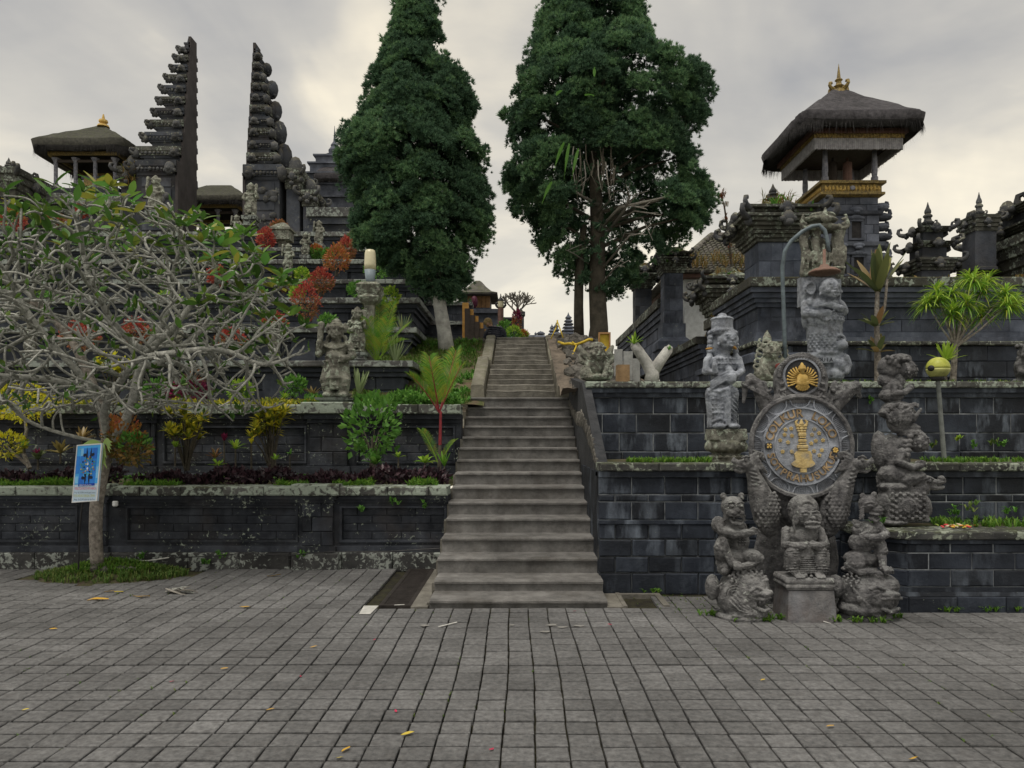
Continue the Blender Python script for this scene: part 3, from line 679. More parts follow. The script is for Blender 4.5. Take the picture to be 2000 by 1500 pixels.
# ------------------------------------------------------------------ carved temple ornament helpers
def curl(mb, p, dx, dy, s, n=6):
    l = math.hypot(dx, dy) or 1; dx, dy = dx/l, dy/l
    path = [(0, -.1), (.35, -.05), (.75, .12), (1.0, .45), (.92, .85), (.6, .95), (.45, .72)]
    rad = [.34, .34, .30, .27, .24, .20, .12]
    mb.tube([(p[0]+dx*a*s, p[1]+dy*a*s, p[2]+b*s) for a, b in path], [r*s for r in rad], n)
def knobs(mb, a, b, n, r, jit=.3):
    a, b = Vector(a), Vector(b)
    for i in range(n):
        q = a.lerp(b, (i+.5)/n); k = r*random.uniform(1-jit, 1+jit)
        mb.ell(q, (k, k*.8, k*random.uniform(.8, 1.3)), None, 1)
def cornice(t, m, mo, c, hx, hy, z, h, steps=4, grow=.10, curls=True, cs=.14, name='cornice'):
    """stepped slab that spreads upward, with carved knobs and upturned corner pieces"""
    b = MB(); prof = []
    for k in range(steps):
        g = grow*(k+1)/steps; z0, z1 = z+h*k/steps, z+h*(k+.82)/steps
        prof += [(hx+g, hy+g, z0), (hx+g+.006, hy+g+.006, z1)]
        if k < steps-1: prof.append((hx+g-.012, hy+g-.012, z1+.002))
    b.rect((c[0], c[1], 0), prof); b.build(name, m, t)
    if curls:
        for sx in (-1, 1):
            for sy in (-1, 1):
                q = MB(); curl(q, (c[0]+sx*(hx+grow*.8), c[1]+sy*(hy+grow*.8), z+h*.75), sx, sy, cs)
                q.ell((c[0]+sx*(hx+grow*.7), c[1]+sy*(hy+grow*.7), z+h*.4), (cs*.4, cs*.4, cs*.5), None, 1); q.build('corner_antefix', mo, t, True)
        for sx, sy in ((0, -1), (-1, 0), (1, 0)):
            q = MB(); x, y = c[0]+sx*(hx+grow), c[1]+sy*(hy+grow)
            q.ell((x, y, z+h*.55), (cs*.55, cs*.55, cs*.8), None, 2); q.ell((x+sx*cs*.3, y+sy*cs*.3, z+h*.2), cs*.42, None, 1)
            for e in (-1, 1): q.ell((x+(1-abs(sx))*e*cs*.5, y+(1-abs(sy))*e*cs*.5, z+h*.5), cs*.36, None, 1)
            q.build('centre_antefix', mo, t, True)
def finial(t, m, c, z, h, w_, name='finial'):
    b = MB(); k = h
    b.lathe((c[0], c[1], z), [(w_*.9, 0), (w_*.95, .06*k), (w_*.6, .10*k), (w_*.55, .17*k), (w_*.8, .22*k), (w_*.82, .27*k), (w_*.5, .33*k), (w_*.42, .42*k), (w_*.6, .47*k), (w_*.58, .52*k), (w_*.36, .57*k), (w_*.44, .63*k), (w_*.40, .70*k), (w_*.22, .80*k), (w_*.10, .92*k), (.004, k)], 8, .3)
    for a in range(4):
        th = a*math.pi/2+.78
        curl(b, (c[0]+w_*.6*math.cos(th), c[1]+w_*.6*math.sin(th), z+.16*k), math.cos(th), math.sin(th), w_*.55, 5)
    b.build(name, m, t)
def tufts(parent, name, m, pts, n, L, wd, lean=.8, kind=None, droop=.5):
    """bunches of narrow blades rooted at points"""
    V = []; F = []; o = 0
    for p in pts:
        for k in range(n):
            a = random.uniform(0, 2*math.pi); le = random.uniform(.15, lean); l = L*random.uniform(.5, 1.15)
            dx, dy = math.cos(a)*le, math.sin(a)*le; sx, sy = -math.sin(a)*wd/2, math.cos(a)*wd/2
            x, y, z = p[0]+random.gauss(0, L*.06), p[1]+random.gauss(0, L*.06), p[2]
            mx, my, mz = x+dx*l*.5, y+dy*l*.5, z+l*.62
            ex, ey, ez = x+dx*l*1.1, y+dy*l*1.1, z+l*(1-droop*le)
            V += [(x-sx*.6, y-sy*.6, z), (x+sx*.6, y+sy*.6, z), (mx-sx, my-sy, mz), (mx+sx, my+sy, mz), (ex, ey, ez), (ex, ey, ez)]
            F += [(o, o+1, o+3), (o, o+3, o+2), (o+2, o+3, o+4)]; o += 6
    me = fast_mesh(name, np.array(V, float), np.array(F)); ob = link(name, me, m, parent)
    if kind: ob['kind'] = kind
    return ob
def rand_on(x0, x1, y0, y1, fz, n): return [(x, y, fz(x, y)) for x, y in ((random.uniform(x0, x1), random.uniform(y0, y1)) for _ in range(n))]
def thatch(t, c, hx, hy, ze, zp, th, ridge=0.0, m=None, me=None, K=72, shag=.05, belly=1.25):
    def loop(sx, sy, z, nzs=0.0, sd=0.0):
        out = []
        for k in range(K):
            a = 2*math.pi*k/K; ca, sa = math.cos(a), math.sin(a); e = .2
            x = math.copysign(abs(ca)**e, ca)*sx; y = math.copysign(abs(sa)**e, sa)*sy
            q = nzs*(nz(x*4, y*4, 1, sd)+.6*nz(x*13, y*13, 1, sd))
            lift = .10*th*(abs(x)*abs(y)/(sx*sy+1e-6))**3 if sx > .5*hx else 0
            out.append((c[0]+x*(1+q*.3), c[1]+y*(1+q*.3), z+q*.6+lift))
        return out
    L = [loop(hx*.99, hy*.99, ze+th*.35, shag, 1)]; n = 10
    for k in range(n+1):
        u = k/n; s = 1-u; zz = ze+th*.75+(zp-ze-th*.75)*(u**(1/belly))
        L.append(loop(ridge*hx+(hx*1.01-ridge*hx)*s+.02, (hy*1.01)*s+.02, zz, shag*(.7 if k else 1), 2+k*.1))
    V = sum(L, []); N = len(L)
    F = [(i*K+k, i*K+(k+1) % K, (i+1)*K+(k+1) % K, (i+1)*K+k) for i in range(N-1) for k in range(K)]+[tuple(range((N-1)*K, N*K))]
    b = MB(); b.add(V, F); b.build('thatch', m, t, True)
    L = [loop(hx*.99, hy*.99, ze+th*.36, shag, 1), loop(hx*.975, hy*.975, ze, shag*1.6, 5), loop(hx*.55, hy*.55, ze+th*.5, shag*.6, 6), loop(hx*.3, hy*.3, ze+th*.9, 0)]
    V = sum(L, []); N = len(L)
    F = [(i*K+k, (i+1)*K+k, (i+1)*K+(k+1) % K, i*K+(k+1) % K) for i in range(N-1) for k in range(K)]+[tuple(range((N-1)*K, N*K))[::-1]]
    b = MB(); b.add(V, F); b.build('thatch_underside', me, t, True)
    # loose straw along the eave
    V = []; F = []; o = 0
    base = loop(hx*.985, hy*.985, ze+th*.1, shag*1.5, 5)
    for k in range(900):
        q = random.random()*K; i = int(q); a, bq = Vector(base[i]), Vector(base[(i+1) % K]); p = a.lerp(bq, q-i)
        out = Vector((p.x-c[0], p.y-c[1], 0)).normalized(); l = th*random.uniform(.25, .6)
        e = p+Vector((random.gauss(0, .03), random.gauss(0, .03), -l))+out*.03; s = Vector((-out.y, out.x, 0))*.012
        p = p+Vector((0, 0, th*.25))
        V += [p-s, p+s, e]; F.append((o, o+1, o+2)); o += 3
    ob = link('eave_straw', fast_mesh('eave_straw', np.array([v[:] for v in V]), np.array(F)), me, t)

# ------------------------------------------------------------------ temple compound on the right
t = thing('compound_wall', 'high moulded temple compound wall on the right above the block terraces', 'wall', (6.5, 11.5, 2.3))
LF = [(3.85, 13.6), (3.85, 11.5), (10.6, 11.5)]; LO = [(3.75, 13.6), (3.75, 11.36), (10.6, 11.36)]
band(t, 'wall_core', M['core'], [(3.9, 13.6), (3.9, 11.56), (10.6, 11.56)], 2.2, 3.98, 0, .4)
for A, B in zip(LO, LO[1:]): blocks(t, M['wall_r'], A, B, 2.28, [.26, .26, .245], .62, d=.2)
capstones(t, M['cap_r'], LO, 3.05, .07, .05, .3, .9, 'ledge_stone')
band(t, 'base_moulding', M['compound'], LF, 3.12, 3.2, .07, .2, .02); band(t, 'base_moulding', M['compound'], LF, 3.202, 3.28, .035, .2)
for A, B in zip(LF, LF[1:]): blocks(t, M['compound'], A, B, 3.282, [.2, .2], .58, d=.1)
for k, (za, zb, pr) in enumerate(((3.684, 3.75, .04), (3.752, 3.82, .08), (3.822, 3.90, .12), (3.902, 3.98, .17))):
    band(t, 'cornice_moulding', M['compound'], LF, za, zb, pr, .3)
capstones(t, M['mossy'], LF, 3.982, .16, .2, .7, .8)
tufts(t, 'wall_moss', M['dry'], rand_on(4.8, 9.8, 11.35, 11.7, lambda x, y: 4.12, 26), 7, .12, .012, 1.0)
def pillar(name, label, cat, cx, cy, hw, z0, zs0, zs1, zt, m, ped=True, fin=True, grow=.2, cs=.16, moss=True, hy=None):
    t = thing(name, label, cat, (cx, cy, z0)); hy = hy or hw
    b = MB(); b.rect((cx, cy, 0), [(hw+.14, hy+.14, z0), (hw+.14, hy+.14, z0+(zs0-z0)*.5), (hw+.20, hy+.20, z0+(zs0-z0)*.52), (hw+.20, hy+.20, z0+(zs0-z0)*.66), (hw+.06, hy+.06, z0+(zs0-z0)*.75), (hw+.06, hy+.06, zs0)])
    b.build('pedestal', m, t)
    h = zs1-zs0; rows = max(3, int(h/.3))
    for A, B in (((cx-hw, cy+hy), (cx-hw, cy-hy)), ((cx-hw, cy-hy), (cx+hw, cy-hy)), ((cx+hw, cy-hy), (cx+hw, cy+hy))):
        blocks(t, m, A, B, zs0, [h/rows]*rows, max(.3, hw*1.1), d=hw*.6, gap=.005, jit=.003)
    q = MB(); q.box(cx-hw+.02, cx+hw-.02, cy-hy+.02, cy+hy-.02, zs0, zs1); q.build('core', M['core'], t)
    H = zt-zs1
    cornice(t, M['mossy'], M['orn'], (cx, cy), hw, hy, zs1, H*.24, 3, grow*.35, False)
    cornice(t, M['mossy'], M['orn'], (cx, cy), hw+grow*.15, hy+grow*.15, zs1+H*.245, H*.30, 4, grow*.8, True, cs)
    cornice(t, M['mossy'], M['orn'], (cx, cy), hw*.9, hy*.9, zs1+H*.55, H*.2, 3, grow*.9, True, cs*.9)
    b = MB(); b.rect((cx, cy, 0), [(hw*.95+grow*.6, hy*.95+grow*.6, zs1+H*.752), (hw*.8, hy*.8, zs1+H*.9), (hw*.55, hy*.55, zt)]); b.build('crown_slab', M['mossy'], t)
    if fin: finial(t, M['orn'], (cx, cy), zt-.01, hw*1.0, hw*.42)
    if moss:
        tufts(t, 'moss_tuft', M['dry'], rand_on(cx-hw, cx+hw, cy-hy-.15, cy, lambda x, y: zs1+H*.8, 10), 9, .26*hw/.35, .014, 1.0)
        tufts(t, 'fern_tuft', M['green'], rand_on(cx-hw-.15, cx+hw+.1, cy-hy-.2, cy-hy, lambda x, y: zs1+H*random.uniform(.3, .8), 9), 6, .2*hw/.35, .03, 1.1)
    return t
pillar('corner_pillar', 'stout corner pillar of the compound with a mossy carved crown and finial', 'pillar', 4.22, 11.86, .36, 2.3, 3.22, 4.74, 5.46, M['compound'], grow=.34, cs=.17)
pillar('wall_pillar', 'slim wall pillar with a wide crown overgrown by brown grass', 'pillar', 4.16, 14.5, .27, 2.5, 3.2, 4.05, 5.0, M['compound'], grow=.36, cs=.15, fin=False)
pillar('wall_pillar', 'dark pillar beside the right cypress trunk at the white house corner', 'pillar', 4.25, 19.9, .26, 3.2, 4.7, 6.1, 6.85, M['compound'], grow=.24, cs=.13, fin=False)
def side_wall(label, y0, y1, z0, z1, x=3.85, n=3):
    t = thing('compound_side_wall', label, 'wall', (x, y0, z0)); L = [(x, y1), (x, y0)]; H = z1-z0
    band(t, 'wall_core', M['core'], [(x+.06, y1), (x+.06, y0)], z0, z1-.1, 0, .4)
    rows = max(2, int(H*.5/.24)); blocks(t, M['compound'], L[0], L[1], z0+H*.12, [H*.5/rows]*rows, .6, d=.1)
    band(t, 'base_moulding', M['compound'], L, z0, z0+H*.12, .06, .3)
    for k in range(3): band(t, 'cornice_moulding', M['compound'], L, z0+H*(.622+.08*k), z0+H*(.70+.08*k)-.004, .03+.05*k, .3)
    capstones(t, M['mossy'], L, z0+H*.865, H*.135, .19, .6, .8)
    tufts(t, 'wall_moss', M['dry'], rand_on(x-.1, x+.2, y0, y1, lambda a, b: z1, 14), 6, .14, .012, 1.0)
side_wall('side wall with moss ridge between the two nearer compound pillars', 13.65, 14.2, 2.4, 3.9)
side_wall('lower side wall with sloping view past the forked white stump', 14.8, 19.6, 2.5, 3.68)
side_wall('side wall stretch beyond the dark pillar, partly behind the cypress trunk', 20.2, 29, 3.6, 5.5, 4.1)
pillar('wall_pillar', 'farthest ruined-looking pillar just right of the cypress trunk', 'pillar', 4.2, 24.4, .28, 3.8, 4.8, 6.6, 7.5, M['gate'], grow=.3, cs=.2, fin=False)
# white house with tiled roof behind the side wall
t = thing('white_house', 'white plastered house with a mossy grey tiled roof behind the compound wall', 'house', (7.0, 23, 3.8))
b = MB(); b.box(5.0, 9.6, 21.6, 25.5, 3.8, 6.35); b.build('wall', M['plaster'], t)
b = MB(); b.box(4.75, 9.9, 21.3, 25.8, 6.352, 6.45); b.build('eave_board', M['redwood'], t)
rp = MB(); ap_ = (7.0, 23.5); rz0, rz1 = 6.46, 8.15
RC = [(4.5, 21.1), (10.1, 21.1), (10.1, 26.0), (4.5, 26.0)]; RG = [(6.3, 23.5), (8.2, 23.5)]
rp.add([(x, y, rz0) for x, y in RC]+[(x, y, rz1) for x, y in RG], [(0, 1, 5, 4), (1, 2, 5), (2, 3, 4, 5), (3, 0, 4), (3, 2, 1, 0)])
rf = rp.build('roof', M['tile'], t)
tl = MB()
for i in range(34):
    for j in range(16):
        u0 = j/16; xl = RC[0][0]+(RG[0][0]-RC[0][0])*u0; xr = RC[1][0]+(RG[1][0]-RC[1][0])*u0
        x = RC[0][0]+(i+.5)*(RC[1][0]-RC[0][0])/34
        if not xl < x < xr: continue
        y = RC[0][1]+(RG[0][1]-RC[0][1])*u0; z = rz0+(rz1-rz0)*u0
        tl.tube([(x, y-.02, z+.03), (x, y+.16, z+.125)], [.075, .066], 6, .55)
for i in range(24):
    for j in range(14):
        u0 = j/14; yl = RC[0][1]+(RG[0][1]-RC[0][1])*u0; yr = RC[3][1]+(RG[0][1]-RC[3][1])*u0
        y = RC[0][1]+(i+.5)*(RC[3][1]-RC[0][1])/24
        if not yl < y < yr: continue
        x = RC[0][0]+(RG[0][0]-RC[0][0])*u0; z = rz0+(rz1-rz0)*u0
        tl.tube([(x-.02, y, z+.03), (x+.14, y, z+.15)], [.09, .08], 6, .55)
o = tl.build('roof_tile', M['tile'], t); o['kind'] = 'stuff'
b = MB(); b.tube([(*RG[0], rz1+.05), (*RG[1], rz1+.05)], .12, 8); b.tube([(*RC[0], rz0+.06), (*RG[0], rz1+.05)], .10, 8); b.tube([(*RC[1], rz0+.06), (*RG[1], rz1+.05)], .10, 8); b.build('ridge', M['tile'], t)
tufts(t, 'roof_grass', M['dry'], rand_on(4.8, 8, 21.0, 21.7, lambda x, y: 6.55+(y-21)*.6, 60), 8, .4, .02, 1.0)
b = MB(); b.sq((8.6, 21.8, 8.0-1.0), [(.08, -.4), (.1, 0), (.02, .5)]); b.build('roof_finial', M['tile'], t)
# kulkul drum tower
t = thing('drum_tower', 'tall stone drum tower with a shaggy thatched roof and gilded balcony on the right', 'tower', (8.3, 18.45, 4))
cx, cy = 8.27, 18.45
for k, (z0, z1, hw) in enumerate(((3.9, 5.35, .86), (5.35, 5.5, .95), (5.5, 6.3, .74), (6.3, 6.42, .80), (6.42, 7.1, .70), (7.1, 7.2, .76), (7.2, 7.56, .68))):
    if z1-z0 > .3:
        q = MB(); q.box(cx-hw+.03, cx+hw-.03, cy-hw+.03, cy+hw-.03, z0, z1); q.build('tower_core', M['core'], t)
        r = max(1, round((z1-z0)/.2))
        for A, B in (((cx-hw, cy+hw), (cx-hw, cy-hw)), ((cx-hw, cy-hw), (cx+hw, cy-hw)), ((cx+hw, cy-hw), (cx+hw, cy+hw))):
            blocks(t, M['tower'], A, B, z0, [(z1-z0)/r]*r, .36, d=.12, gap=.006)
    else:
        b = MB(); b.rect((cx, cy, 0), [(hw-.05, hw-.05, z0), (hw, hw, z0+.03), (hw+.02, hw+.02, z1)]); b.build('string_course', M['tower'], t)
for z, x in ((5.62, 8.42), (6.52, 8.38)):
    for dx in (-.42, 0) if z < 6 else (0, ):
        y = cy-.745+ (0 if z < 6 else .04)
        b = MB(); b.box(x+dx-.17, x+dx+.17, y-.055, y+.02, z+.42, z+.5); b.box(x+dx-.19, x+dx-.12, y-.045, y+.02, z, z+.42); b.box(x+dx+.12, x+dx+.19, y-.045, y+.02, z, z+.42); b.box(x+dx-.2, x+dx+.2, y-.06, y+.02, z-.05, z)
        b.ell((x+dx, y-.03, z+.52), (.15, .05, .07)); b.ell((x+dx-.13, y-.03, z+.5), (.09, .05, .05)); b.ell((x+dx+.13, y-.03, z+.5), (.09, .05, .05)); b.build('niche_frame', M['tower'], t)
        b = MB(); b.box(x+dx-.118, x+dx+.118, y-.012, y+.01, z+.002, z+.418); b.build('niche', M['thatch_e'], t)
        b = MB(); b.ell((x+dx, y-.04, z+.72), (.16, .05, .07)); b.ell((x+dx, y-.04, z+.66), (.1, .06, .05)); b.build('mask_relief', M['tower'], t)
for s in (-1, 1):                         # scalloped side wings
    for z in (5.6, 5.85, 6.1, 6.35, 6.6, 6.85, 7.1, 7.35):
        b = MB(); k = .28 if (z*4) % 2 < 1 else .2
        b.ell((cx+s*(.72+.1), cy-.55, z), (k, .16, .11)); curl(b, (cx+s*.85, cy-.55, z), s, 0, k*.7); b.build('side_scroll', M['tower'], t)
b = MB(); b.rect((cx, cy, 0), [(.70, .70, 7.56), (.80, .80, 7.60), (.80, .80, 7.66), (.74, .74, 7.67), (.74, .74, 7.86), (.82, .82, 7.87), (.82, .82, 7.94)]); b.build('balcony', M['gold'], t)
b = MB()
for s in np.linspace(-.66, .66, 15):
    b.ell((cx+s, cy-.75, 7.765), (.035, .03, .07), None, 1); b.ell((cx-.75, cy+s, 7.765), (.03, .035, .07), None, 1)
for k in range(26): b.ell((cx+random.uniform(-.68, .68), cy-.745, 7.765+random.uniform(-.07, .07)), random.uniform(.015, .035), None, 1)
b.build('balcony_carving', M['goldp'], t)
b = MB(); b.ell((cx, cy-.77, 7.765), (.07, .03, .06)); b.build('balcony_rosette', M['bluewood'], t)
for sx in (-.62, .62):
    for sy in (-.62, .62):
        b = MB(); b.lathe((cx+sx, cy+sy, 7.94), [(.085, 0), (.085, .14), (.06, .16), (.075, .3), (.065, .55), (.055, .8)], 10); b.build('post', M['bluewood'], t)
for x in (-.2, .18):
    b = MB(); b.lathe((cx+x, cy-.1, 7.97), [(.10, 0), (.12, .03), (.11, .66), (.03, .7), (.03, .8)], 12); b.build('slit_drum', M['redwood'] if x > 0 else M['darkwood'], t)
for z, hw, h, nm, mm in ((8.60, 1.08, .27, 'eave_fringe', 'cloth'), (8.87, 1.10, .10, 'gilded_frieze', 'gold'), (8.97, 1.16, .12, 'eave_frieze', 'redwood')):
    for A, B in (((cx-hw, cy+hw), (cx-hw, cy-hw)), ((cx-hw, cy-hw), (cx+hw, cy-hw)), ((cx+hw, cy-hw), (cx+hw, cy+hw)), ((cx+hw, cy+hw), (cx-hw, cy+hw))):
        b = MB(); a, c = Vector((*A, 0)), Vector((*B, 0)); u = (c-a).normalized(); nn = Vector((u.y, -u.x, 0)); V = []; F = []; n = 90
        for i in range(n+1):
            p = a+(c-a)*i/n+nn*(.016*(i % 2)+.01*nz(i*.3, hw)) if nm == 'eave_fringe' else a+(c-a)*i/n+nn*.02*(i % 3 == 0)
            e = .03*nz(i*.9, z) if nm == 'eave_fringe' else 0
            V += [(p.x, p.y, z+e), (p.x, p.y, z+h), (p.x-nn.x*.05, p.y-nn.y*.05, z+h), (p.x-nn.x*.05, p.y-nn.y*.05, z+e)]
        for i in range(n):
            for k in range(4): F.append((4*i+k, 4*i+(k+1) % 4, 4*i+4+(k+1) % 4, 4*i+4+k))
        b.add(V, F); b.build(nm, M[mm], t)
b = MB(); b.box(cx-1.04, cx+1.04, cy-1.04, cy+1.04, 8.88, 8.95); b.build('ceiling', M['darkwood'], t)
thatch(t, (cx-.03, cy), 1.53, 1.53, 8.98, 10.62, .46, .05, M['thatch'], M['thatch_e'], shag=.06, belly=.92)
b = MB(); b.lathe((cx, cy, 10.45), [(.22, 0), (.2, .08), (.1, .1), (.09, .16), (.15, .2), (.08, .25), (.06, .33), (.1, .37), (.05, .42), (.03, .6), (.003, .8)], 10)
for a in range(4): curl(b, (cx+.15*math.cos(a*1.57+.4), cy+.15*math.sin(a*1.57+.4), 10.56), math.cos(a*1.57+.4), math.sin(a*1.57+.4), .16)
b.build('finial', M['gold'], t)
# stone finial tower and the carved gate at the right edge
def stone_shrine(name, label, cat, c, z0, tiers, m=M['gate'], fh=.6, cs=.16):
    t = thing(name, label, cat, (c[0], c[1], z0))
    for hw, za, zb, g in tiers:
        b = MB(); b.rect((c[0], c[1], 0), [(hw*1.1, hw*1.1, za), (hw*1.1, hw*1.1, za+.05), (hw, hw, za+.06), (hw, hw, zb)]); b.build('tier_body', m, t)
        cornice(t, M['mossy'], M['orn'], c, hw, hw, zb, (zb-za)*.42, 4, g, True, cs)
    finial(t, M['orn'], c, tiers[-1][2]+(tiers[-1][2]-tiers[-1][1])*.42, fh, tiers[-1][0]*.75)
    return t
x = X(1812, 13.2)
stone_shrine('stone_finial_tower', 'three tiered stone finial tower with curled corners on the compound wall', 'shrine', (x, 13.2), 4.1, [(.26, 4.1, 4.62, .13), (.22, 4.83, 5.05, .12), (.18, 5.14, 5.34, .11)], fh=.52, cs=.13)
t = stone_shrine('carved_gate', 'bulky carved stone gate overgrown with ferns at the right edge', 'gate', (10.0, 13.4), 4.0, [(.95, 2.6, 4.45, .2), (.8, 4.9, 5.3, .22), (.62, 5.5, 5.78, .2)], fh=.8, cs=.24)
tufts(t, 'fern_tuft', M['green'], rand_on(9.0, 10.4, 12.4, 12.8, lambda x, y: random.uniform(4.8, 5.9), 26), 7, .22, .02, 1.1)
tufts(t, 'moss_tuft', M['dry'], rand_on(9.1, 10.6, 12.4, 12.8, lambda x, y: random.uniform(5.0, 6.1), 30), 8, .2, .014, 1.0)
stone_shrine('stone_finial', 'small slender stone finial on the left shoulder of the carved gate', 'finial', (X(1912, 13), 13), 4.6, [(.19, 4.6, 5.3, .07), (.15, 5.36, 5.5, .06)], fh=.5, cs=.09)

# ------------------------------------------------------------------ split gate above the temple base
def gate_half(label, xin, sg, tiers, D=34.0, lab_=None):
    """tiers: (pixel row bottom, pixel row top, pixel column of the outer edge)"""
    back = D+2.0
    dep = lambda py: D+1.45*max(0, (440-py)/365); ZZ = lambda py: Z(py, dep(py)+.1)
    z0 = ZZ(tiers[0][0]); zt = ZZ(tiers[-1][1])
    t = thing('split_gate_half', label, 'gate', (xin, D, z0), 'halves of the split temple gate')
    n = len(tiers)
    for i, (pb, pt, po) in enumerate(tiers):
        za, zb = ZZ(pb), ZZ(pt); yf = dep(pb); xo = X(po+(13 if sg < 0 and i > 0 else 0), yf+.4); w_ = max(.25, abs(xo-xin)); h = zb-za
        hc = min(h*.50, .55)
        b = MB()
        def bx(f0, f1, u0, u1, a, c):       # f: front y, u: distance from split plane
            x0, x1 = sorted((xin+sg*u0, xin+sg*u1)); b.box(x0, x1, f0, f1, a, c)
        bx(yf+.04, back-.1, .02, w_*(.93 if h > 1.5 else .84), za, zb-1.3*hc); bx(yf+.0, back-.05, .02, w_*.92, zb-1.3*hc, zb-hc)
        b.build('tier_body', M['gate'], t)
        if h > 1.5:                       # panelled lower body
            for q in range(5):
                b = MB(); z1 = za+(h-1.4*hc)*(q+.1)/5; bx(yf+.015-.03*(q % 2), yf+.3, .3, w_*.8, z1, z1+(h-1.4*hc)*.16); b.build('relief_panel', M['gate'], t)
            for q in range(9):
                b = MB(); b.ell((xin+sg*random.uniform(.5, w_*.8), yf+.02, za+random.uniform(.4, h-1.2)), (random.uniform(.1, .24), .1, random.uniform(.1, .25)), None, 2); b.build('carved_boss', M['orn'], t, True)
        if i == n-1:
            b = MB(); bx(yf, back, 0.02, w_*.8, za, za+h*.3); b.build('tier_body', M['gate'], t)
            b = MB(); x0, x1 = sorted((xin+sg*.02, xin+sg*w_*.6)); b.box(x0, x1, yf+.05, back-.2, za+h*.3, zb, .06); b.build('spike', M['gate'], t); continue
        b = MB(); bx(yf-.05, back+.1, 0.02, w_, zb-hc, zb-.52*hc); bx(yf-.10, back+.14, 0.02, w_+.02, zb-.52*hc, zb-.01); b.build('tier_cornice', M['mossy'] if i % 2 else M['gate'], t)
        s = .17+.30*hc; zc = zb-.75*hc
        b = MB()
        if sg < 0:
            q_ = random.uniform(.85, 1.1); curl(b, (xin+sg*w_, yf-.05, zc-.02), sg, -.3, s*.95*q_); b.ell((xin+sg*w_, yf, zc), (s*.7, s*.6, hc*.75), None, 1); b.ell((xin+sg*(w_+s*.6), yf-.03, zc+s*.2), (s*.52*q_, s*.42, s*.62), None, 1); b.ell((xin+sg*(w_+s*.3), yf-.1, zc+s*.5), (s*.4, s*.3, s*.4*q_), None, 1); b.ell((xin+sg*(w_+s*.5), yf, zc-s*.5), (s*.34, s*.3, s*.3), None, 1)
        else: b.ell((xin+sg*w_, yf, zc), (s*.8, s*.7, hc*.8), None, 1)
        b.build('corner_antefix', M['orn'], t, True)
        if sg > 0 and i in (1, 3, 5, 7, 9):
            b = MB(); e_ = .34+.05*(10-i)*random.uniform(.6, 1); b.ell((xin+sg*(w_+.04), yf+.9, zb+.1), (.26+.05*(10-i)*.4, .22, e_), None, 2); b.ell((xin+sg*(w_-.05), yf+.75, zb+.05), (.2, .3, e_*.7), None, 1); knobs(b, (xin+sg*(w_+.2), yf+.8, zb-e_*.6), (xin+sg*(w_+.05), yf+.8, zb+e_*.9), 5, .1); b.build('side_ear', M['gate'], t, True)
        b = MB(); x = xin+sg*(w_*.5 if sg < 0 else .3); b.ell((xin+sg*.30, yf-.13, zc), (s*.75, s*.5, hc*.6), None, 2); b.ell((xin+sg*.30, yf-.25, zc-.1*hc), s*.4, None, 1)
        for e in (-1, 1): b.ell((xin+sg*.30+e*s*.6, yf-.12, zc-.1), s*.36, None, 1)
        b.build('front_antefix', M['orn'], t, True)
        b = MB(); knobs(b, (xin+sg*.6, yf-.1, zb-.78*hc), (xin+sg*w_*.9, yf-.1, zb-.78*hc), max(2, int(w_/.28)), .16*hc); b.build('carved_band', M['orn'], t, True)
        b = MB(); b.ell((xin+sg*.18, back+.18, zc), (.2, .2, hc*.7), None, 1); b.build('rear_antefix', M['gate'], t, True)
    # smooth split face, following the stepping front
    pts = [(D, z0)]; 
    for i, (pb, pt, po) in enumerate(tiers):
        za, zb = ZZ(pb), ZZ(pt); yf = dep(pb); pts += [(yf, za), (yf, zb)]
    pts += [(back, zt), (back, z0)]
    V = [(xin-sg*.03, y, z) for y, z in pts]+[(xin+sg*.1, y, z) for y, z in pts]; k = len(pts)
    b = MB(); b.add(V, [tuple(range(k)), tuple(range(2*k-1, k-1, -1))]+[(i, (i+1) % k, (i+1) % k+k, i+k) for i in range(k)]); b.build('split_face', M['gateflat'], t)
    return t
XL, XRR = X(346, 34), X(475, 34)
tL = gate_half('left half of the tall black split gate with its smooth inner face showing', XL, -1, [(452, 322, 268), (322, 290, 262), (290, 262, 280), (262, 238, 290), (238, 215, 300), (215, 193, 309), (193, 171, 317), (171, 150, 326), (150, 131, 335), (131, 112, 343), (112, 96, 349), (96, 75, 352)])
tR = gate_half('right half of the tall black split gate with rounded ears along its outer side', XRR, 1, [(452, 330, 556), (330, 302, 546), (302, 278, 541), (278, 254, 537), (254, 232, 533), (232, 209, 529), (209, 187, 526), (187, 166, 523), (166, 146, 519), (146, 126, 512), (126, 108, 505), (108, 87, 500)])
# wings and walls beside the gate
def wing(label, pxs, D=34.2):
    t = thing('gate_wing', label, 'gate wing', (X(pxs[0][0], D), D, TOPZ))
    for (pa, pb, py) in pxs:
        xa, xb, zt = X(pa, D), X(pb, D), Z(py, D); z0 = TOPZ-.1; h = zt-z0
        b = MB(); b.box(xa+.15, xb-.15, D+.1, D+1.5, z0, z0+h*.78); b.build('wing_body', M['gate'], t)
        c = ((xa+xb)/2, D+.8); cornice(t, M['mossy'], M['orn'], c, (xb-xa)/2-.15, .7, z0+h*.78, h*.2, 3, .16, True, .3)
        b = MB(); b.ell((c[0], D+.5, zt+.05), ((xb-xa)*.36, .25, .55), None, 2); b.build('round_ear', M['orn'], t, True)
    return t
t = wing('low wing stepping down from the left gate half toward the thatched pavilion', [(228, 272, 318)])
tufts(t, 'fern_tuft', M['dry'], rand_on(X(232, 34), X(268, 34), 33.9, 34.2, lambda x, y: Z(random.uniform(330, 365), 34), 16), 8, .55, .04, 1.1)
t = wing('wing stepping down from the right gate half with a big round ear', [(552, 590, 322), (585, 618, 366)])
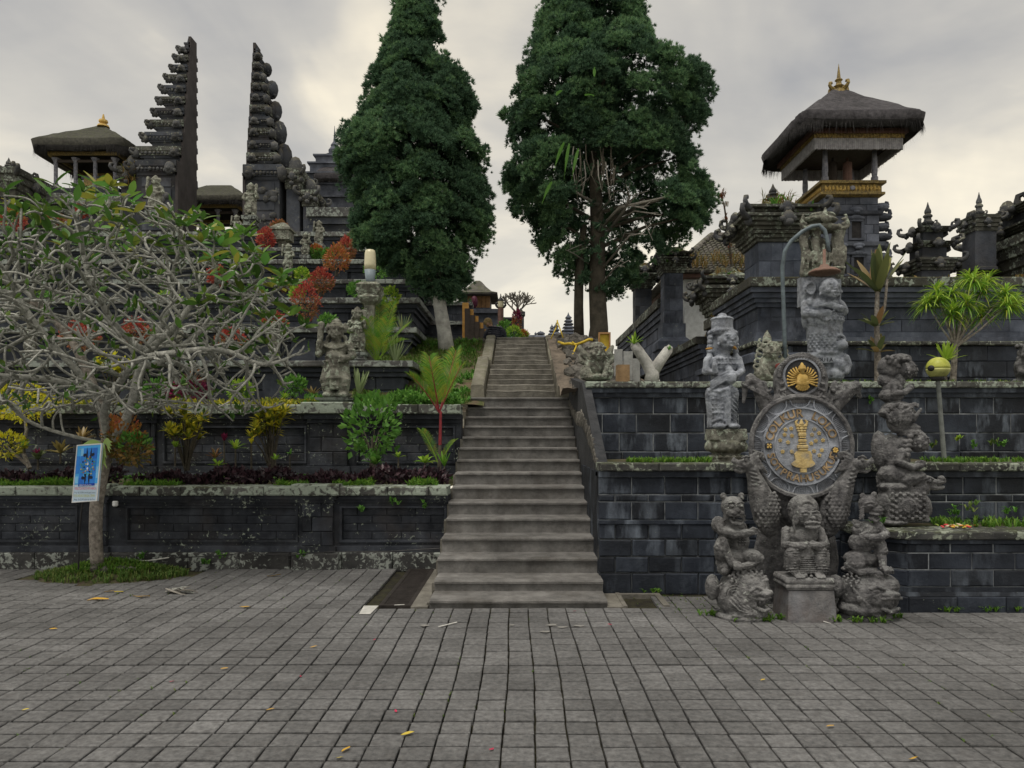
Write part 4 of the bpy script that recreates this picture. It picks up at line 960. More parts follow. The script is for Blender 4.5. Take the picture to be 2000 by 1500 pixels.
def far_wall(label, xa, xb, y, z0, z1, m=M['gate']):
    t = thing('temple_wall', label, 'wall', ((xa+xb)/2, y, z0)); L = [(xa, y), (xb, y)]; h = z1-z0
    blocks(t, m, L[0], L[1], z0, [h*.38, h*.38], 1.3, d=.4, gap=.02, c=.015)
    band(t, 'cornice_moulding', m, L, z0+h*.762, z0+h*.86, .12, .5); capstones(t, M['terrcap'], L, z0+h*.862, h*.14, .25, .9, 1.2)
far_wall('temple top wall left of the gate under the thatched pavilion', X(-20, 33.5), X(262, 33.5), 34.6, TOPZ-.2, Z(380, 34.6))
far_wall('temple top wall right of the gate beside the cypress', X(590, 33.5), X(720, 33.5), 34.4, TOPZ-.2, Z(408, 34.4))
b = MB(); y0 = 28.4
sg = thing('gate_stairs', 'dim stone stairs climbing between the halves of the split gate', 'staircase', (X(425, 30), 29, TOPZ-2))
for k in range(9):
    b = MB(); b.box(X(345, 33), X(478, 33), 29.5+k*.45, 34.8, TOPZ-2.1+k*.2, TOPZ-1.9+k*.22); b.build('step', M['terr'], sg)
# black carved shrine peak at the far left edge
stone_shrine('corner_shrine', 'black carved corner shrine at the left edge of the temple wall', 'shrine', (X(2, 33), 33.5), TOPZ, [(1.0, TOPZ-.3, Z(392, 33), .3), (.62, Z(385, 33), Z(360, 33), .3), (.4, Z(350, 33), Z(338, 33), .2)], fh=.8, cs=.35)
# thatched pavilions
def bale(label, c, hx, hy, zf, ze, zp, th, ridge, roofm, post=True, gold=True):
    t = thing('thatched_pavilion', label, 'pavilion', (c[0], c[1], zf))
    thatch(t, c, hx, hy, ze, zp, th, ridge, roofm, M['thatch_e'], shag=.06, belly=1.0)
    k = .72
    for x0, x1, y0, y1 in ((-hx*k, hx*k, -hy*k-.06, -hy*k+.06), (-hx*k, hx*k, hy*k-.06, hy*k+.06), (-hx*k-.06, -hx*k+.06, -hy*k+.07, hy*k-.07), (hx*k-.06, hx*k+.06, -hy*k+.07, hy*k-.07)):
        b = MB(); b.box(c[0]+x0, c[0]+x1, c[1]+y0, c[1]+y1, ze-.02, ze+.14); b.build('gilded_beam', M['gold'], t)
        b = MB(); b.box(c[0]+x0*.86, c[0]+x1*.86, c[1]+y0*.86, c[1]+y1*.86, ze-.30, ze-.18); b.build('tie_beam', M['darkwood'], t)
    for sx in (-1, -.33, .33, 1):
        for sy in (-1, 1):
            b = MB(); b.lathe((c[0]+sx*hx*.62, c[1]+sy*hy*.62, zf), [(.13, 0), (.13, .3), (.09, .35), (.09, ze-zf-.3), (.2, ze-zf-.1)], 8); b.build('post', M['bluewood'], t)
    b = MB(); b.rect((c[0], c[1], 0), [(hx*.72, hy*.72, zf-1.2), (hx*.72, hy*.72, zf-.25), (hx*.78, hy*.78, zf-.2), (hx*.78, hy*.78, zf)]); b.build('plinth', M['gate'], t)
    return t
zp = Z(243, 36); ze = Z(285, 34.5)
t = bale('thatched pavilion with gold trimmed beams left of the split gate', (X(196, 36.2), 36.2), 2.35, 2.0, Z(372, 35), Z(300, 34.6), zp, .75, .08, M['thatch_m'])
b = MB(); b.box(X(166, 35), X(203, 35), 34.9, 35.1, Z(364, 35), Z(350, 35)); b.build('gilded_panel', M['gold'], t)
b = MB(); b.box(X(160, 35), X(210, 35), 34.95, 35.3, Z(376, 35), Z(364, 35)); b.box(X(160, 35), X(208, 35), 34.95, 35.3, Z(350, 35), Z(345, 35)); b.build('altar_shelf', M['gate'], t)
b = MB(); b.lathe((X(202, 36.2), 36.2, zp-.05), [(.3, 0), (.25, .1), (.1, .15), (.22, .25), (.2, .35), (.08, .4), (.03, .65)], 10); b.build('finial', M['goldp'], t)
bale('mossy thatched pavilion roof seen through the split gate', (X(428, 41), 41), 2.3, 2.0, Z(455, 40), Z(404, 39.5), Z(362, 41), .6, .3, M['thatch_m'])
t = thing('thatched_shrine', 'tall pale stone shrine with a steep dark eave beside the left cypress', 'shrine', (X(652, 40), 40, TOPZ))
sx_ = X(650, 40)
for k, (pa, pb, hw) in enumerate(((440, 400, 1.5), (400, 372, 1.15), (372, 352, 1.25), (352, 330, 1.0), (330, 312, .75))):
    b = MB(); b.rect((sx_, 40, 0), [(hw, hw, Z(pa, 40)), (hw, hw, Z(pb, 40)-.1), (hw+.12, hw+.12, Z(pb, 40)-.09), (hw+.12, hw+.12, Z(pb, 40))]); b.build('shrine_tier', M['tower'], t)
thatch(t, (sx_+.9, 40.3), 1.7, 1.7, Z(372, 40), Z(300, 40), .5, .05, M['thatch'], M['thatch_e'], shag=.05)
b = MB(); b.lathe((sx_+.1, 40, Z(312, 40)), [(.5, 0), (.55, .2), (.3, .3), (.35, .5), (.2, .7), (.22, .8), (.08, 1.0), (.04, 1.4), (.01, 1.9)], 10); b.build('finial', M['tower'], t)

# ------------------------------------------------------------------ background at the head of the stairs
t = thing('wooden_pavilion', 'small wooden pavilion with orange boards and a tiled roof past the left cypress', 'pavilion', (X(935, 25), 25, 3.8))
xa, xb = X(905, 25), X(957, 25)
b = MB(); b.box(xa, xb, 25, 26.5, 3.8, Z(601, 25)); b.build('base_wall', M['compound'], t)
for k in range(6):
    b = MB(); b.box(xa+(xb-xa)*k/6+.006, xa+(xb-xa)*(k+1)/6-.006, 25.1, 25.2, Z(600, 25), Z(576, 25)); b.build('board', M['wood'], t)
b = MB(); b.box(xa, xb, 25.2, 26.4, Z(600, 25), Z(576, 25)); b.build('inner_wall', M['darkwood'], t)
zz = Z(577, 25); xm = (xa+xb)/2
b = MB(); V = []
for s, z in ((1.0, 0), (1.02, .06), (.72, .16), (.45, .36), (.22, .58), (.1, .66)):
    V += [(xm-.72*s, 25.75-1.0*s, zz+z), (xm+.72*s, 25.75-1.0*s, zz+z), (xm+.72*s, 25.75+1.0*s, zz+z), (xm-.72*s, 25.75+1.0*s, zz+z)]
b.add(V, [(3,2,1,0), (20,21,22,23)]+[(r*4+i, r*4+(i+1) % 4, r*4+4+(i+1) % 4, r*4+4+i) for r in range(5) for i in range(4)]); b.build('roof', M['tile'], t)
b = MB(); b.ell((X(927, 24.8), 24.6, Z(592, 24.8)), (.13, .12, .22)); t2 = thing('pink_flower_bush', 'small magenta flowering bush in front of the wooden pavilion', 'bush', (X(927, 24.8), 24.6, Z(600, 24.8)))
b.build('foliage', M['magenta'], t2)
far = thing('low_temple_wall', 'blue grey low temple wall below the wooden pavilion', 'wall', (X(950, 24), 24, 3.8))
band(far, 'wall_face', M['tower'], [(X(850, 24), 24), (X(977, 24), 24)], 3.7, Z(612, 24), 0, .4); band(far, 'coping', M['tower'], [(X(850, 24), 24), (X(979, 24), 24)], Z(612, 24), Z(604, 24), .1, .6)
far = thing('dark_terrace_wall', 'dark mossy terrace wall behind the left cypress trunk', 'wall', (-3, 20, 3.8))
blocks(far, M['terr'], (-6.5, 20), (X(934, 20), 20), 3.6, [.28, .28, .28, .28], .6, d=.3); band(far, 'coping', M['terrcap'], [(-6.5, 20), (X(935, 20), 20)], 4.72, 4.82, .08, .5)
blocks(far, M['terr'], (-6.5, 21.2), (X(922, 21.2), 21.2), 4.7, [.26, .26, .26], .6, d=.3); band(far, 'coping', M['terrcap'], [(-6.5, 21.2), (X(923, 21.2), 21.2)], 5.48, 5.58, .08, .5)
t = thing('ochre_stair', 'ochre painted stair with dark steps climbing left beyond the top landing', 'staircase', (X(930, 19), 19, 3.8))
for k in range(5):
    pa = 952-k*9.5; py = 655-k*13
    b = MB(); b.box(X(pa-11, 19), X(pa+1, 19), 19.0, 19.2, 3.6, Z(py-12, 19)); b.build('ochre_side', M['orange'], t)
    b = MB(); b.box(X(pa-6, 19), X(pa+4, 19), 18.95, 19.6, 3.6, Z(py, 19)); b.build('step', M['darkwood'], t)
t = thing('lamp_post', 'carved lamp post with a small lantern left of the bare tree', 'lamp', (X(978, 19.5), 19.5, 3.8))
lx = X(978, 19.5)
b = MB(); b.lathe((lx, 19.5, 3.8), [(.09, 0), (.09, .3), (.055, .35), (.055, .75), (.08, .8), (.08, Z(602, 19.5)-3.8)], 8); b.build('post', M['redwood'], t)
b = MB(); b.lathe((lx, 19.5, Z(602, 19.5)), [(.05, 0), (.08, .03), (.085, .18), (.05, .2)], 10); b.build('lantern', M['cream'], t)
b = MB(); b.lathe((lx, 19.5, Z(588, 19.5)), [(.09, 0), (.06, .06), (.02, .1), (.01, .2)], 8)
for s in (-1, 1): curl(b, (lx, 19.5, Z(600, 19.5)), s, 0, .13)
b.build('lantern_cap', M['black'], t)
def meru(label, px, D, pt, n, w0):
    t = thing('meru_shrine', label, 'shrine', (X(px, D), D, 3.8), 'distant shrines past the stairs'); x = X(px, D); z1 = Z(pt, D); z0 = Z(662, D); h = (z1-z0)
    b = MB(); b.box(x-w0*.4, x+w0*.4, D-w0*.4, D+w0*.4, 3.6, z0+.1); b.build('base', M['gate'], t)
    for k in range(n):
        u = k/n; w_ = w0*(1-.72*u); za = z0+h*.86*u; dz = h*.86/n
        b = MB(); b.rect((x, D, 0), [(w_*.42, w_*.42, za), (w_*.42, w_*.42, za+dz*.35), (w_*.62, w_*.62, za+dz*.36), (w_*.58, w_*.58, za+dz*.5), (w_*.3, w_*.3, za+dz)]); b.build('tier_roof', M['tower'], t)
    b = MB(); b.lathe((x, D, z0+h*.86), [(w0*.12, 0), (w0*.06, h*.06), (.01, h*.14)], 6); b.build('finial', M['tower'], t)
meru('tallest distant tiered shrine left of the thin cypress trunk', 1110, 55, 610, 7, 1.05)
meru('dark distant shrine with two slim peaks, left one', 1078, 45, 633, 4, .5)
meru('dark distant shrine with two slim peaks, right one', 1086, 46, 630, 4, .55)
meru('small distant shrine with a broad curved roof above the middle of the top step', 1056, 50, 646, 2, .75)
meru('tiny distant shrine roof left of the broad roofed shrine', 1037, 52, 654, 1, .8)
meru('thin distant pillar shrine between the two small roofs', 1046, 52, 648, 3, .3)
# bare frangipani tree far behind the landing
t = thing('bare_tree', 'bare dome shaped frangipani far behind the top landing', 'tree', (X(1010, 30), 30, 3.8))
b = MB(); c0 = Vector((X(1010, 30), 30, 3.7)); 
def fork(p, d, l, r, n):
    q = p+d*l; b.tube([p, q], [r, r*.75], 5)
    if n == 0: return
    for k in range(3 if n > 1 else 2):
        e = (d+Vector((random.gauss(0, .55), random.gauss(0, .55), random.gauss(.15, .25)))).normalized(); fork(q, e, l*.78, r*.72, n-1)
for k in range(4): fork(c0+Vector((0, 0, 3.05)), Vector((math.cos(k*1.6)*.7, math.sin(k*1.6)*.7, .75)).normalized(), .32, .05, 4)
b.build('branches', M['twig'], t); b = MB(); b.tube([c0, c0+Vector((0, 0, 3.1))], [.12, .07], 7); b.build('trunk', M['twig'], t)
far = thing('low_temple_wall', 'dark low wall with a slim post below the bare tree', 'wall', (X(1010, 26), 26, 3.8))
band(far, 'wall_face', M['gate'], [(X(975, 26), 26), (X(1022, 26), 26)], 3.7, Z(624, 26), 0, .4); band(far, 'coping', M['gate'], [(X(974, 26), 26), (X(1023, 26), 26)], Z(624, 26), Z(620, 26), .06, .5)
b = MB(); x = X(1017, 25.8); b.sq((x, 25.8, 0), [(.12, 3.7), (.12, Z(620, 26)), (.16, Z(618, 26)), (.16, Z(612, 26)), (.08, Z(610, 26)), (.02, Z(604, 26))]); b.build('post', M['gate'], far)
# ------------------------------------------------------------------ carved stone statues
TEX = {}
def btex(kind, size, depth=3):
    k = (kind, size, depth)
    if k not in TEX:
        t = bpy.data.textures.new('relief', kind); t.noise_scale = size
        if kind == 'CLOUDS': t.noise_depth = depth
        if kind == 'VORONOI': t.distance_metric = 'DISTANCE'
        TEX[k] = t
    return TEX[k]
class Carve(MB):
    """shapes typed in photograph pixels about a base point, carved into one stone body"""
    def __init__(s, px0, py0, D): super().__init__(); s.o = (px0, py0); s.D = D; s.k = D/FPX
    def q(s, px, py, d=0): return (px-s.o[0], d, s.o[1]-py)
    def e(s, px, py, d, rx, ry=None, rz=None, rot=None, sub=2):
        ry = rx if ry is None else ry; rz = rx if rz is None else rz
        s.ell(s.q(px, py, d), (rx, ry, rz), rot, sub); return s
    def l(s, pts, rad, n=8):
        rad = [rad]*len(pts) if not hasattr(rad, '__len__') else rad
        s.limb([s.q(*p) for p in pts], rad, n); return s
    def b(s, x0, x1, pt, pb, d0, d1, t=0):
        s.box(x0-s.o[0], x1-s.o[0], d0, d1, s.o[1]-pb, s.o[1]-pt, t); return s
    def lat(s, px, py, prof, n=14, d=0, sy=1):
        s.lathe(s.q(px, py, d), prof, n, .2, 1, sy); return s
    def ring(s, px, py, d, r, n, k, a0=0, a1=2*math.pi, fy=1.0, plane='xy'):
        for i in range(n):
            a = a0+(a1-a0)*(i+.5)/n
            if plane == 'xy': s.e(px+r*math.cos(a), py, d+r*fy*math.sin(a), k, k, k, None, 1)
            else: s.e(px+r*math.cos(a), py-r*fy*math.sin(a), d, k, k, k, None, 1)
        return s
    def face(s, px, py, d, r, yaw=0, fierce=False, hat=False):
        """eyes, brows, nose, lips, ears on a head of radius r; yaw turns it (degrees, + toward the right of the picture)"""
        a = R(yaw); ca, sa = math.cos(a), math.sin(a)
        def at(x, y, z): return (px+x*ca-y*sa, py-z, d+x*sa+y*ca)
        def el(x, y, z, rx, ry, rz, sub=1): s.ell(s.q(*at(x*r, y*r, z*r)), (rx*r, ry*r, rz*r), (0, 0, yaw), sub)
        el(0, 0, 0, .92, .95, 1.08, 3); el(0, -.35, -.45, .70, .62, .55, 2)
        for k in (-1, 1):
            el(k*.36, -.84, .16, .20 if fierce else .16, .16, .15 if fierce else .09); el(k*.38, -.86, .36, .27, .14, .08); el(k*.55, -.62, -.22, .28, .28, .26)
            el(k*.95, -.05, -.02, .14, .26, .36); el(k*1.0, -.1, -.5, .15, .18, .22); el(k*.36, -.87, .04, .22, .10, .05)
        el(0, -.98, .02, .12, .16, .26); el(0, -1.04, -.12, .24 if fierce else .18, .15, .13)
        if fierce:
            el(0, -.95, -.36, .46, .20, .10); el(0, -.86, -.66, .40, .22, .10); el(0, -.72, -.80, .36, .24, .16)
            for k in (-1, 1): el(k*.34, -.98, -.5, .06, .06, .16); el(k*.7, -.75, -.30, .2, .15, .2)
            for k in (-2, -1, 0, 1, 2): el(k*.1, -.93, -.44, .05, .06, .07)
        else:
            el(0, -.93, -.37, .27, .14, .06); el(0, -.90, -.49, .23, .14, .07); el(0, -.82, -.74, .26, .2, .16)
        return s
    def hand(s, px, py, d, dx, dz, dd, size, spread=(0, 0, 1)):
        """palm with four fingers and a thumb; (dx,dz,dd) is the pointing direction, dz up"""
        v = Vector((dx, dd, dz)).normalized(); sp = Vector(spread); sp = (sp-v*sp.dot(v)).normalized(); nn = v.cross(sp)
        c = Vector(s.q(px, py, d)); s.ell((c+v*size*.35)[:], (size*.42, size*.34, size*.40), None, 2)
        for k, L in zip((-1.5, -.5, .5, 1.5), (.78, .95, .9, .68)):
            b = c+v*size*.55+sp*k*size*.24; m_ = b+v*size*L*.5; e = m_+v*size*L*.42+nn*size*.12
            s.limb([b[:], m_[:], e[:]], [size*.145, size*.13, size*.10], 6)
        b = c+v*size*.15+sp*size*.42; s.limb([b[:], (b+v*size*.4+sp*size*.22)[:], (b+v*size*.72+sp*size*.12)[:]], [size*.17, size*.15, size*.11], 6)
        return s
    def stoneobj(s, name, m, parent=None, vox=1.4, relief=((.9, 9),), smooth=1, sub=0, kind='CLOUDS'):
        me = s.mesh(name); o = bpy.data.objects.new(name, me); COL.objects.link(o)
        md = o.modifiers.new('r', 'REMESH'); md.mode = 'VOXEL'; md.voxel_size = vox; md.use_smooth_shade = True
        if smooth: sm = o.modifiers.new('s', 'SMOOTH'); sm.factor = .5; sm.iterations = smooth
        for r in relief:
            dm = o.modifiers.new('d', 'DISPLACE'); dm.texture = btex(r[2] if len(r) > 2 else kind, r[1]); dm.strength = r[0]; dm.mid_level = .5; dm.texture_coords = 'LOCAL'
        dg = bpy.context.evaluated_depsgraph_get(); m2 = bpy.data.meshes.new_from_object(o.evaluated_get(dg)); m2.name = name
        bpy.data.objects.remove(o); bpy.data.meshes.remove(me)
        n = len(m2.vertices); co = np.empty(n*3, np.float32); m2.vertices.foreach_get('co', co)
        p = P(s.o[0], s.o[1], s.D); co = co.reshape(-1, 3)*s.k+np.array(p[:], np.float32); m2.vertices.foreach_set('co', co.ravel()); m2.update()
        m2.materials.clear(); m2.materials.append(m)
        return link(name, m2, None, parent)
FINE = ((.8, 12), (1.7, 4), (1.1, 1.9))
# ---- standing guardian used along the temple stairs (built once in its own 100-pixel frame)
def guardian(px, py, D, H, rz=0, m=None, label='', variant=0, group='temple guardian statues', ped=.16, vox=None, pw=1.0):
    k = H/100; t = thing('guardian_statue', label, 'statue', P(px, py, D), group)
    c = Carve(px, py, D); X0, Y0 = px, py
    def e(x, y, z, rx, ry, rz_, rot=None, sub=2): c.ell((x*k, y*k, z*k), (rx*k, ry*k, rz_*k), rot, sub)
    def l(pts, rad): c.limb([(x*k, y*k, z*k) for x, y, z in pts], [r*k for r in rad])
    f = -1 if variant % 2 else 1
    for s in (-1, 1):
        e(s*10, -7, 3, 6, 10, 4); l([(s*10, -2, 4), (s*13, -6, 22), (s*8, 0, 40)], [6, 7, 9]); l([(s*9, -3, 7), (s*9, -3.2, 8)], [7.2, 7.2])
        e(s*15, 0, 67, 7, 7, 6.5)
        for q in range(5): e(s*(10+q*1.1), -8-q*.3, 33-q*4.5, 3.2, 3, 2.6, None, 1)
    e(0, 0, 42, 15, 11, 9); e(0, -3, 52, 14, 12, 11); e(0, 0, 63, 15.5, 11, 10); l([(0, 0, 70), (0, -1, 76)], [7, 6.5])
    e(0, -9, 46, 15, 4, 2.6); e(0, -10.5, 45.5, 5, 3, 4)
    c.cbox((0, -9.5*k, 27*k), (11*k, 5*k, 34*k), None, -.25); 
    for q in range(4): e(0, -12.2, 40-q*8, 4.2-q*.2, 1.6, 2.2, None, 1)
    c.lathe((0, 0, 0), [(14*k, 44*k), (17.5*k, 34*k), (18.5*k, 24*k), (16*k, 23*k)], 14, .1, 1, .8)
    l([(f*16, 0, 67), (f*22, -2, 54), (f*13, -11, 49)], [5.6, 5.2, 4.4]); 
    for q in range(4): l([(f*(12-q*.3), -12.5, 51.5-q*2), (f*(7.5-q*.2), -15, 51-q*2)], [1.4, 1.1])
    l([(-f*16, 0, 67), (-f*22, -3, 56), (-f*19, -10, 66)], [5.6, 5.2, 4.4]); l([(-f*19, -12, 54), (-f*18.5, -9, 74), (-f*18, -5, 93)], [3.2, 3.8, 5.0])
    for q in range(4): l([(-f*21.5, -12.5, 64+q*2.2), (-f*17, -14.6, 64.2+q*2.2)], [1.4, 1.2])
    for s in (-1, 1):
        for z in (61, 57): e(s*20, -1.5, z, 6.6, 6.6, 1.3, None, 1)
    for q in range(9):
        a = math.pi*(q+.5)/9; e(13*math.cos(a), -7.5-3.5*math.sin(a), 68-6*math.sin(a), 1.9, 1.7, 1.9, None, 1)
    n0 = len(c.v); c.face(px, py-83*k, -2*k, 9.6*k, 0, True)
    for q in range(12):
        a = 2*math.pi*q/12; e(9.4*math.cos(a), -1+9.4*math.sin(a), 89.5, 2.6, 2.6, 3.0, None, 1)
    c.lathe((0, 0, 90*k), [(9.5*k, 0), (10*k, 2*k), (8*k, 3*k), (8.6*k, 5*k), (6*k, 6.5*k), (6.2*k, 8.5*k), (3*k, 11*k), (.4*k, 13*k)], 10)
    for s in (-1, 1): e(s*11, 2, 90, 3, 4, 7); e(s*11, 1, 76, 3, 3.4, 5)
    c.cbox((0, 9*k, 34*k), (26*k, 9*k, 62*k)); e(0, 6, 4, 19, 15, 4.6)
    c.stoneobj('figure', m or M['statue_l'], t, vox or max(.7, H/95), ((1.3*k, 8*k), (.7*k, 3*k)))
    if ped:
        b = MB(); p = P(px, py, D); u = D/FPX*H/100
        b.rect((p.x, p.y+.02, p.z), [(19*u*pw, 18*u, -ped), (19*u*pw, 18*u, -ped*.82), (17*u*pw, 16*u, -ped*.8), (17*u*pw, 16*u, -ped*.42), (21*u*pw, 20*u, -ped*.40), (22*u*pw, 21*u, -.003)]); b.build('pedestal', M['terrcap'], t)
    return t
guardian(657, 777, 10.72, 152, 0, M['statue_l'], 'large lichened guardian statue with club on the second left terrace pillar', 0, ped=.10, vox=1.5, pw=1.05)
guardian(698, 689, 12.75, 88, 0, M['statue_l'], 'pale lichened guardian statue just behind the large one by the feather palm', 1, ped=.13, vox=1.0)
for (px, py, D, H, v, lb) in (
    (563, 528, 20.35, 52, 0, 'seated looking stone guardian on the fourth temple tier, lowest of the stair row'),
    (597, 499, 22.8, 44, 1, 'stone guardian on the fifth temple tier between the two other small ones'),
    (623, 477, 25.3, 46, 0, 'topmost pale guardian of the small stair row right of the gate'),
    (490, 424, 30, 66, 1, 'tall pale guardian on a pedestal before the right gate half'),
    (304, 414, 30, 70, 0, 'tall weathered guardian before the left gate half'),
    (462, 464, 29, 44, 0, 'small grey guardian just left of the tall pale one before the right gate half'),
    (415, 476, 28.5, 34, 1, 'tiny guardian at the middle of the temple stair head'),
    (762, 520, 21, 36, 0, 'dim guardian half hidden by the left cypress foliage'),
    (536, 690, 12.8, 62, 1, 'lichened guardian behind the right rim of the bare branched tree'),
    (345, 690, 12.8, 62, 0, 'lichened guardian behind the middle of the bare branched tree'),
    (60, 690, 12.8, 62, 1, 'lichened guardian behind the left part of the bare branched tree')):
    guardian(px, py, D, H, 0, M['statue_l'], lb, v, ped=.006*H if D > 15 else .12, vox=max(.8, H/60))
t = thing('stone_lantern', 'square stone lantern box on a post beside the red shrubs', 'lantern', P(553, 478, 26))
p = P(553, 486, 26); b = MB(); b.sq((p.x, p.y, p.z), [(.14, -.1), (.14, .25), (.3, .28), (.3, .62), (.36, .63), (.36, .70), (.2, .85), (.05, .95)]); b.build('lantern_body', M['statue_l'], t)

# ---- shield group: beasts, tigers, monkey, nagas
D0 = 6.36
# left boulder beast
t = thing('beast_statue', 'grey stone boulder beast with a round eye and open beak under the left tiger', 'statue', P(1448, 1206, D0)); c = Carve(1448, 1206, D0)
c.e(1452, 1152, 0, 48, 44, 44, None, 3); c.e(1440, 1165, -6, 44, 40, 38); c.e(1470, 1150, -8, 30, 36, 40); c.e(1452, 1190, -4, 46, 42, 16)
c.e(1390, 1146, -4, 14, 17, 26); c.l([(1390, 1150, -18), (1396, 1142, -20), (1404, 1136, -20)], [2, 2, 2]); c.e(1412, 1108, -8, 14, 14, 15); c.e(1410, 1112, -20, 8, 6, 6); c.e(1404, 1104, -18, 3, 3, 3); c.e(1414, 1103, -19, 3, 3, 3); c.e(1400, 1098, -6, 5, 4, 6); c.e(1421, 1095, -6, 5, 4, 6)
c.e(1463, 1150, -42, 8.5, 6, 8.5); c.e(1463, 1150, -46, 4.5, 4, 4.5); c.l([(1450, 1146, -43), (1462, 1138, -44), (1476, 1143, -42)], [2.4, 3.4, 2.6])
c.e(1480, 1150, -38, 14, 16, 8, (0, -10, 0)); c.e(1488, 1148, -44, 7, 6, 6); c.l([(1461, 1160, -42), (1476, 1160, -47), (1490, 1158, -42)], [2.6, 3.2, 2.6]); c.l([(1466, 1178, -40), (1478, 1183, -43), (1488, 1180, -40)], [3.4, 4, 3.4]); c.e(1470, 1166, -42, 2.6, 2.6, 6); c.e(1477, 1165, -44, 2, 2, 4.5); c.e(1484, 1165, -42, 2, 2, 4); c.e(1462, 1172, -38, 4, 5, 9)
for k in range(46):
    a, r = k*2.4, 6+5.0*math.sqrt(k); x, y = 1452+r*math.cos(a)*.95, 1122+r*math.sin(a)*.42
    c.e(x, y, -18-18*math.sin(min(1, max(0, (y-1108)/34))*1.5), 4.2, 4, 3.8, None, 1)
for k in range(4): c.l([(1428-k*5, 1150+k*5, -40), (1440-k*3, 1168+k*5, -43), (1456, 1182+k*2, -42)], [1.8, 2.2, 1.4])
for k in range(3): c.ring(1424, 1152, -37, 6+k*5, 10+4*k, 1.7, .4, 3.4, 1, 'xz')
c.e(1436, 1194, -34, 16, 8, 5); c.e(1470, 1194, -34, 12, 8, 5); c.lat(1448, 1206, [(46, -3), (50, 0), (52, 6), (48, 11), (42, 12)], 22, 0, .85)
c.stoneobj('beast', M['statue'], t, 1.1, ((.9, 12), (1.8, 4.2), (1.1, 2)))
# right boulder beast
t = thing('beast_statue', 'dark stone boulder beast with a flat wide beak under the right tiger', 'statue', P(1690, 1206, D0)); c = Carve(1690, 1206, D0)
c.e(1690, 1156, 0, 52, 46, 44, None, 3); c.e(1712, 1160, -10, 36, 36, 36); c.e(1680, 1185, -4, 46, 42, 20); c.e(1633, 1146, 2, 17, 20, 24); c.e(1722, 1140, -12, 26, 30, 22)
c.l([(1700, 1160, -42), (1716, 1156, -48), (1740, 1160, -38)], [3.5, 5, 3.5]); c.e(1718, 1152, -42, 19, 10, 7); c.l([(1703, 1180, -38), (1718, 1186, -42), (1736, 1180, -36)], [4, 5, 4]); c.e(1712, 1168, -43, 2.5, 2.5, 5.5); c.e(1722, 1167, -43, 2, 2, 4); c.e(1728, 1167, -41, 2, 2, 4)
c.e(1690, 1146, -42, 7, 5, 5); c.l([(1680, 1142, -43), (1692, 1137, -44), (1706, 1142, -44)], [2.4, 3, 2.4]); c.e(1660, 1162, -38, 5, 4, 7)
for k in range(60):
    a, r = k*2.4, 6+5.2*math.sqrt(k); x, y = 1682+r*math.cos(a), 1126+r*math.sin(a)*.42; c.e(x, y, -14-20*math.sin(min(1, max(0, (y-1108)/36))*1.5), 3.4, 3.4, 3.4, None, 1)
for k in range(9): c.l([(1650+k*2, 1142+k*5, -30-k), (1668+k*2, 1164+k*3.4, -41), (1700, 1192+k*.6, -38)], [1.7, 2, 1.4])
c.lat(1690, 1206, [(46, -3), (50, 0), (50, 7), (44, 11)], 22, 0, .85)
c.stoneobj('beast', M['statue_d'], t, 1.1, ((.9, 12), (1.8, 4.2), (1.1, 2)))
# left tiger, face to the viewer, arm round the naga
t = thing('tiger_statue', 'pale stone tiger with gaping jaws hugging the naga left of the shield', 'statue', P(1440, 1108, D0)); c = Carve(1440, 1108, D0)
c.e(1428, 988, -8, 22, 20, 20, None, 3); c.e(1428, 999, -20, 17, 14, 12); c.face
for x in (1412, 1446): c.e(x, 970, -4, 7, 4, 9, (0, -18 if x < 1430 else 18, 0)); c.e(x, 972, -8, 3.6, 3, 5)
for x in (1421, 1439): c.e(x, 986, -26, 5, 4, 4.6); c.e(x, 986, -30, 2.2, 2, 2.2); c.l([(x-6, 980, -26), (x, 977.5, -28), (x+6, 980, -26)], [1.4, 2, 1.4])
c.e(1431, 994, -33, 6, 5, 4); c.e(1426, 999, -31, 7, 6, 5); c.e(1438, 999, -31, 7, 6, 5); c.l([(1418, 1004, -29), (1431, 1003, -35), (1446, 1004, -29)], [2, 2.4, 2])
c.l([(1420, 1013, -24), (1424, 1019, -29), (1433, 1021, -32), (1440, 1019, -29), (1445, 1012, -24)], [2.6, 3, 3.4, 3, 2.6]); c.e(1432, 1016, -26, 7, 5, 3)
for x in (1424, 1441): c.e(x, 1008.5, -32, 1.7, 1.7, 3.6)
for x in (1429, 1433, 1437): c.e(x, 1006.5, -33, 1.3, 1.3, 2); 
for k in range(7):
    for s in (-1, 1): c.l([(1430+s*14, 990+k*3.4, -18), (1430+s*(20+k*.4), 993+k*4, -12)], [1.6, 1.0])
c.e(1432, 1032, 2, 28, 22, 20); c.e(1444, 1058, 4, 21, 19, 26); c.e(1440, 1086, 4, 30, 24, 18); c.e(1402, 1024, -4, 14, 14, 17)
c.l([(1400, 1020, -4), (1406, 1035, -14), (1428, 1040, -24), (1456, 1037, -26)], [12, 10.5, 9.5, 8]); c.hand(1456, 1036, -26, 1, .15, -.2, 13, (0, 0, 1))
c.l([(1408, 1092, 0), (1404, 1066, -16), (1408, 1046, -14)], [11, 14.5, 8]); c.e(1404, 1068, -14, 13, 14, 25, (0, 6, 0)); c.l([(1406, 1052, -22), (1414, 1078, -24), (1422, 1096, -28)], [8, 8, 7]); c.e(1428, 1096, -32, 9, 11, 7)
for k in range(4): c.l([(1421+k*4, 1092, -38), (1422+k*4, 1099, -42), (1422+k*4, 1104, -41)], [2.8, 2.6, 2])
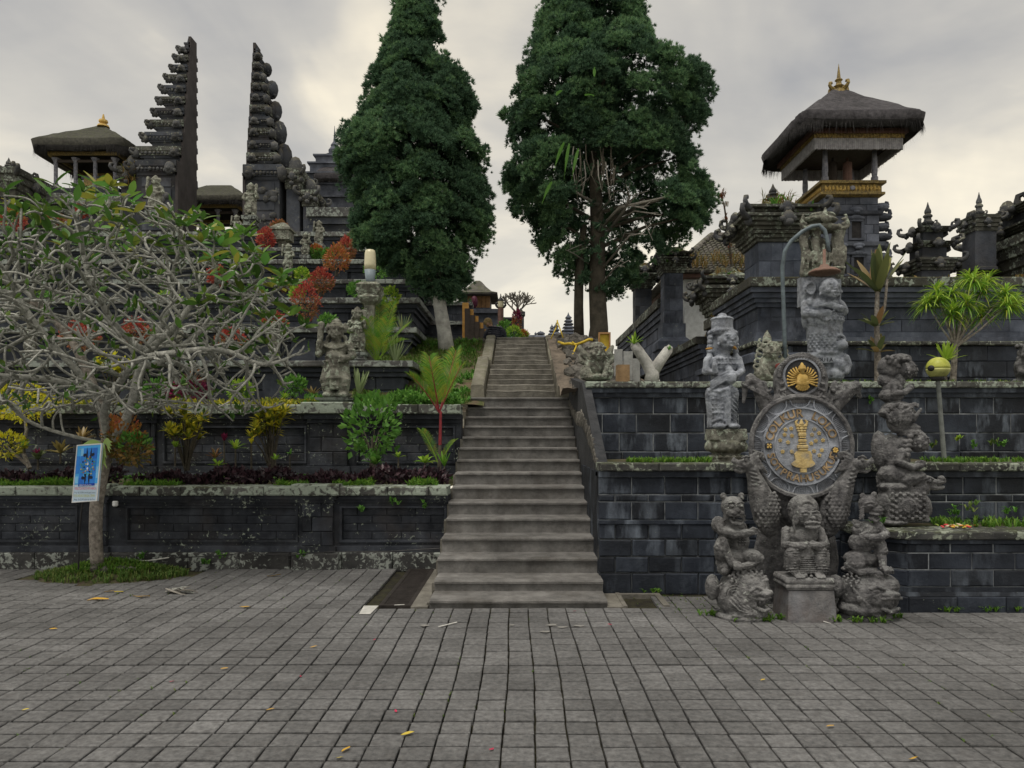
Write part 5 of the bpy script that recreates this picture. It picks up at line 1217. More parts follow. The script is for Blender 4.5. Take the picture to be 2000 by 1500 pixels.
c.e(1464, 1084, -14, 22, 17, 15, (0, 14, 0)); c.e(1478, 1088, -14, 10, 12, 11); c.l([(1478, 1092, -18), (1456, 1099, -24), (1440, 1101, -28)], [8, 7, 6])
for k in range(9): c.e(1440+(k % 3)*6, 1052+(k//3)*5, -15.5, 2.2, 2, 1.8, None, 1)
c.e(1444, 1104, 2, 36, 26, 7)
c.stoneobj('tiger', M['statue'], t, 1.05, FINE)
# right tiger, head turned to the right, both hands on the naga
t = thing('tiger_statue', 'dark stone tiger with head turned right gripping the naga beside the shield', 'statue', P(1678, 1110, D0)); c = Carve(1678, 1110, D0)
c.e(1692, 984, -6, 17, 17, 18, None, 3); c.e(1703, 994, -12, 13, 11, 8); c.e(1707, 990, -14, 8, 8, 5); c.e(1714, 994, -14, 4, 5, 4); c.l([(1690, 1001, -18), (1704, 1003, -20), (1716, 1001, -12)], [2.4, 2.6, 2.2]); c.l([(1691, 1010, -14), (1702, 1016, -16), (1713, 1012, -10)], [3, 3.4, 2.8]); c.e(1702, 1009, -11, 9, 6, 6)
for x in (1699, 1705, 1711): c.e(x, 1006, -17, 1.4, 1.4, 3)
c.e(1704, 969, -4, 7, 4, 10, (0, 16, 0)); c.e(1683, 969, -4, 6, 4, 7, (0, -10, 0)); c.e(1688, 986, -21, 5, 4, 4); c.e(1702, 983, -17, 4.4, 4, 4); c.l([(1681, 981, -20), (1690, 978, -23), (1698, 981, -21)], [1.6, 2.2, 1.6]); c.e(1708, 1020, -8, 6, 5, 5)
for k in range(6): c.l([(1678, 988+k*4, -18), (1672, 992+k*4.5, -12)], [1.8, 1.2])
c.e(1690, 1036, 2, 26, 20, 18); c.e(1684, 1060, 2, 26, 20, 22); c.e(1682, 1090, 2, 34, 24, 16); c.e(1712, 1030, -4, 12, 12, 14)
c.l([(1714, 1030, -6), (1722, 1042, -14), (1706, 1047, -24), (1684, 1046, -28)], [9.5, 9.5, 8.5, 7]); c.hand(1684, 1045, -28, -1, .25, -.1, 14, (0, 0, 1)); c.hand(1664, 1028, -26, -.5, .9, 0, 13, (1, 0, 0))
c.l([(1712, 1100, 0), (1714, 1072, -14), (1710, 1052, -10)], [10, 13, 9]); c.e(1714, 1072, -12, 11, 13, 24, (0, 4, 0)); c.l([(1714, 1084, -18), (1712, 1102, -24)], [8, 7]); c.e(1716, 1106, -26, 11, 9, 6)
for k in range(4): c.l([(1708+k*5, 1103, -32), (1710+k*5, 1108, -36), (1711+k*5, 1113, -35)], [2.8, 2.6, 2])
c.e(1664, 1096, -16, 18, 17, 15); c.l([(1650, 1102, -14), (1668, 1112, -24), (1690, 1112, -28)], [9, 8, 6.5])
for k in range(4): c.l([(1690+k*4, 1108+k, -32), (1694+k*4, 1113+k, -34)], [2.6, 2.2])
c.e(1680, 1112, 2, 36, 26, 8)
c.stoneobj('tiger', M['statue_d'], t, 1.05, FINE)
# monkey on its pedestal
t = thing('monkey_statue', 'stone monkey sitting with folded hands on a plain pedestal under the shield', 'statue', P(1568, 1122, D0)); c = Carve(1568, 1122, D0)
c.e(1567, 1000, -2, 27, 24, 28, None, 3); c.e(1570, 1008, -18, 19, 12, 16); c.e(1574, 1020, -24, 14, 11, 9); c.l([(1560, 1018, -32), (1574, 1016, -36), (1588, 1018, -31)], [2.4, 3, 2.4]); c.l([(1562, 1025, -31), (1575, 1027, -35), (1588, 1024, -30)], [3, 3.8, 3]); c.e(1576, 1009, -31, 5, 5, 4)
for s in (-1, 1): c.e(1572+s*10, 1003, -28, 5, 4, 3.6); c.l([(1572+s*10-7, 998, -27), (1572+s*10, 996, -30), (1572+s*10+7, 998, -27)], [1.8, 2.6, 1.8]); c.e(1572+s*22, 1012, -14, 5, 6, 12)
for k in range(26):
    a = math.pi*(k+.5)/26; x, y = 1568+25*math.cos(a), 996-25*math.sin(a); c.l([(1568+14*math.cos(a), 992-14*math.sin(a), -20), (x, y, -8), (1568+30*math.cos(a), 992-30*math.sin(a)+4, 0)], [2.4, 2.6, 1.6])
for k in range(9):
    for s in (-1, 1): c.l([(1568+s*(21+k*.5), 1000+k*2, -16), (1568+s*(25-k*.6), 1016+k*3.6, -14)], [2.3, 1.5])
c.e(1566, 1046, 2, 32, 24, 22); c.e(1568, 1080, -4, 25, 23, 34); c.e(1568, 1108, 0, 38, 28, 14)
for s in (-1, 1):
    c.l([(1568+s*32, 1036, 0), (1568+s*38, 1062, -10), (1568+s*20, 1063, -24), (1568+s*8, 1060, -30)], [10, 10, 8.5, 7]); c.hand(1568+s*13, 1060, -30, -s, .05, -.15, 12, (0, 0, 1))
    c.e(1568+s*28, 1088, -18, 16, 17, 26); c.l([(1568+s*26, 1108, -18), (1568+s*20, 1118, -26)], [9, 7])
    for k in range(4): c.l([(1568+s*20-6+k*4.4, 1117, -30), (1568+s*20-6+k*4.4, 1121, -38)], [3, 2.6])
    for k in range(9): c.l([(1568+s*16, 1070+k*5, -27), (1568+s*28, 1069+k*5, -35), (1568+s*42, 1072+k*5, -24)], [.9, 1.1, .9])
for k in range(9): c.l([(1552, 1082+k*4, -25), (1568, 1082+k*4, -28.5), (1584, 1082+k*4, -25)], [.9, 1.1, .9])
c.e(1560, 1118, -33, 4.5, 4.5, 4.5); c.e(1571, 1119, -34, 3.8, 3.8, 3.8)
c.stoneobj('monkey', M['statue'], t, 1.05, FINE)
c = Carve(1570, 1209, D0); 
for k, (w_, a, bq) in enumerate(((45, 1122, 1126), (47, 1126, 1131), (45, 1131.5, 1135.5), (46.5, 1136, 1140.5), (44, 1141, 1145))): c.b(1568-w_, 1568+w_, a, bq, -w_*.85, w_*.7)
c.stoneobj('pedestal_slab', M['statue'], t, 1.5, ((1.5, 14), (.8, 5)))
b = MB(); p = P(1570, 1209, D0); u = D0/FPX; b.rect((p.x, p.y, p.z), [(48*u, 42*u, -.01), (46*u, 40*u, 16*u), (43*u, 36*u, 63*u)]); b.build('pedestal', M['statue_b'] if False else stone('pedestal render', (.07, .07, .075), (.20, .195, .20), 6, bump=.7, blotch=.45, bcol=(.13, .095, .085), streak=.4, objvar=.02), t)
# nagas coiling up both sides of the shield
for sg, lb, mm in ((-1, 'scaly stone naga coiling up the left side of the shield, head looking left', 'statue'), (1, 'scaly stone naga coiling up the right side of the shield, head looking right', 'statue_d')):
    cx = 1562; t = thing('naga_statue', lb, 'statue', P(cx+sg*74, 1050, 6.55)); c = Carve(cx+sg*74, 1050, 6.55)
    def x(v): return cx+sg*v
    c.e(x(66), 995, 2, 27, 24, 42, (0, sg*8, 0), 3); c.l([(x(58), 1034, 6), (x(64), 1010, 2), (x(74), 978, -2), (x(84), 950, -4), (x(92), 928, -6), (x(100), 912, -10)], [19, 26, 25, 20, 14, 12])
    for k in range(11):
        for q in range(6):
            zz = 962+k*7; xx = 46+q*8+(k % 2)*4
            if ((xx-66)/25)**2+((zz-995)/40)**2 < 1: c.e(x(xx), zz, -2-24*math.sqrt(max(.02, 1-((xx-66)/27)**2-((zz-995)/42)**2)), 4.4, 3, 4.4, None, 1)
    c.e(x(108), 906, -12, 15, 13, 12); c.l([(x(110), 902, -14), (x(124), 904, -15), (x(134), 900, -14)], [7, 6, 5]); c.l([(x(110), 918, -12), (x(122), 921, -13), (x(130), 918, -12)], [4.5, 4, 3]); c.e(x(112), 898, -22, 4, 4, 4); c.l([(x(104), 893, -20), (x(112), 890, -23), (x(120), 894, -22)], [2, 2.6, 2]); c.e(x(133), 897, -14, 4, 4, 5)
    for k in range(4): c.e(x(114+k*5), 911, -19, 1.8, 1.8, 4, None, 1)
    for k in range(6): c.l([(x(98-k*2), 898+k*3, -12), (x(92-k*4), 888+k*6, -10), (x(86-k*4), 884+k*8, -6)], [4.4, 4, 2])
    for k in range(5): curl(c, c.q(x(100-k*7), 890+k*2, -6+k*3), -sg, 0, 11)
    for k in range(7): c.l([(x(76+k*3), 966-k*8, -22), (x(94+k*2), 962-k*8, -18)], [2.2, 1.6])
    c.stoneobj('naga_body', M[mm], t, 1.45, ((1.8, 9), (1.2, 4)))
    c = Carve(cx+sg*80, 790, 6.7); c.l([(x(62), 800, 4), (x(72), 780, 2), (x(82), 752, 0), (x(96), 740, 0), (x(106), 756, 0), (x(110), 786, 0)] if sg < 0 else [(x(62), 800, 4), (x(76), 782, 2), (x(92), 762, 0), (x(108), 756, 0), (x(118), 776, 0)], [14, 13, 13, 12, 7, 3] if sg < 0 else [16, 16, 18, 14, 4])
    c.l([(x(50), 792, 4), (x(66), 770, 4), (x(70), 748, 4)], [10, 10, 6])
    for k in range(6): curl(c, c.q(x(66+k*8), 756-k*(2 if sg < 0 else 1)+8, -6), sg*(1 if k % 2 else -1), 0, 9)
    for k in range(12): c.l([(x(60+k*4.4), 782-k*2.2, -12), (x(66+k*4.4), 768-k*1.6, -12)], [1.6, 1.2])
    c.stoneobj('naga_tail', M['statue_d'], t, 1.6, ((2.0, 9), (1.2, 4)))

# ---- standing lady with offering bowl, on the ledge
D1 = 8.15; t = thing('lady_statue', 'standing stone figure in a long wrapped skirt and tall cap on a lotus pedestal', 'statue', P(1416, 898, D1)); c = Carve(1416, 898, D1)
c.face(1419, 664, -8, 20, 10)
c.lat(1411, 650, [(22, -4), (24, 4), (21, 8), (21, 24), (23, 27), (19, 30), (10, 32), (8, 37), (2, 39)], 14, 2); c.ring(1411, 648, 2, 22, 16, 4.2)
for k in range(6):
    for s in (-1, 1): c.e(1409+s*(24+k*.4)+3, 650+k*9, 2, 6, 8, 5.6)
c.e(1410, 672, 10, 24, 16, 30); c.l([(1414, 682, 0), (1414, 694, 0)], [11, 12])
c.e(1412, 712, 0, 30, 19, 20); c.e(1412, 736, -1, 25, 17, 20); c.e(1411, 768, 0, 30, 19, 22)
c.l([(1384, 702, 0), (1378, 726, -4), (1392, 728, -20)], [10, 9, 7]); c.l([(1391, 728, -20), (1389, 714, -24)], [6, 5]); c.hand(1389, 716, -24, .1, 1, -.1, 9, (1, 0, 0))
c.l([(1440, 702, 0), (1446, 726, -6), (1432, 734, -22), (1420, 732, -26)], [10, 8.5, 7, 6]); c.hand(1424, 733, -25, -1, .0, -.1, 9, (0, 0, 1))
c.lat(1421, 746, [(9, -2), (10, 8), (10, 12), (7, 14)], 12, -24); c.l([(1418, 722, -20), (1421, 746, -24)], [7, 8])
c.lathe(c.q(1410, 836, 0), [(29, 0), (29, 20), (31, 45), (33, 66), (30, 78)], 22, 0, 1, .68)
for k in range(4): c.l([(1384, 762-k*5, -14), (1404, 748-k*5, -23), (1422, 738-k*4.5, -24), (1438, 742-k*3, -14)], [2, 2.6, 2.6, 2])
c.l([(1382, 764, -10), (1400, 766, -22), (1420, 756, -22)], [2.6, 3, 2.6]); c.l([(1382, 772, -10), (1404, 776, -21), (1436, 764, -16)], [2, 2.2, 2])
c.b(1411, 1420, 760, 832, -27, -8); 
for k in range(7): c.l([(1423, 772+k*9, -20), (1432, 779+k*9, -19), (1439, 788+k*9, -12)], [1.2, 1.4, 1.2])
for k in range(6):
    for q in range(4): c.e(1388+q*6, 780+k*9, -16-q*1.5, 2, 2, 2, None, 1)
c.e(1399, 833, -20, 13, 13, 6); c.e(1427, 833, -20, 13, 13, 6); c.l([(1388, 824, -14), (1400, 818, -22), (1410, 822, -20)], [3, 3, 2]); c.ring(1413, 702, -2, 21, 9, 3, math.pi, 2*math.pi, .9); c.ring(1413, 712, -2, 25, 11, 2.6, math.pi, 2*math.pi, .85)
c.stoneobj('figure', M['statue_b'], t, 1.4, ((1.3, 9), (.9, 3.6)))
c = Carve(1416, 898, D1); c.b(1382, 1453, 838, 860, -28, 26, 2); c.lat(1418, 897, [(34, -4), (34, 5), (27, 9), (27, 12), (36, 16), (39, 24), (38, 34), (32, 38), (28, 39)], 26, 0, .85)
for k in range(16):
    a = 2*math.pi*k/16; c.e(1418+35*math.cos(a), 872, 30*math.sin(a), 7, 7, 10); c.e(1418+30*math.cos(a+.2), 892, 27*math.sin(a+.2), 6, 6, 4)
c.stoneobj('lotus_pedestal', M['statue_l'], t, 1.5, ((1.3, 9), (.8, 4)))
for x, y, r in ((1385, 681, -8), (1433, 678, 30)):
    c = MB(); p = P(x, y, D1-.12); c.ell(p[:], (.048, .025, .014), (0, r, 20)); c.build('orange_offering', M['orange'], t)

# ---- tall messenger statue under the street lamp
D2 = 10.2; t = thing('tall_statue', 'very tall pale statue with scaly robe and pierced crown under the rusty street lamp', 'statue', P(1608, 750, D2)); c = Carve(1608, 750, D2)
c.face(1614, 568, -12, 21, 14, True); c.b(1566, 1642, 540, 598, -4, 24); c.e(1580, 568, -2, 14, 10, 20); c.e(1606, 600, 2, 38, 22, 22); c.e(1608, 626, -6, 38, 24, 22); c.ring(1578, 566, -12, 9, 12, 3, 0, 6.28, 1.2, 'xz'); c.e(1578, 592, -10, 8, 6, 10)
c.l([(1574, 594, 0), (1570, 614, -8), (1590, 618, -26), (1606, 616, -30)], [11, 10, 9, 7]); c.hand(1588, 622, -28, 1, -.35, -.1, 13, (0, 0, 1)); c.l([(1640, 594, 0), (1644, 610, -10), (1628, 606, -26), (1604, 600, -28)], [10, 9, 7, 6]); c.l([(1582, 604, -26), (1610, 598, -30), (1636, 606, -24)], [3.4, 3.6, 3.4])
c.lathe(c.q(1610, 696, 0), [(32, 0), (32, 18), (34, 40), (34, 60), (36, 76)], 20, 0, 1, .75); c.e(1574, 622, 2, 8, 8, 22)
for k in range(12):
    for q in range(10):
        a = math.pi*(1.08+.84*q/9)+(k % 2)*.12; zz = 634+k*5.2 if k > 3 else 612+k*5.6
        if k < 4 and q < 3: continue
        c.e(1610+34*math.cos(a), zz, 25.5*math.sin(a)-(6 if k < 4 else 0), 2.6, 2.6, 2.1, None, 1)
c.l([(1588, 690, -22), (1612, 692, -26), (1634, 690, -20)], [3, 3.4, 3]); c.b(1574, 1646, 692, 712, -26, 24, 3); c.e(1606, 720, 2, 34, 24, 10)
c.e(1632, 678, -26, 11, 11, 11); c.face(1634, 676, -26, 9, 40, True); c.ring(1630, 668, -24, 10, 9, 3, 0, 3.2, 1, 'xz'); c.e(1632, 716, -18, 17, 16, 18); c.e(1622, 734, -16, 20, 18, 14); c.l([(1640, 700, -28), (1646, 716, -30), (1640, 730, -30)], [6, 5, 5])
c.stoneobj('figure', M['statue_b'], t, 1.5, ((1.2, 9), (.8, 3.4)))
c = Carve(1608, 540, D2)          # pierced crown block: pillars with openings between
for x, w_ in ((1570, 9), (1592, 9), (1636, 13)): c.l([(x, 536, 0), (x+2, 500, -4), (x-1, 470, 0), (x+4, 448, 2)], [w_, w_*.85, w_*.95, w_])
c.e(1606, 534, 2, 42, 22, 9); c.e(1606, 446, 2, 42, 24, 9); c.e(1600, 430, 2, 38, 24, 8); c.e(1608, 420, 4, 26, 18, 7); c.l([(1568, 540, -14), (1590, 530, -22), (1640, 527, -20)], [3.4, 4, 3.4]); c.e(1602, 496, 14, 34, 6, 40)
for k in range(26): c.l([(1564+k*3.2+random.uniform(-2, 2), 528-random.uniform(0, 18), -13), (1566+k*3.2, 500-random.uniform(0, 20), -15)], [2.0, 1.3])
for s in (-1, 1):
    for k in range(3): curl(c, c.q(1606+s*34, 448-k*9, -8), s, -.3, 13-2*k)
c.l([(1602, 428, -20), (1606, 410, -14)], [6, 2]); c.e(1604, 434, -22, 10, 6, 8)
c.stoneobj('pierced_crown', M['statue_l'], t, 1.5, ((1.0, 8), (1.5, 3.0)))
for i, ch in enumerate('DUTA'):
    cu = bpy.data.curves.new('letter', 'FONT'); cu.body = ch; cu.size = .075; cu.extrude = .004; cu.align_x = 'CENTER'
    o = text_mesh(cu, M['core'], t); p = P(1601+i*7.5, 706, D2-.207); o.location = p; o.rotation_euler = (R(90), 0, 0)

# ---- stacked praying figures on a dragon turtle, facing right
D3 = 6.98; t = thing('praying_statue', 'stacked stone praying figures in profile on a dragon turtle at the planter corner', 'statue', P(1765, 1022, D3)); c = Carve(1765, 1022, D3)
c.e(1756, 985, 0, 46, 34, 36, None, 3); c.b(1722, 1800, 950, 1016, -26, 26, 4); c.e(1748, 950, 0, 34, 28, 12); c.l([(1784, 968, -4), (1796, 950, -8), (1800, 942, -8)], [18, 16, 14]); c.e(1802, 940, -8, 19, 15, 13); c.l([(1806, 948, -12), (1822, 953, -12), (1836, 951, -10)], [7, 5, 4]); c.l([(1806, 938, -12), (1824, 942, -12), (1836, 938, -11)], [7, 6, 6]); c.e(1832, 934, -11, 7, 7, 6); c.e(1802, 938, -23, 5, 4, 4); c.l([(1794, 934, -22), (1802, 931, -24), (1810, 935, -23)], [1.6, 2.2, 1.6])
c.e(1798, 990, -10, 14, 18, 26); c.e(1736, 1018, -18, 30, 16, 6)
for k in range(9):
    for r in range(5): c.e(1728+k*7.6, 962+r*11+(k % 2)*4, -29, 4.2, 4, 4.2, None, 1)
for k in range(3): c.ring(1758, 985, -33, 4+k*4, 8+3*k, 1.8, 0, 4.8, 1, 'xz')
# kneeling lower figure
c.e(1750, 926, 0, 36, 26, 22); c.e(1752, 900, 2, 26, 20, 26); c.l([(1730, 938, 8), (1764, 936, -18), (1790, 930, -16)], [16, 15, 11]); c.e(1728, 884, 14, 18, 18, 44, (0, -8, 0)); c.e(1742, 880, 4, 24, 18, 34)
c.e(1760, 868, -4, 16, 12, 16); c.l([(1752, 882, -18), (1744, 902, -22), (1768, 912, -26), (1786, 908, -24)], [9, 8.5, 7.5, 6.5]); c.hand(1776, 912, -26, .7, .7, -.1, 13, (0, 0, 1)); c.hand(1784, 914, -16, .7, .7, -.1, 12, (0, 0, 1))
c.face(1788, 862, -6, 20, 68); c.lat(1776, 846, [(22, -4), (23, 3), (19, 7), (20, 12), (12, 18), (4, 22)], 12, 0); c.ring(1778, 848, 0, 21, 14, 4)
for k in range(5): c.e(1768-k*1.4, 852+k*9, -18, 6, 6, 5)
for k in range(3): c.e(1764, 862+k*9, -12, 10, 10, 5)
# rock between the figures
c.e(1754, 822, 0, 22, 18, 26); c.e(1752, 806, 0, 36, 26, 16); c.e(1752, 796, 0, 30, 24, 13)
for k in range(18): c.l([(1718+k*4, 806+6*math.sin(k), -22), (1726+k*3, 818+5*math.cos(k*2), -22), (1736+k*2, 830, -16)], [3, 3.2, 2])
for k in range(12): c.l([(1724+k*5, 796+3*math.sin(k*1.7), -22), (1731+k*4.6, 790+2*math.cos(k), -20)], [3, 2.4])
# upper figure
c.e(1742, 772, 2, 24, 18, 16); c.e(1744, 756, 2, 20, 15, 20); c.l([(1740, 752, -12), (1738, 768, -16), (1756, 768, -18), (1770, 758, -18)], [8, 7.5, 6.5, 5.5]); c.hand(1766, 762, -18, .5, .9, 0, 10, (0, 0, 1)); c.hand(1768, 762, -10, .5, .9, 0, 10, (0, 0, 1))
c.face(1770, 722, -4, 17, 66); c.e(1738, 718, 4, 22, 18, 24); c.e(1758, 700, 0, 22, 16, 10); c.ring(1756, 704, -2, 18, 10, 4.2); c.e(1730, 742, 4, 14, 13, 14); c.l([(1752, 738, 0), (1758, 746, -2)], [10, 10])
for k in range(6): c.e(1726+k*4, 700+k*2+(k % 2)*6, -14, 6, 5, 6, None, 1)
c.stoneobj('figures', M['statue_d'], t, 1.15, ((.7, 10), (1.7, 3.8), (1.1, 1.9)))

# ---- winged lion on the wall and lichened figure behind the shield
D4 = 9.75; t = thing('lion_statue', 'lichened stone winged lion sitting on the wall end beside the upper stairs', 'statue', P(1165, 742, D4)); c = Carve(1165, 742, D4)
c.face(1166, 690, -12, 15, 8, True); c.e(1166, 676, -4, 15, 12, 8); c.ring(1166, 680, -8, 15, 12, 3.6); c.e(1164, 712, 0, 18, 16, 22)
for s in (-1, 1):
    c.l([(1165+s*16, 704, -6), (1165+s*18, 722, -14), (1165+s*12, 736, -20)], [6, 5.5, 5]); c.e(1165+s*22, 728, -2, 11, 16, 14); c.e(1165+s*12, 738, -22, 7, 8, 5); c.l([(1165+s*12, 700, 8), (1165+s*26, 690, 8), (1165+s*32, 676, 8)], [8, 8, 4]); c.l([(1165+s*16, 712, 8), (1165+s*30, 704, 8), (1165+s*33, 692, 8)], [6, 6, 3])
    for k in range(4): curl(c, c.q(1165+s*(14+k*3), 706+k*8, -12), s, 0, 7)
c.e(1165, 738, -2, 32, 22, 8); c.ring(1166, 736, -18, 18, 8, 5, 3.2, 6.2, .5); c.e(1166, 700, -16, 9, 8, 7)
c.stoneobj('lion', M['statue_l'], t, 1.1, ((1.4, 7), (.9, 3)))
D5 = 10.0; t = thing('lion_statue', 'pale lichened carved beast with red cloth patch behind the left of the shield', 'statue', P(1506, 742, D5)); c = Carve(1506, 742, D5)
c.face(1504, 686, -10, 17, 0, True); c.ring(1504, 676, -4, 17, 11, 5); c.e(1506, 716, 0, 22, 18, 24); c.lat(1498, 668, [(10, 0), (8, 10), (5, 16), (1, 24)], 8)
for s in (-1, 1):
    c.l([(1506+s*18, 704, -6), (1506+s*20, 722, -14), (1506+s*12, 736, -20)], [8, 7, 6]); c.e(1506+s*22, 730, -2, 12, 16, 14)
    for k in range(6): curl(c, c.q(1506+s*(16+k*2), 672+k*10, -4), s, -.2, 10)
c.e(1506, 740, 0, 32, 22, 8)
c.stoneobj('lion', M['statue_l'], t, 1.2, ((1.6, 7), (1.0, 3)))
p = P(1522, 716, 9.82); b = MB(); b.ell(p[:], (.06, .02, .05)); b.build('red_patch', plain('faded red paint', (.16, .03, .025), .7), t)
t = thing('edge_statue', 'weathered stone statue cut by the right edge of the picture on the upper ledge', 'statue', P(1998, 752, 9.9)); c = Carve(1998, 752, 9.9)
c.face(2006, 690, -8, 20, -30, True); c.e(2006, 720, 0, 24, 20, 30); c.e(2004, 746, 0, 28, 22, 9); c.ring(2006, 676, -2, 18, 10, 5); c.l([(1986, 712, -6), (1984, 728, -14), (1996, 734, -20)], [8, 7, 6])
c.stoneobj('figure', M['statue_d'], t, 1.5, ((1.6, 7), (1.0, 3)))
# ------------------------------------------------------------------ round emblem shield
DS = 6.62; KS = DS/FPX
sh = thing('emblem_shield', 'round carved stone shield with gold bell emblem, letters and a winged gold crest', 'emblem', P(1562, 872, DS))
SO = P(1562, 872, DS)
TILT = np.array(Euler((R(-5), 0, 0)).to_matrix())
class SH(MB):
    """shapes in pixels about the shield centre; x right, z up, y negative toward the viewer"""
    def put(s, name, m, parent=None, smooth=False):
        v = (np.concatenate(s.v)*KS) @ TILT.T + np.array(SO[:]); s.v = [v]
        return s.build(name, m, parent or sh, smooth)
    def annulus(s, r0, r1, y0, y1, n=64, cz=0.0, ex=1.0, chamf=0.0):
        V = []; 
        for k in range(n):
            a = 2*math.pi*k/n; c_, d_ = math.cos(a), math.sin(a)
            V += [(r0*c_*ex, y0, r0*d_+cz), (r1*c_*ex, y0+chamf, r1*d_+cz), (r1*c_*ex, y1, r1*d_+cz), (r0*c_*ex, y1, r0*d_+cz)]
        F = [(4*k+i, 4*((k+1) % n)+i, 4*((k+1) % n)+(i+1) % 4, 4*k+(i+1) % 4) for k in range(n) for i in range(4)]
        s.add(V, F); return s
    def disc(s, r, y0, y1, n=64, cz=0.0, cx=0.0):
        V = [(cx+r*math.cos(2*math.pi*k/n), y, cz+r*math.sin(2*math.pi*k/n)) for y in (y0, y1) for k in range(n)]
        s.add(V, [tuple(range(n)), tuple(range(2*n-1, n-1, -1))]+[(k, k+n, (k+1) % n+n, (k+1) % n) for k in range(n)]); return s
c = Carve(1562, 872, DS+.10)           # rough backing rock
c.e(1562, 876, 0, 102, 12, 100, None, 3); c.l([(1520, 960, 4), (1540, 1000, 8), (1566, 1030, 8)], [26, 26, 22]); c.l([(1604, 960, 4), (1590, 1000, 8)], [26, 22]); c.e(1566, 745, 0, 52, 10, 58, None, 3); c.e(1562, 1100, 22, 90, 14, 105)
c.stoneobj('backing', M['statue_d'], sh, 2.2, ((2.2, 14), (1.2, 5)))
b = SH()
n = 72; V = []; prof = [(100, -4), (103, -9), (101, -14), (96, -15), (93, -12)]
for k in range(n):
    a = 2*math.pi*k/n; j = 1+.012*nz(k*.5, 3)+.008*nz(k*1.7, 9)
    for r, y in prof: V.append((r*j*math.cos(a), y, r*j*math.sin(a)))
m_ = len(prof); b.add(V, [(k*m_+i, ((k+1) % n)*m_+i, ((k+1) % n)*m_+i+1, k*m_+i+1) for k in range(n) for i in range(m_-1)]); b.put('outer_rim', M['statue_d'])
b = SH(); b.disc(97, -6, 6, 72); b.put('rim_plate', M['shield'])
NL = 12                                 # lunettes with combed hatching
for k in range(NL):
    a = 2*math.pi*(k+.5)/NL+R(15); lu = SH(); pts = []
    T_ = Vector((-math.sin(a), 0, math.cos(a))); N_ = Vector((math.cos(a), 0, math.sin(a)))
    for q in range(9):
        u = -1+2*q/8; p = N_*(92-17*math.sqrt(max(0, 1-u*u)))+T_*u*21; pts.append((p.x, -9, p.z))
    lu.tube(pts, 1.5, 6); l0 = lu.put('lunette', M['shield'])
    h = SH()
    for q in range(11):
        u = -.85+1.7*q/10; d = 17*math.sqrt(1-u*u)-2.5; p0 = N_*90+T_*u*20; p1 = N_*(92-d)+T_*u*20; h.tube([(p0.x, -7.2, p0.z), (p1.x, -7.2, p1.z)], .75, 4)
    h.put('comb', M['shield'], l0)
b = SH(); b.annulus(73, 76, -13, 0, 72); b.put('ring_moulding', M['shield'])
b = SH(); b.disc(73.5, -9, 0, 72); b.put('letter_band', M['shield'])
b = SH(); b.annulus(51.5, 54, -12.5, 0, 64); b.put('ring_moulding', M['shield'])
b = SH(); b.disc(52, -10.5, -8, 64); b.put('inner_disc', M['shield'])
for k in range(30):                     # engraved rays
    a = 2*math.pi*k/30+.05; r0, r1 = (26, 50) if k % 3 else (20, 50)
    if abs(math.cos(a)) < .30 and math.sin(a) < .9: continue
    b = SH(); b.tube([(r0*math.cos(a), -10.3, r0*math.sin(a)), (r1*math.cos(a), -10.3, r1*math.sin(a))], .55, 4); b.put('ray', M['shield'])
def letters(txt, ang0, ang1, rad, size, flip):
    n = len(txt)
    for i, ch in enumerate(txt):
        if ch == ' ': continue
        a = R(ang0+(ang1-ang0)*i/(n-1))
        cu = bpy.data.curves.new('letter', 'FONT'); cu.body = ch; cu.size = size*KS; cu.extrude = 1.6*KS; cu.bevel_depth = .35*KS; cu.align_x = 'CENTER'; cu.align_y = 'CENTER'; cu.resolution_u = 3
        o = text_mesh(cu, M['letter'], sh)
        p = TILT @ np.array((rad*math.cos(a), -10, rad*math.sin(a)))*KS+np.array(SO[:]); o.location = p
        rot = a-math.pi/2 if not flip else a+math.pi/2
        o.rotation_euler = (Matrix(TILT.tolist()) @ Matrix.Rotation(-rot, 3, 'Y') @ Matrix.Rotation(R(90), 3, 'X')).to_euler()
letters('COLKUR LOLO', 163, 22, 63.5, 23, False)
letters('SOTPRAHUSUKUD', 197, 345, 63.5, 20, True)
for sx in (-1, 1):
    z = 0 if sx < 0 else -8
    b = SH(); b.disc(7, -12.5, -9, 20, z, sx*64); b.put('rosette_disc', M['core'])
    b = SH()
    for k in range(4 if sx < 0 else 6): a = math.pi*2*k/(4 if sx < 0 else 6)+.78; b.ell((sx*64+3.6*math.cos(a), -13, z+3.6*math.sin(a)), (2.3, 1.6, 2.3), None, 1)
    b.ell((sx*64, -13.5, z), (1.6, 1.4, 1.6), None, 1); b.put('rosette', M['goldp'])
for x, z in ((-31, 32), (-20, 34), (-33, 22), (-19, 20), (-42, 11), (-27, 7), (-38, -11), (-20, -11), (25, 33), (20, 22), (34, 25), (18, 5), (27, 10), (41, 11), (23, -10), (38, -8), (33, -18)):
    b = SH()
    for k in range(5): a = 2*math.pi*k/5+.3; b.ell((x+2.6*math.cos(a), -11.4, z+2.6*math.sin(a)), (1.9, 1.2, 1.9), None, 1)
    b.ell((x, -12.2, z), (1.3, 1, 1.3), None, 1); b.put('flower_stud', M['golds'])
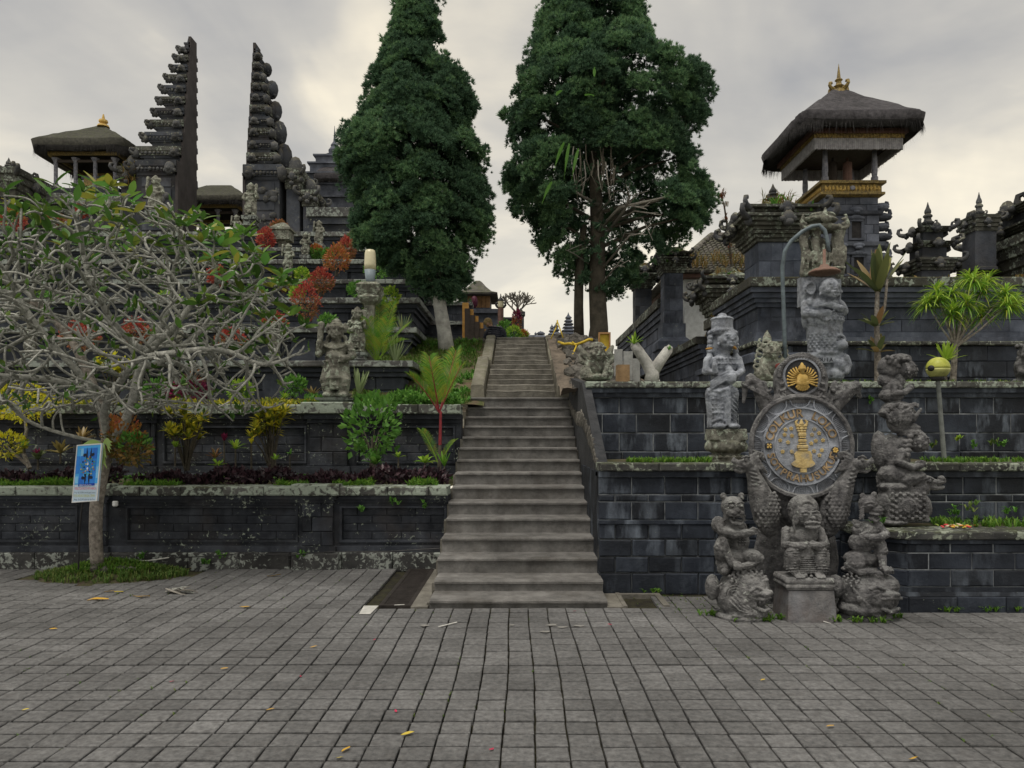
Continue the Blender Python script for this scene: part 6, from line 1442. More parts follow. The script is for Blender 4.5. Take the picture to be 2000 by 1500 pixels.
# the bell: prong crown, ribbed handle, body, clapper
bell = SH(); bell.prism([(-15, -28), (-22, -34), (-22, -37), (-14, -41), (0, -43), (14, -41), (22, -36), (22, -33), (17, -27), (17, -17), (14, -10), (-12, -10), (-16, -16)], -16, -9)
bo = bell.put('bell_emblem', M['golds'])
b = SH(); b.box(-6, 6, -15.5, -9, -51, -43.1); b.put('clapper', M['golds'], bo)
b = SH()
for z, w_, h in ((-8, 9, 3), (-2, 10, 8), (4.5, 7, 3), (10, 7, 6), (16, 6, 2.6), (22, 7, 8)): b.rect((0, -13, 0), [(w_-1, 3.0, z-h/2), (w_, 4.2, z-h/4), (w_, 4.2, z+h/4), (w_-1, 3.0, z+h/2)])
b.put('handle', M['golds'], bo)
b = SH()
for z, w_ in ((29, 8), (34, 10), (39, 11)):
    b.ell((0, -12, z), (w_*.5, 3.4, 3)); 
    for s in (-1, 1): b.ell((s*w_*.75, -12, z), (3.2, 3, 2.6))
for s in (-1, 1): b.tube([(s*3, -12, 38), (s*10, -12, 42), (s*11, -12, 47), (s*7, -12, 51)], [2.4, 2.8, 2.4, 1.4], 6)
b.lathe((0, -12, 41), [(4.4, 0), (5, 2), (4, 4), (3, 7), (2, 9), (.4, 12)], 8); b.put('prong_crown', M['golds'], bo)
# arched medallion above, with the winged crest
SO2 = SO; b = SH(); pts = []
for k in range(25): a = math.pi*k/24; pts.append((5+50*math.cos(a), 136+42*math.sin(a)))
arch = pts+[(-46, 120), (-44, 104), (-50, 90), (-30, 84), (40, 84), (58, 90), (54, 104), (56, 120)]
b.prism(arch, -8, 8); b.put('medallion', M['statue_d'])
b = SH()
for k in range(24):
    a0 = math.pi*k/23; b.ell((5+44*math.cos(a0), -9, 138+37*math.sin(a0)), (5.2, 3, 5), None, 1)
for s in (-1, 1):
    for q in range(3): curl(b, (5+s*44, -8, 96+q*13), s*-1, 0, 12)
    b.tube([(5+s*20, -8, 92), (5+s*34, -9, 96), (5+s*40, -8, 106)], [3, 4, 2], 6)
b.put('medallion_border', M['statue_d'])
b = SH(); b.annulus(33, 37, -11, -6, 48, 137, 1.0); v = b.v[0]; v[:, 0] += 5; b.put('medallion_ring', M['shield'])
b = SH(); b.disc(33.5, -8.6, -6, 40, 137, 5); b.put('medallion_field', M['core'])
cr = SH(); cr.ell((5, -12, 130), (12, 5.5, 14)); cr.ell((5, -12, 124), (14, 5, 9)); cr.lathe((5, -12, 141), [(5, 0), (4.5, 6), (8, 8), (8.5, 11), (6.5, 13), (7, 15), (3.5, 18), (2.5, 21), (.4, 23)], 10)
for k in range(7): a = -math.pi/2+(k-3)*.33; cr.limb([(5, -11, 124), (5+13*math.sin((k-3)*.33), -11, 122-12*math.cos((k-3)*.33))], [4, 3.4], 6)
cro = cr.put('winged_crest', M['goldp'], None, True)
for s in (-1, 1):
    for k in range(8):
        b = SH(); a = R(-18+k*13.5); r0, r1 = 9+k*.6, 30-abs(k-4)*.5
        p0 = (5+s*r0*math.cos(a), -11, 128+r0*math.sin(a)*.7+k*.6); p1 = (5+s*(r1*math.cos(a*.86)), -11.5, 126+r1*math.sin(a)*.98)
        mx = ((p0[0]+p1[0])/2+s*2, -13, (p0[2]+p1[2])/2-2); b.tube([p0, mx, p1], [2.0, 3.0, 1.9], 6, .6); b.ell(p1, (2.4, 1.6, 2.4), None, 1); b.put('feather', M['goldp'], cro, True)
# ------------------------------------------------------------------ foliage helpers
def unit(v): return v/np.linalg.norm(v, axis=-1, keepdims=True)
def frames(n):
    """a random rotation for every direction in n (local z -> n)"""
    r = unit(rng.normal(size=n.shape)); a = unit(np.cross(n, r)); b = np.cross(n, a); return np.stack([a, b, n], -1)
def scatter(tpl, pos, nrm, sc):
    """copies of triangle templates (V,n,3,3) at points with directions and sizes"""
    k = rng.integers(0, len(tpl), len(pos)); T = tpl[k]; Fm = frames(nrm)
    W = np.einsum('pij,pntj->pnti', Fm, T)*np.asarray(sc)[:, None, None, None]+pos[:, None, None, :]
    return W.reshape(-1, 3, 3)
def tri_mesh(name, tris, m, parent, mats=None, idx=None):
    V = tris.reshape(-1, 3); F = np.arange(len(V)).reshape(-1, 3); me = fast_mesh(name, V, F)
    if mats:
        for x in mats: me.materials.append(x)
        me.polygons.foreach_set('material_index', idx.astype(np.int32)); return link(name, me, None, parent)
    return link(name, me, m, parent)
def tuft_tpl(nv, n, spread, wd, seed):
    r = np.random.default_rng(seed); out = []
    for _ in range(nv):
        d = unit(np.stack([r.normal(0, spread, n), r.normal(0, spread, n), np.abs(r.normal(.75, .3, n))], -1)); L = r.uniform(.55, 1.05, n)[:, None]
        s = unit(np.cross(d, r.normal(size=(n, 3))))*wd*r.uniform(.7, 1.2, n)[:, None]
        b = d*L*r.uniform(.0, .45, n)[:, None]
        out.append(np.stack([b-s, b+s, d*L], 1))
    return np.array(out)
CYP = tuft_tpl(12, 26, .46, .085, 5)
def leaf_quads(pos, d, L, W, fold=.25):
    """pointed leaves: base, two sides, tip (two triangles share the midrib)"""
    n = len(pos); L = np.broadcast_to(L, n)[:, None]; W = np.broadcast_to(W, n)[:, None]
    s = unit(np.cross(d, rng.normal(size=(n, 3)))); u = np.cross(s, d)
    mid = pos+d*L*.5; a = mid+s*W*.5+u*W*fold; b = mid-s*W*.5+u*W*fold; t = pos+d*L
    V = np.stack([pos, a, t, b], 1).reshape(-1, 3); i = np.arange(n)*4
    F = np.concatenate([np.stack([i, i+1, i+2], -1), np.stack([i, i+2, i+3], -1)]); return V, F
def leaves(name, m, parent, pos, d, L, W, fold=.25, kind=None):
    V, F = leaf_quads(pos, d, L, W, fold); o = link(name, fast_mesh(name, V, F), m, parent)
    if kind: o['kind'] = kind
    return o

# ------------------------------------------------------------------ the two big cypresses
def cypress(label, D, lb, rb, base, bend, trunk_r, nclump, thin=None, tubes=()):
    t = thing('cypress_tree', label, 'tree', P(*base, D))
    lb = np.array(lb, float); rb = np.array(rb, float); ys = np.array(sorted(set(lb[:, 1]) | set(rb[:, 1])))
    L = lambda y: np.interp(y, lb[:, 1], lb[:, 0]); Rr = lambda y: np.interp(y, rb[:, 1], rb[:, 0])
    y0, y1 = ys[0], ys[-1]; k = D/FPX
    pos = []; nrm = []; sc = []; mi = []; cl = []
    tries = 0
    yy = np.linspace(y0, y1, 200); wgt = (Rr(yy)-L(yy)); wgt = wgt/wgt.sum()
    while len(cl) < nclump and tries < 30000:
        tries += 1
        y = np.interp(rng.random(), np.cumsum(wgt), yy); xl, xr = L(y), Rr(y); xc, hw = (xl+xr)/2, (xr-xl)/2
        th = rng.uniform(0, 2*math.pi); rc = min(rng.uniform(12, 40), hw*.75)
        f = rng.uniform(.86, 1.07)
        dx = math.cos(th)*max(1, hw-rc*.9)*f; dd = math.sin(th)*max(1, hw*.85-rc*.8)*f
        px = xc+dx
        if thin and math.sin(th) < .35 and thin(px, y) > rng.random(): continue
        c = P(px, y, D); cl.append((np.array([c.x, D+dd*k, c.z]), rc*k, np.array([math.cos(th), math.sin(th), .25]), rng.random()))
    for c, rc, out, q in cl:
        n = int(20+(rc/k)**2*.10+rc/k*1.0); u = unit(rng.normal(size=(n, 3))); out = out/np.linalg.norm(out)
        u = unit(u+out*.75+np.array([0, 0, .55])); lob = 1+.22*np.sin(u[:, 0]*5+q*9)*np.sin(u[:, 2]*6+q*5)
        p = c+u*rc*(lob*rng.uniform(.62, 1.12, n))[:, None]*np.array([1, 1, .85])
        pos.append(p); nrm.append(unit(u*.9+np.array([0, 0, .75])+rng.normal(0, .25, (n, 3)))); sc.append(rng.uniform(5, 10.5, n)*k); mi.append(np.full(n, 1 if q < .42 else 0))
    for _ in range(nclump//3):           # ragged little sprays standing out of the outline
        y = rng.uniform(y0, y1); xl, xr = L(y), Rr(y); th = rng.choice([0, math.pi])+rng.normal(0, .7); rc = rng.uniform(5, 12)
        px = (xl+xr)/2+math.cos(th)*((xr-xl)/2+rng.uniform(-4, 7)); c = P(px, y, D); n = int(10+rc); u = unit(rng.normal(size=(n, 3))+np.array([math.cos(th)*.4, 0, .9]))
        dd = math.sin(th)*(xr-xl)/2*.85*k; pos.append(np.array([c.x, D+dd, c.z])+u*rc*k*rng.uniform(.3, 1.2, n)[:, None]*np.array([.7, .7, 1.25])); nrm.append(unit(u+np.array([math.cos(th)*.3, 0, .9]))); sc.append(rng.uniform(5, 9, n)*k); mi.append(np.zeros(n)+(rng.random() < .3))
    pos, nrm, sc, mi = np.concatenate(pos), np.concatenate(nrm), np.concatenate(sc), np.concatenate(mi)
    # inner shaded sprays so that the crown is not hollow
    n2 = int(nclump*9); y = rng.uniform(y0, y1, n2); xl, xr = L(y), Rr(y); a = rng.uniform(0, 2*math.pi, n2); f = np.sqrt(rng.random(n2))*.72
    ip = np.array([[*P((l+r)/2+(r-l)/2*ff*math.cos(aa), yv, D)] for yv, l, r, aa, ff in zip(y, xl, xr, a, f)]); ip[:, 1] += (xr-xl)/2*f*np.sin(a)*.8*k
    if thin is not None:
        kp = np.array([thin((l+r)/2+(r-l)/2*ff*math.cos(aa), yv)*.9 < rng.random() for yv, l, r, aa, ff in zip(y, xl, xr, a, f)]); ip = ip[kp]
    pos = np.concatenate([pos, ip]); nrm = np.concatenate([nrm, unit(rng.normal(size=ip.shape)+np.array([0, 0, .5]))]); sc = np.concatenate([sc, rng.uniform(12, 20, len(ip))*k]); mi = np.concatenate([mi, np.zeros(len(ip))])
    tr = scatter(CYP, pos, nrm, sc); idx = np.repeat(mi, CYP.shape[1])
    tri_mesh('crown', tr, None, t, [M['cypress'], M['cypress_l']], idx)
    b = MB(); pts = [P(x, y, D) for x, y in bend]; n = len(pts)
    b.tube(pts, [trunk_r*(1.12 if i == 0 else 1-.75*i/n) for i in range(n)], 12); tk = b.build('trunk', M['bark_w'] if 'left' in label else M['bark_b'], t, True)
    for q in range(26):
        c, rc, out, _ = cl[q*len(cl)//26]; y = c[2]; z = max(pts[0].z+1.2, y-.6)
        s = min(pts, key=lambda p: abs(p.z-z)); b = MB(); a = Vector((s.x, s.y, z)); e = Vector(c); m_ = a.lerp(e, .5)+Vector((0, 0, .12))
        b.tube([a, m_, e], [.05, .035, .012], 6); b.build('limb', M['bark_b'], t)
    return t
tl = cypress('left tall pointed cypress with whitened leaning trunk on the grassy bank', 15.4,
    [(812, -110), (795, -50), (779, 0), (768, 60), (748, 112), (735, 150), (715, 190), (705, 235), (682, 262), (668, 290), (665, 335), (688, 372), (690, 450), (700, 485), (738, 520), (800, 552), (838, 585)],
    [(818, -110), (836, -50), (855, 0), (860, 90), (880, 140), (922, 178), (926, 230), (915, 275), (955, 305), (946, 340), (962, 385), (954, 430), (950, 475), (930, 520), (918, 550), (912, 585)],
    (872, 690), [(874, 700), (868, 650), (858, 590), (856, 520), (850, 420), (838, 280), (825, 120), (816, -60)], .17, 430,
    lambda x, y: .5 if y > 470 and x > 800 else (.25 if y > 540 else 0))
tr_ = cypress('right broad cypress with exposed brown trunk and dead branches at the head of the stairs', 16.8,
    [(1110, -260), (1080, -120), (1065, 0), (1052, 40), (1035, 110), (1020, 132), (1018, 185), (995, 212), (990, 240), (1012, 292), (990, 345), (992, 375), (1012, 430), (1046, 432), (1050, 465), (1062, 495), (1085, 525), (1112, 552), (1130, 575)],
    [(1190, -260), (1225, -120), (1240, 0), (1268, 20), (1270, 75), (1276, 108), (1310, 135), (1312, 162), (1366, 163), (1388, 182), (1384, 215), (1352, 268), (1330, 285), (1350, 305), (1346, 350), (1383, 378), (1380, 425), (1362, 462), (1310, 474), (1288, 505), (1250, 560), (1225, 575)],
    (1168, 668), [(1166, 690), (1170, 640), (1166, 560), (1168, 480), (1164, 380), (1160, 250), (1152, 60), (1150, -200)], .24, 540,
    lambda x, y: .94 if 1095 < x < 1305 and 335 < y < 570 else (.5 if y > 480 else 0))
b = MB(); pts = [P(x, y, 16.9) for x, y in ((1131, 672), (1130, 600), (1131, 530), (1140, 440))]; b.tube(pts, [.13, .115, .11, .08], 10); t = thing('thin_trunk_tree', 'bare straight second trunk just left of the right cypress', 'tree', P(1131, 672, 16.9)); b.build('trunk', M['bark_b'], t, True)
for k, (a, bb, c, r) in enumerate((((1168, 400), (1140, 385), (1105, 362), .045), ((1170, 450), (1210, 405), (1300, 385), .05), ((1175, 470), (1220, 410), (1232, 380), .05), ((1172, 445), (1225, 400), (1262, 408), .035), ((1190, 440), (1240, 412), (1292, 420), .03), ((1205, 430), (1255, 425), (1275, 470), .025), ((1180, 520), (1230, 460), (1258, 455), .03), ((1175, 380), (1210, 372), (1240, 385), .02),
    ((1150, 515), (1120, 495), (1105, 488), .02), ((1170, 560), (1195, 530), (1215, 505), .025), ((1165, 420), (1188, 395), (1195, 380), .03), ((1178, 500), (1210, 478), (1222, 450), .02))):
    b = MB(); b.tube([P(*a, 16.6), P(*bb, 15.9), P(*c, 15.4)], [r, r*.7, r*.3], 6)
    for q in range(3):
        p = P(*bb, 15.9).lerp(P(*c, 15.4), .2+.3*q); b.tube([p, p+Vector((random.uniform(-.1, .35), -.15, random.uniform(-.1, .25)))], [r*.4, .006], 5)
    b.build('dead_branch', M['twig'], tr_, True)
for k in range(16):                    # roots and withered fronds hanging under the upper crown
    b = MB(); x = 1120+k*5.5; p = P(x+random.uniform(-4, 4), 285+random.uniform(-14, 40), 15.3); b.tube([p, p+Vector((random.uniform(-.06, .06), -.05, -.35)), p+Vector((random.uniform(-.12, .12), 0, -random.uniform(.6, 1.0)))], [.012, .012, .005], 5); b.build('hanging_root', M['bark_b'] if k % 4 else M['twig'], tr_)
def fernleaf(px, py, D, L, ang, name='fern_frond', label=None):
    t = thing(name, label, 'fern', P(px, py, D), 'long pale fern fronds in the right cypress'); pts = []
    for q in range(7):
        u = q/6; pts.append(P(px+L*math.cos(ang)*u, py-L*math.sin(ang)*u+L*.45*u*u, D))
    V = []; F = []
    for q, p in enumerate(pts): w_ = .034*math.sin(math.pi*min(.97, q/6+.12)); V += [(p.x-w_, p.y-.03, p.z), (p.x+w_, p.y+.03, p.z)]
    for q in range(6): F.append((2*q, 2*q+1, 2*q+3, 2*q+2))
    b = MB(); b.add(V, F); b.build('frond', M['green'], t)
for x, y, L, a, lb in ((1102, 278, 42, 4.2, 'leftmost of the three hanging fronds'), (1112, 280, 50, 4.5, 'middle of the three hanging fronds'), (1130, 290, 45, 4.4, 'right one of the three hanging fronds'), (1160, 150, 34, 1.5, 'upright frond high in the crown'), (1086, 186, 22, 1.0, 'small frond at the upper left'), (1142, 186, 20, .4, 'small frond at the upper middle'), (1078, 355, 34, 4.1, 'lowest hanging frond on the left')):
    fernleaf(x, y, 14.5, L, a, label='pale fern frond in the right cypress, '+lb)

# ------------------------------------------------------------------ bare frangipani tree in front
DT = 8.1
def frangipani():
    t = thing('frangipani_tree', 'grey bare branched frangipani tree with sparse green leaves left in front', 'tree', P(190, 1106, DT))
    seeds = []; par = []
    def chain(pts, start=None):
        prev = start
        for a, b_ in zip(pts, pts[1:]):
            a, b_ = Vector(a), Vector(b_); n = max(1, int((b_-a).length/.09))
            for i in range(n):
                if prev is None: seeds.append(np.array(a)); par.append(-1); prev = 0
                seeds.append(np.array(a.lerp(b_, (i+1)/n))); par.append(prev); prev = len(seeds)-1
        return prev
    q = lambda x, y, dy=0: P(x, y, DT)+Vector((0, dy, 0))
    fork = chain([q(190, 1106), q(188, 1050), q(188, 985), q(200, 920), q(213, 868)])
    a1 = chain([q(213, 868), q(196, 838, .1), q(188, 800, .1), (q(176, 762, .1))], fork); chain([q(176, 762, .1), q(140, 724, .3), q(118, 680, .4)], a1); chain([q(176, 762, .1), q(130, 744, -.3), q(60, 742, -.5)], a1)
    a2 = chain([q(213, 868), q(252, 838, -.1), q(266, 800, -.1), q(270, 740, 0), q(282, 690, 0)], fork); chain([q(282, 690), q(310, 655, .4), q(305, 610, .5)], a2); chain([q(282, 690), q(330, 690, -.4), q(380, 680, -.6)], a2)
    a3 = chain([q(213, 868), q(240, 800, -.4), q(330, 712, -.7), q(420, 700, -.7)], fork); chain([q(213, 868), q(160, 850, -.3), q(120, 830, -.5)], fork); chain([q(282, 690), q(250, 640, -.3), q(215, 560, -.4), q(200, 500, -.4)], a2); chain([q(270, 740), q(350, 640, .5), q(420, 570, .6), q(470, 520, .6)], a2); chain([q(176, 762, .1), q(110, 640, -.4), q(80, 560, -.5)], a1); chain([q(420, 700, -.7), q(480, 690, -.6), q(530, 720, -.5)], a3); chain([q(380, 680, -.6), q(420, 610, -.6), q(450, 580, -.5)], a2); chain([q(120, 680, .4), q(60, 620, .5), q(0, 560, .5)], a1); chain([q(305, 610, .5), q(300, 520, .4), q(330, 470, .3)], a2)
    N = [np.array(s) for s in seeds]; PAR = list(par)
    c = np.array(q(190, 655)); A = []
    while len(A) < 5000:
        v = rng.uniform(-1, 1, 3); r = np.linalg.norm(v)
        if r > 1 or r < .42: continue
        p = c+v*np.array([2.42, 1.45, 1.62])
        if v[2] < -.55 and r < .8: continue
        if p[2] < 1.62+(850-815)/FPX*DT: continue
        if p[1] > 9.9: continue
        A.append(p)
    A = np.array(A); step = .068; alive = np.ones(len(A), bool)
    nodes = np.array(N); par = PAR; kids_n = {}
    for it in range(95):
        idx = np.where(alive)[0]
        if len(idx) == 0: break
        d = np.linalg.norm(A[idx][:, None, :]-nodes[None], axis=2); near = d.argmin(1); dm = d.min(1)
        alive[idx[dm < .098]] = False; ok = (dm < 1.0) & (dm >= .098)
        new = []; np_ = []
        for n in np.unique(near[ok]):
            if kids_n.get(n, 0) >= (2 if n > 140 else 1): continue
            m_ = ok & (near == n); v = unit(A[idx[m_]]-nodes[n]).sum(0)+rng.normal(0, .3, 3)
            if par[n] >= 0: v = unit(v)+.75*unit(nodes[n]-nodes[par[n]])
            v = unit(v); v[2] += .10; p = nodes[n]+unit(v)*step
            if len(new) and np.min(np.linalg.norm(np.array(new)-p, axis=1)) < .02: continue
            new.append(p); np_.append(n); kids_n[n] = kids_n.get(n, 0)+1
        if not new: break
        nodes = np.concatenate([nodes, np.array(new)]); par += np_
    K = len(nodes); ch = [[] for _ in range(K)]
    for i, p in enumerate(par):
        if p >= 0: ch[p].append(i)
    tips = np.zeros(K); 
    order = range(K-1, -1, -1)
    for i in order:
        if not ch[i]: tips[i] = 1
        if par[i] >= 0: tips[par[i]] += tips[i]
    rad = np.minimum(.0102*tips**.262, .086)
    b = MB(); tk = MB(); done = 0
    # walk unbranched runs as single tubes
    stack = [(0, -1)]; tipn = []
    while stack:
        s, frm = stack.pop(); run = [frm, s] if frm >= 0 else [s]
        while ch[run[-1]]:
            c_ = sorted(ch[run[-1]], key=lambda i: -tips[i])
            for k in c_[1:]: stack.append((k, run[-1]))
            run.append(c_[0])
        tipn.append(run[-1])
        rr = np.array([rad[i] for i in run])
        if frm >= 0: rr[0] = rad[s]*1.15
        pts = nodes[run].copy(); jit = rng.normal(0, .007, pts.shape); jit[0] = 0; pts += jit
        for _ in range(3): pts[1:-1] = .5*pts[1:-1]+.25*(pts[:-2]+pts[2:]); rr[1:-1] = .5*rr[1:-1]+.25*(rr[:-2]+rr[2:])
        if len(run) > 1: (tk if len(tipn) == 1 else b).tube([Vector(p) for p in pts], rr, 12 if rr[0] > .05 else 6)
    tk.build('trunk', M['bark_t'], t, True); b.build('branches', M['bark_p'], t, True)
    # leaves in rosettes on part of the outer tips
    me = []
    for s in range(3):
        r = random.Random(s); V = []; F = []; n = 6
        for i in range(n+1):
            u = i/n; w_ = .20*math.sin(math.pi*min(1, u**.85*.94+.03))**.8*(.9 if u < .5 else 1); z = -.16*u*u*(1+s*.5)
            V += [(u, -w_, z+.05*w_), (u, 0, z-.03), (u, w_, z+.05*w_)]
        for i in range(n): F += [(3*i, 3*i+1, 3*i+4, 3*i+3), (3*i+1, 3*i+2, 3*i+5, 3*i+4)]
        m_ = MB(); m_.add(V, F); x = m_.mesh('leaf', True); x.materials.append(M['frangi']); me.append(x)
    tp = nodes[tipn]; cz = (tp[:, 2]-c[2])/1.62; cx = np.abs(tp[:, 0]-c[0])/2.42
    cand = [i for i in range(len(tp)) if tp[i, 0] > -6.7]
    score = {i: cz[i]*1.0+(.45 if tp[i, 0] > c[0]+1.3 else 0)+rng.normal(0, .22) for i in cand}
    cand.sort(key=lambda i: -score[i]); cnt = 0
    lm = MB(); tv = [np.array([v.co[:] for v in x.vertices]) for x in me]; tf = [[tuple(q.vertices) for q in x.polygons] for x in me]
    for j, i in enumerate(cand[:170]):
        k = random.randint(2, 6); a0 = random.uniform(0, 6.28)
        for q_ in range(k):
            L = random.uniform(.12, .23); loc = tp[i]+np.array([0, 0, .01]); scl = (L, L*random.uniform(.9, 1.15), L); ro = (random.gauss(0, .4), -random.uniform(.1, 1.15), a0+q_*6.28/k+random.gauss(0, .3)); s = random.randrange(3)
            if cnt < 300:
                o = bpy.data.objects.new('leaf', me[s]); COL.objects.link(o); adopt(o, t); o.location = loc; o.scale = scl; o.rotation_euler = ro; cnt += 1
            else: lm.add((tv[s]*np.array(scl)) @ np.array(Euler(ro).to_matrix()).T+loc, tf[s])
    x = lm.build('leaf_cluster', M['frangi2'], t, True); x['kind'] = 'stuff'
    # young leaves and shoots elsewhere, too small to pick apart
    ex = [i for i in cand[170:] if random.random() < .36]
    p = np.repeat(tp[ex], 3, 0); d = unit(rng.normal(size=p.shape)+np.array([0, 0, .9])); leaves('small_leaves', M['frangi2'], t, p, d, rng.uniform(.06, .14, len(p)), rng.uniform(.028, .055, len(p)), kind='stuff')
    return t, nodes
M['frangi2'] = leafm('young frangipani leaf', [(.05, .12, .02), (.07, .17, .03), (.12, .19, .03)], .3, .4)
ft, fnodes = frangipani()

# ------------------------------------------------------------------ garden plants
def shrub(label, px, pb, D, wpx, hpx, mats, n=900, stem=True, cat='shrub', name='shrub', group=None, leaf=.05, lw=.5, taper=.0, cut=.55):
    """dense rounded bush on a short stem; mats = (top leaves, lower leaves)"""
    k = D/FPX; p0 = P(px, pb, D); t = thing(name, label, cat, p0, group); rx, rz = wpx*k/2, hpx*k/2*(.88 if stem else 1)
    c = np.array([p0.x, p0.y, p0.z+hpx*k-rz])
    u = unit(rng.normal(size=(n, 3))); r = rng.uniform(.66, 1.02, n)*(1+.12*np.sin(u[:, 0]*7)*np.cos(u[:, 2]*6+u[:, 1]*5))
    sh_ = 1-taper*np.clip(u[:, 2], 0, 1)
    p = c+u*r[:, None]*np.stack([rx*sh_, rx*sh_*.9, np.full(n, rz)], -1); d = unit(u+rng.normal(0, .45, (n, 3))+np.array([0, 0, .6]))
    top = (u[:, 2]+rng.normal(0, .28, n)) > cut-.45
    L = leaf*rng.uniform(.7, 1.3, n)
    if top.any(): leaves('foliage', M[mats[0]], t, p[top], d[top], L[top], L[top]*lw)
    if (~top).any(): leaves('lower_foliage', M[mats[1]], t, p[~top], d[~top], L[~top], L[~top]*lw)
    if stem:
        b = MB(); b.tube([p0-Vector((0, 0, .05)), Vector((c[0], c[1], c[2]-rz*.3))], [.03*rx/.25+.008, .02], 6)
        for q in range(5): a = q*1.26; b.tube([Vector((c[0], c[1], c[2]-rz*.9)), Vector((c[0]+math.cos(a)*rx*.5, c[1]+math.sin(a)*rx*.5, c[2]-rz*.1))], [.014, .007], 5)
        b.build('stem', M['bark_b'], t)
    return t
def strap(parent, name, m, p, n, L, W, up=(.2, 1.2), droop=.5, single=False, seg=5, twist=.2):
    """rosette of arching strap leaves; each leaf an object when single"""
    for k in range(n):
        a = k*2.4+random.gauss(0, .25); e = random.uniform(*up); l = L*random.uniform(.7, 1.1); V = []; F = []
        dx, dy = math.cos(a), math.sin(a); sx, sy = -dy, dx
        for i in range(seg+1):
            u = i/seg; h = l*u; el = e-droop*u*u*1.6; x = l*u*math.cos(e)*(1-.15*u); z = l*(u*math.sin(e)-droop*u*u*.55)
            w_ = W/2*math.sin(math.pi*min(.985, .18+.80*u))**.75; V += [(p[0]+dx*x-sx*w_, p[1]+dy*x-sy*w_, p[2]+z+w_*.35), (p[0]+dx*x, p[1]+dy*x, p[2]+z), (p[0]+dx*x+sx*w_, p[1]+dy*x+sy*w_, p[2]+z+w_*.35)]
        for i in range(seg): F += [(3*i, 3*i+1, 3*i+4, 3*i+3), (3*i+1, 3*i+2, 3*i+5, 3*i+4)]
        if single: b = MB(); b.add(V, F); b.build(name, m, parent, True)
        else:
            if k == 0: acc = MB()
            acc.add(V, F)
    if not single: return acc.build(name, m, parent, True)
def rosette(label, px, pb, D, L, n, m, W=.04, stem=0.0, up=(.3, 1.3), droop=.45, single=False, cat='plant', name='rosette_plant', group=None):
    p = P(px, pb, D); t = thing(name, label, cat, p, group); q = (p.x, p.y, p.z+stem)
    if stem: b = MB(); b.tube([p-Vector((0, 0, .04)), Vector(q)], [.014, .010], 6); b.build('stem', M['bark_b'], t)
    strap(t, 'leaf', M[m], q, n, L, W, up, droop, single); return t
def croton(label, px, pb, D, wpx, hpx, m, n=10):
    k = D/FPX; p0 = P(px, pb, D); t = thing('croton_bush', label, 'bush', p0)
    b = MB(); acc = []
    for q in range(n):
        a = random.uniform(0, 6.28); r = math.sqrt(random.random())*wpx*k*.42; z = hpx*k*random.uniform(.42, .9); e = p0+Vector((math.cos(a)*r, math.sin(a)*r*.8, z))
        b.tube([p0+Vector((random.uniform(-.03, .03), 0, -.05)), p0.lerp(e, .5)+Vector((0, 0, .03)), e], [.014, .011, .007], 5); acc.append(e)
    b.build('stems', M['bark_b'], t)
    for e in acc: strap(t, 'leaves', M[m], e, 22, .17*wpx/85, .040, (.0, 1.45), .35, False, 3)
    return t
def frond(t, p, az, el, L, m, nl=26, ll=.30, droop=.55, name='frond', stemm='palm', vv=.5):
    """one feather palm leaf: arching rib with paired leaflets"""
    dx, dy = math.cos(az), math.sin(az); rib = []; 
    for i in range(11):
        u = i/10; rib.append(Vector((p[0]+dx*L*u*math.cos(el)*(1-.1*u), p[1]+dy*L*u*math.cos(el)*(1-.1*u), p[2]+L*(u*math.sin(el)-droop*u*u*.5))))
    b = MB(); b.tube(rib, [.012-.0009*i for i in range(11)], 5); V = []; F = []; o = 0
    side = Vector((-dy, dx, 0))
    for k in range(nl):
        u = .16+.84*k/nl; i = min(9, int(u*10)); c = rib[i].lerp(rib[i+1], u*10-i); tg = (rib[i+1]-rib[i]).normalized(); up = side.cross(tg)*-1
        l = ll*math.sin(math.pi*(.12+.80*u))**.6*random.uniform(.88, 1.08)
        for s in (-1, 1):
            d = (tg*.75+side*s*.8+up*vv*.4).normalized(); e = c+d*l+Vector((0, 0, -.16*l)); mid = c+d*l*.5+Vector((0, 0, .02*l)); w_ = tg*.0065*(ll/.3)
            V += [c-w_*.5, c+w_*.5, mid+w_, mid-w_, e]; F += [(o, o+1, o+2, o+3), (o+3, o+2, o+4)]; o += 5
    fr = b.build(name, M[stemm], t); q = MB(); q.add([v[:] for v in V], F); q.build('leaflets', M[m], fr); return fr
def palm(label, px, pb, D, fr, m='palm', shaft=None, cat='palm'):
    p = P(px, pb, D); t = thing('feather_palm', label, cat, p)
    z = p.z
    if shaft:
        b = MB(); b.tube([p-Vector((0, 0, .05)), Vector((p.x+.01, p.y, p.z+shaft[0]))], [.032, .022], 8); b.build('trunk', M['bark_b'], t)
        b = MB(); b.tube([Vector((p.x+.01, p.y, p.z+shaft[0]-.02)), Vector((p.x+.02, p.y, p.z+shaft[1]))], [.024, .017], 8); b.build('crown_shaft', M['redshaft'], t); z = p.z+shaft[1]
    for az, el, L, dr, ll, zz in fr: frond(t, (p.x, p.y, (p.z+zz) if zz is not None else z-.02), az, el, L, m, 32, ll, dr, stemm='redshaft' if shaft and zz is None else 'palm')
    return t
M['redshaft'] = plain('red palm shaft', (.26, .035, .045), .45, var=.25)
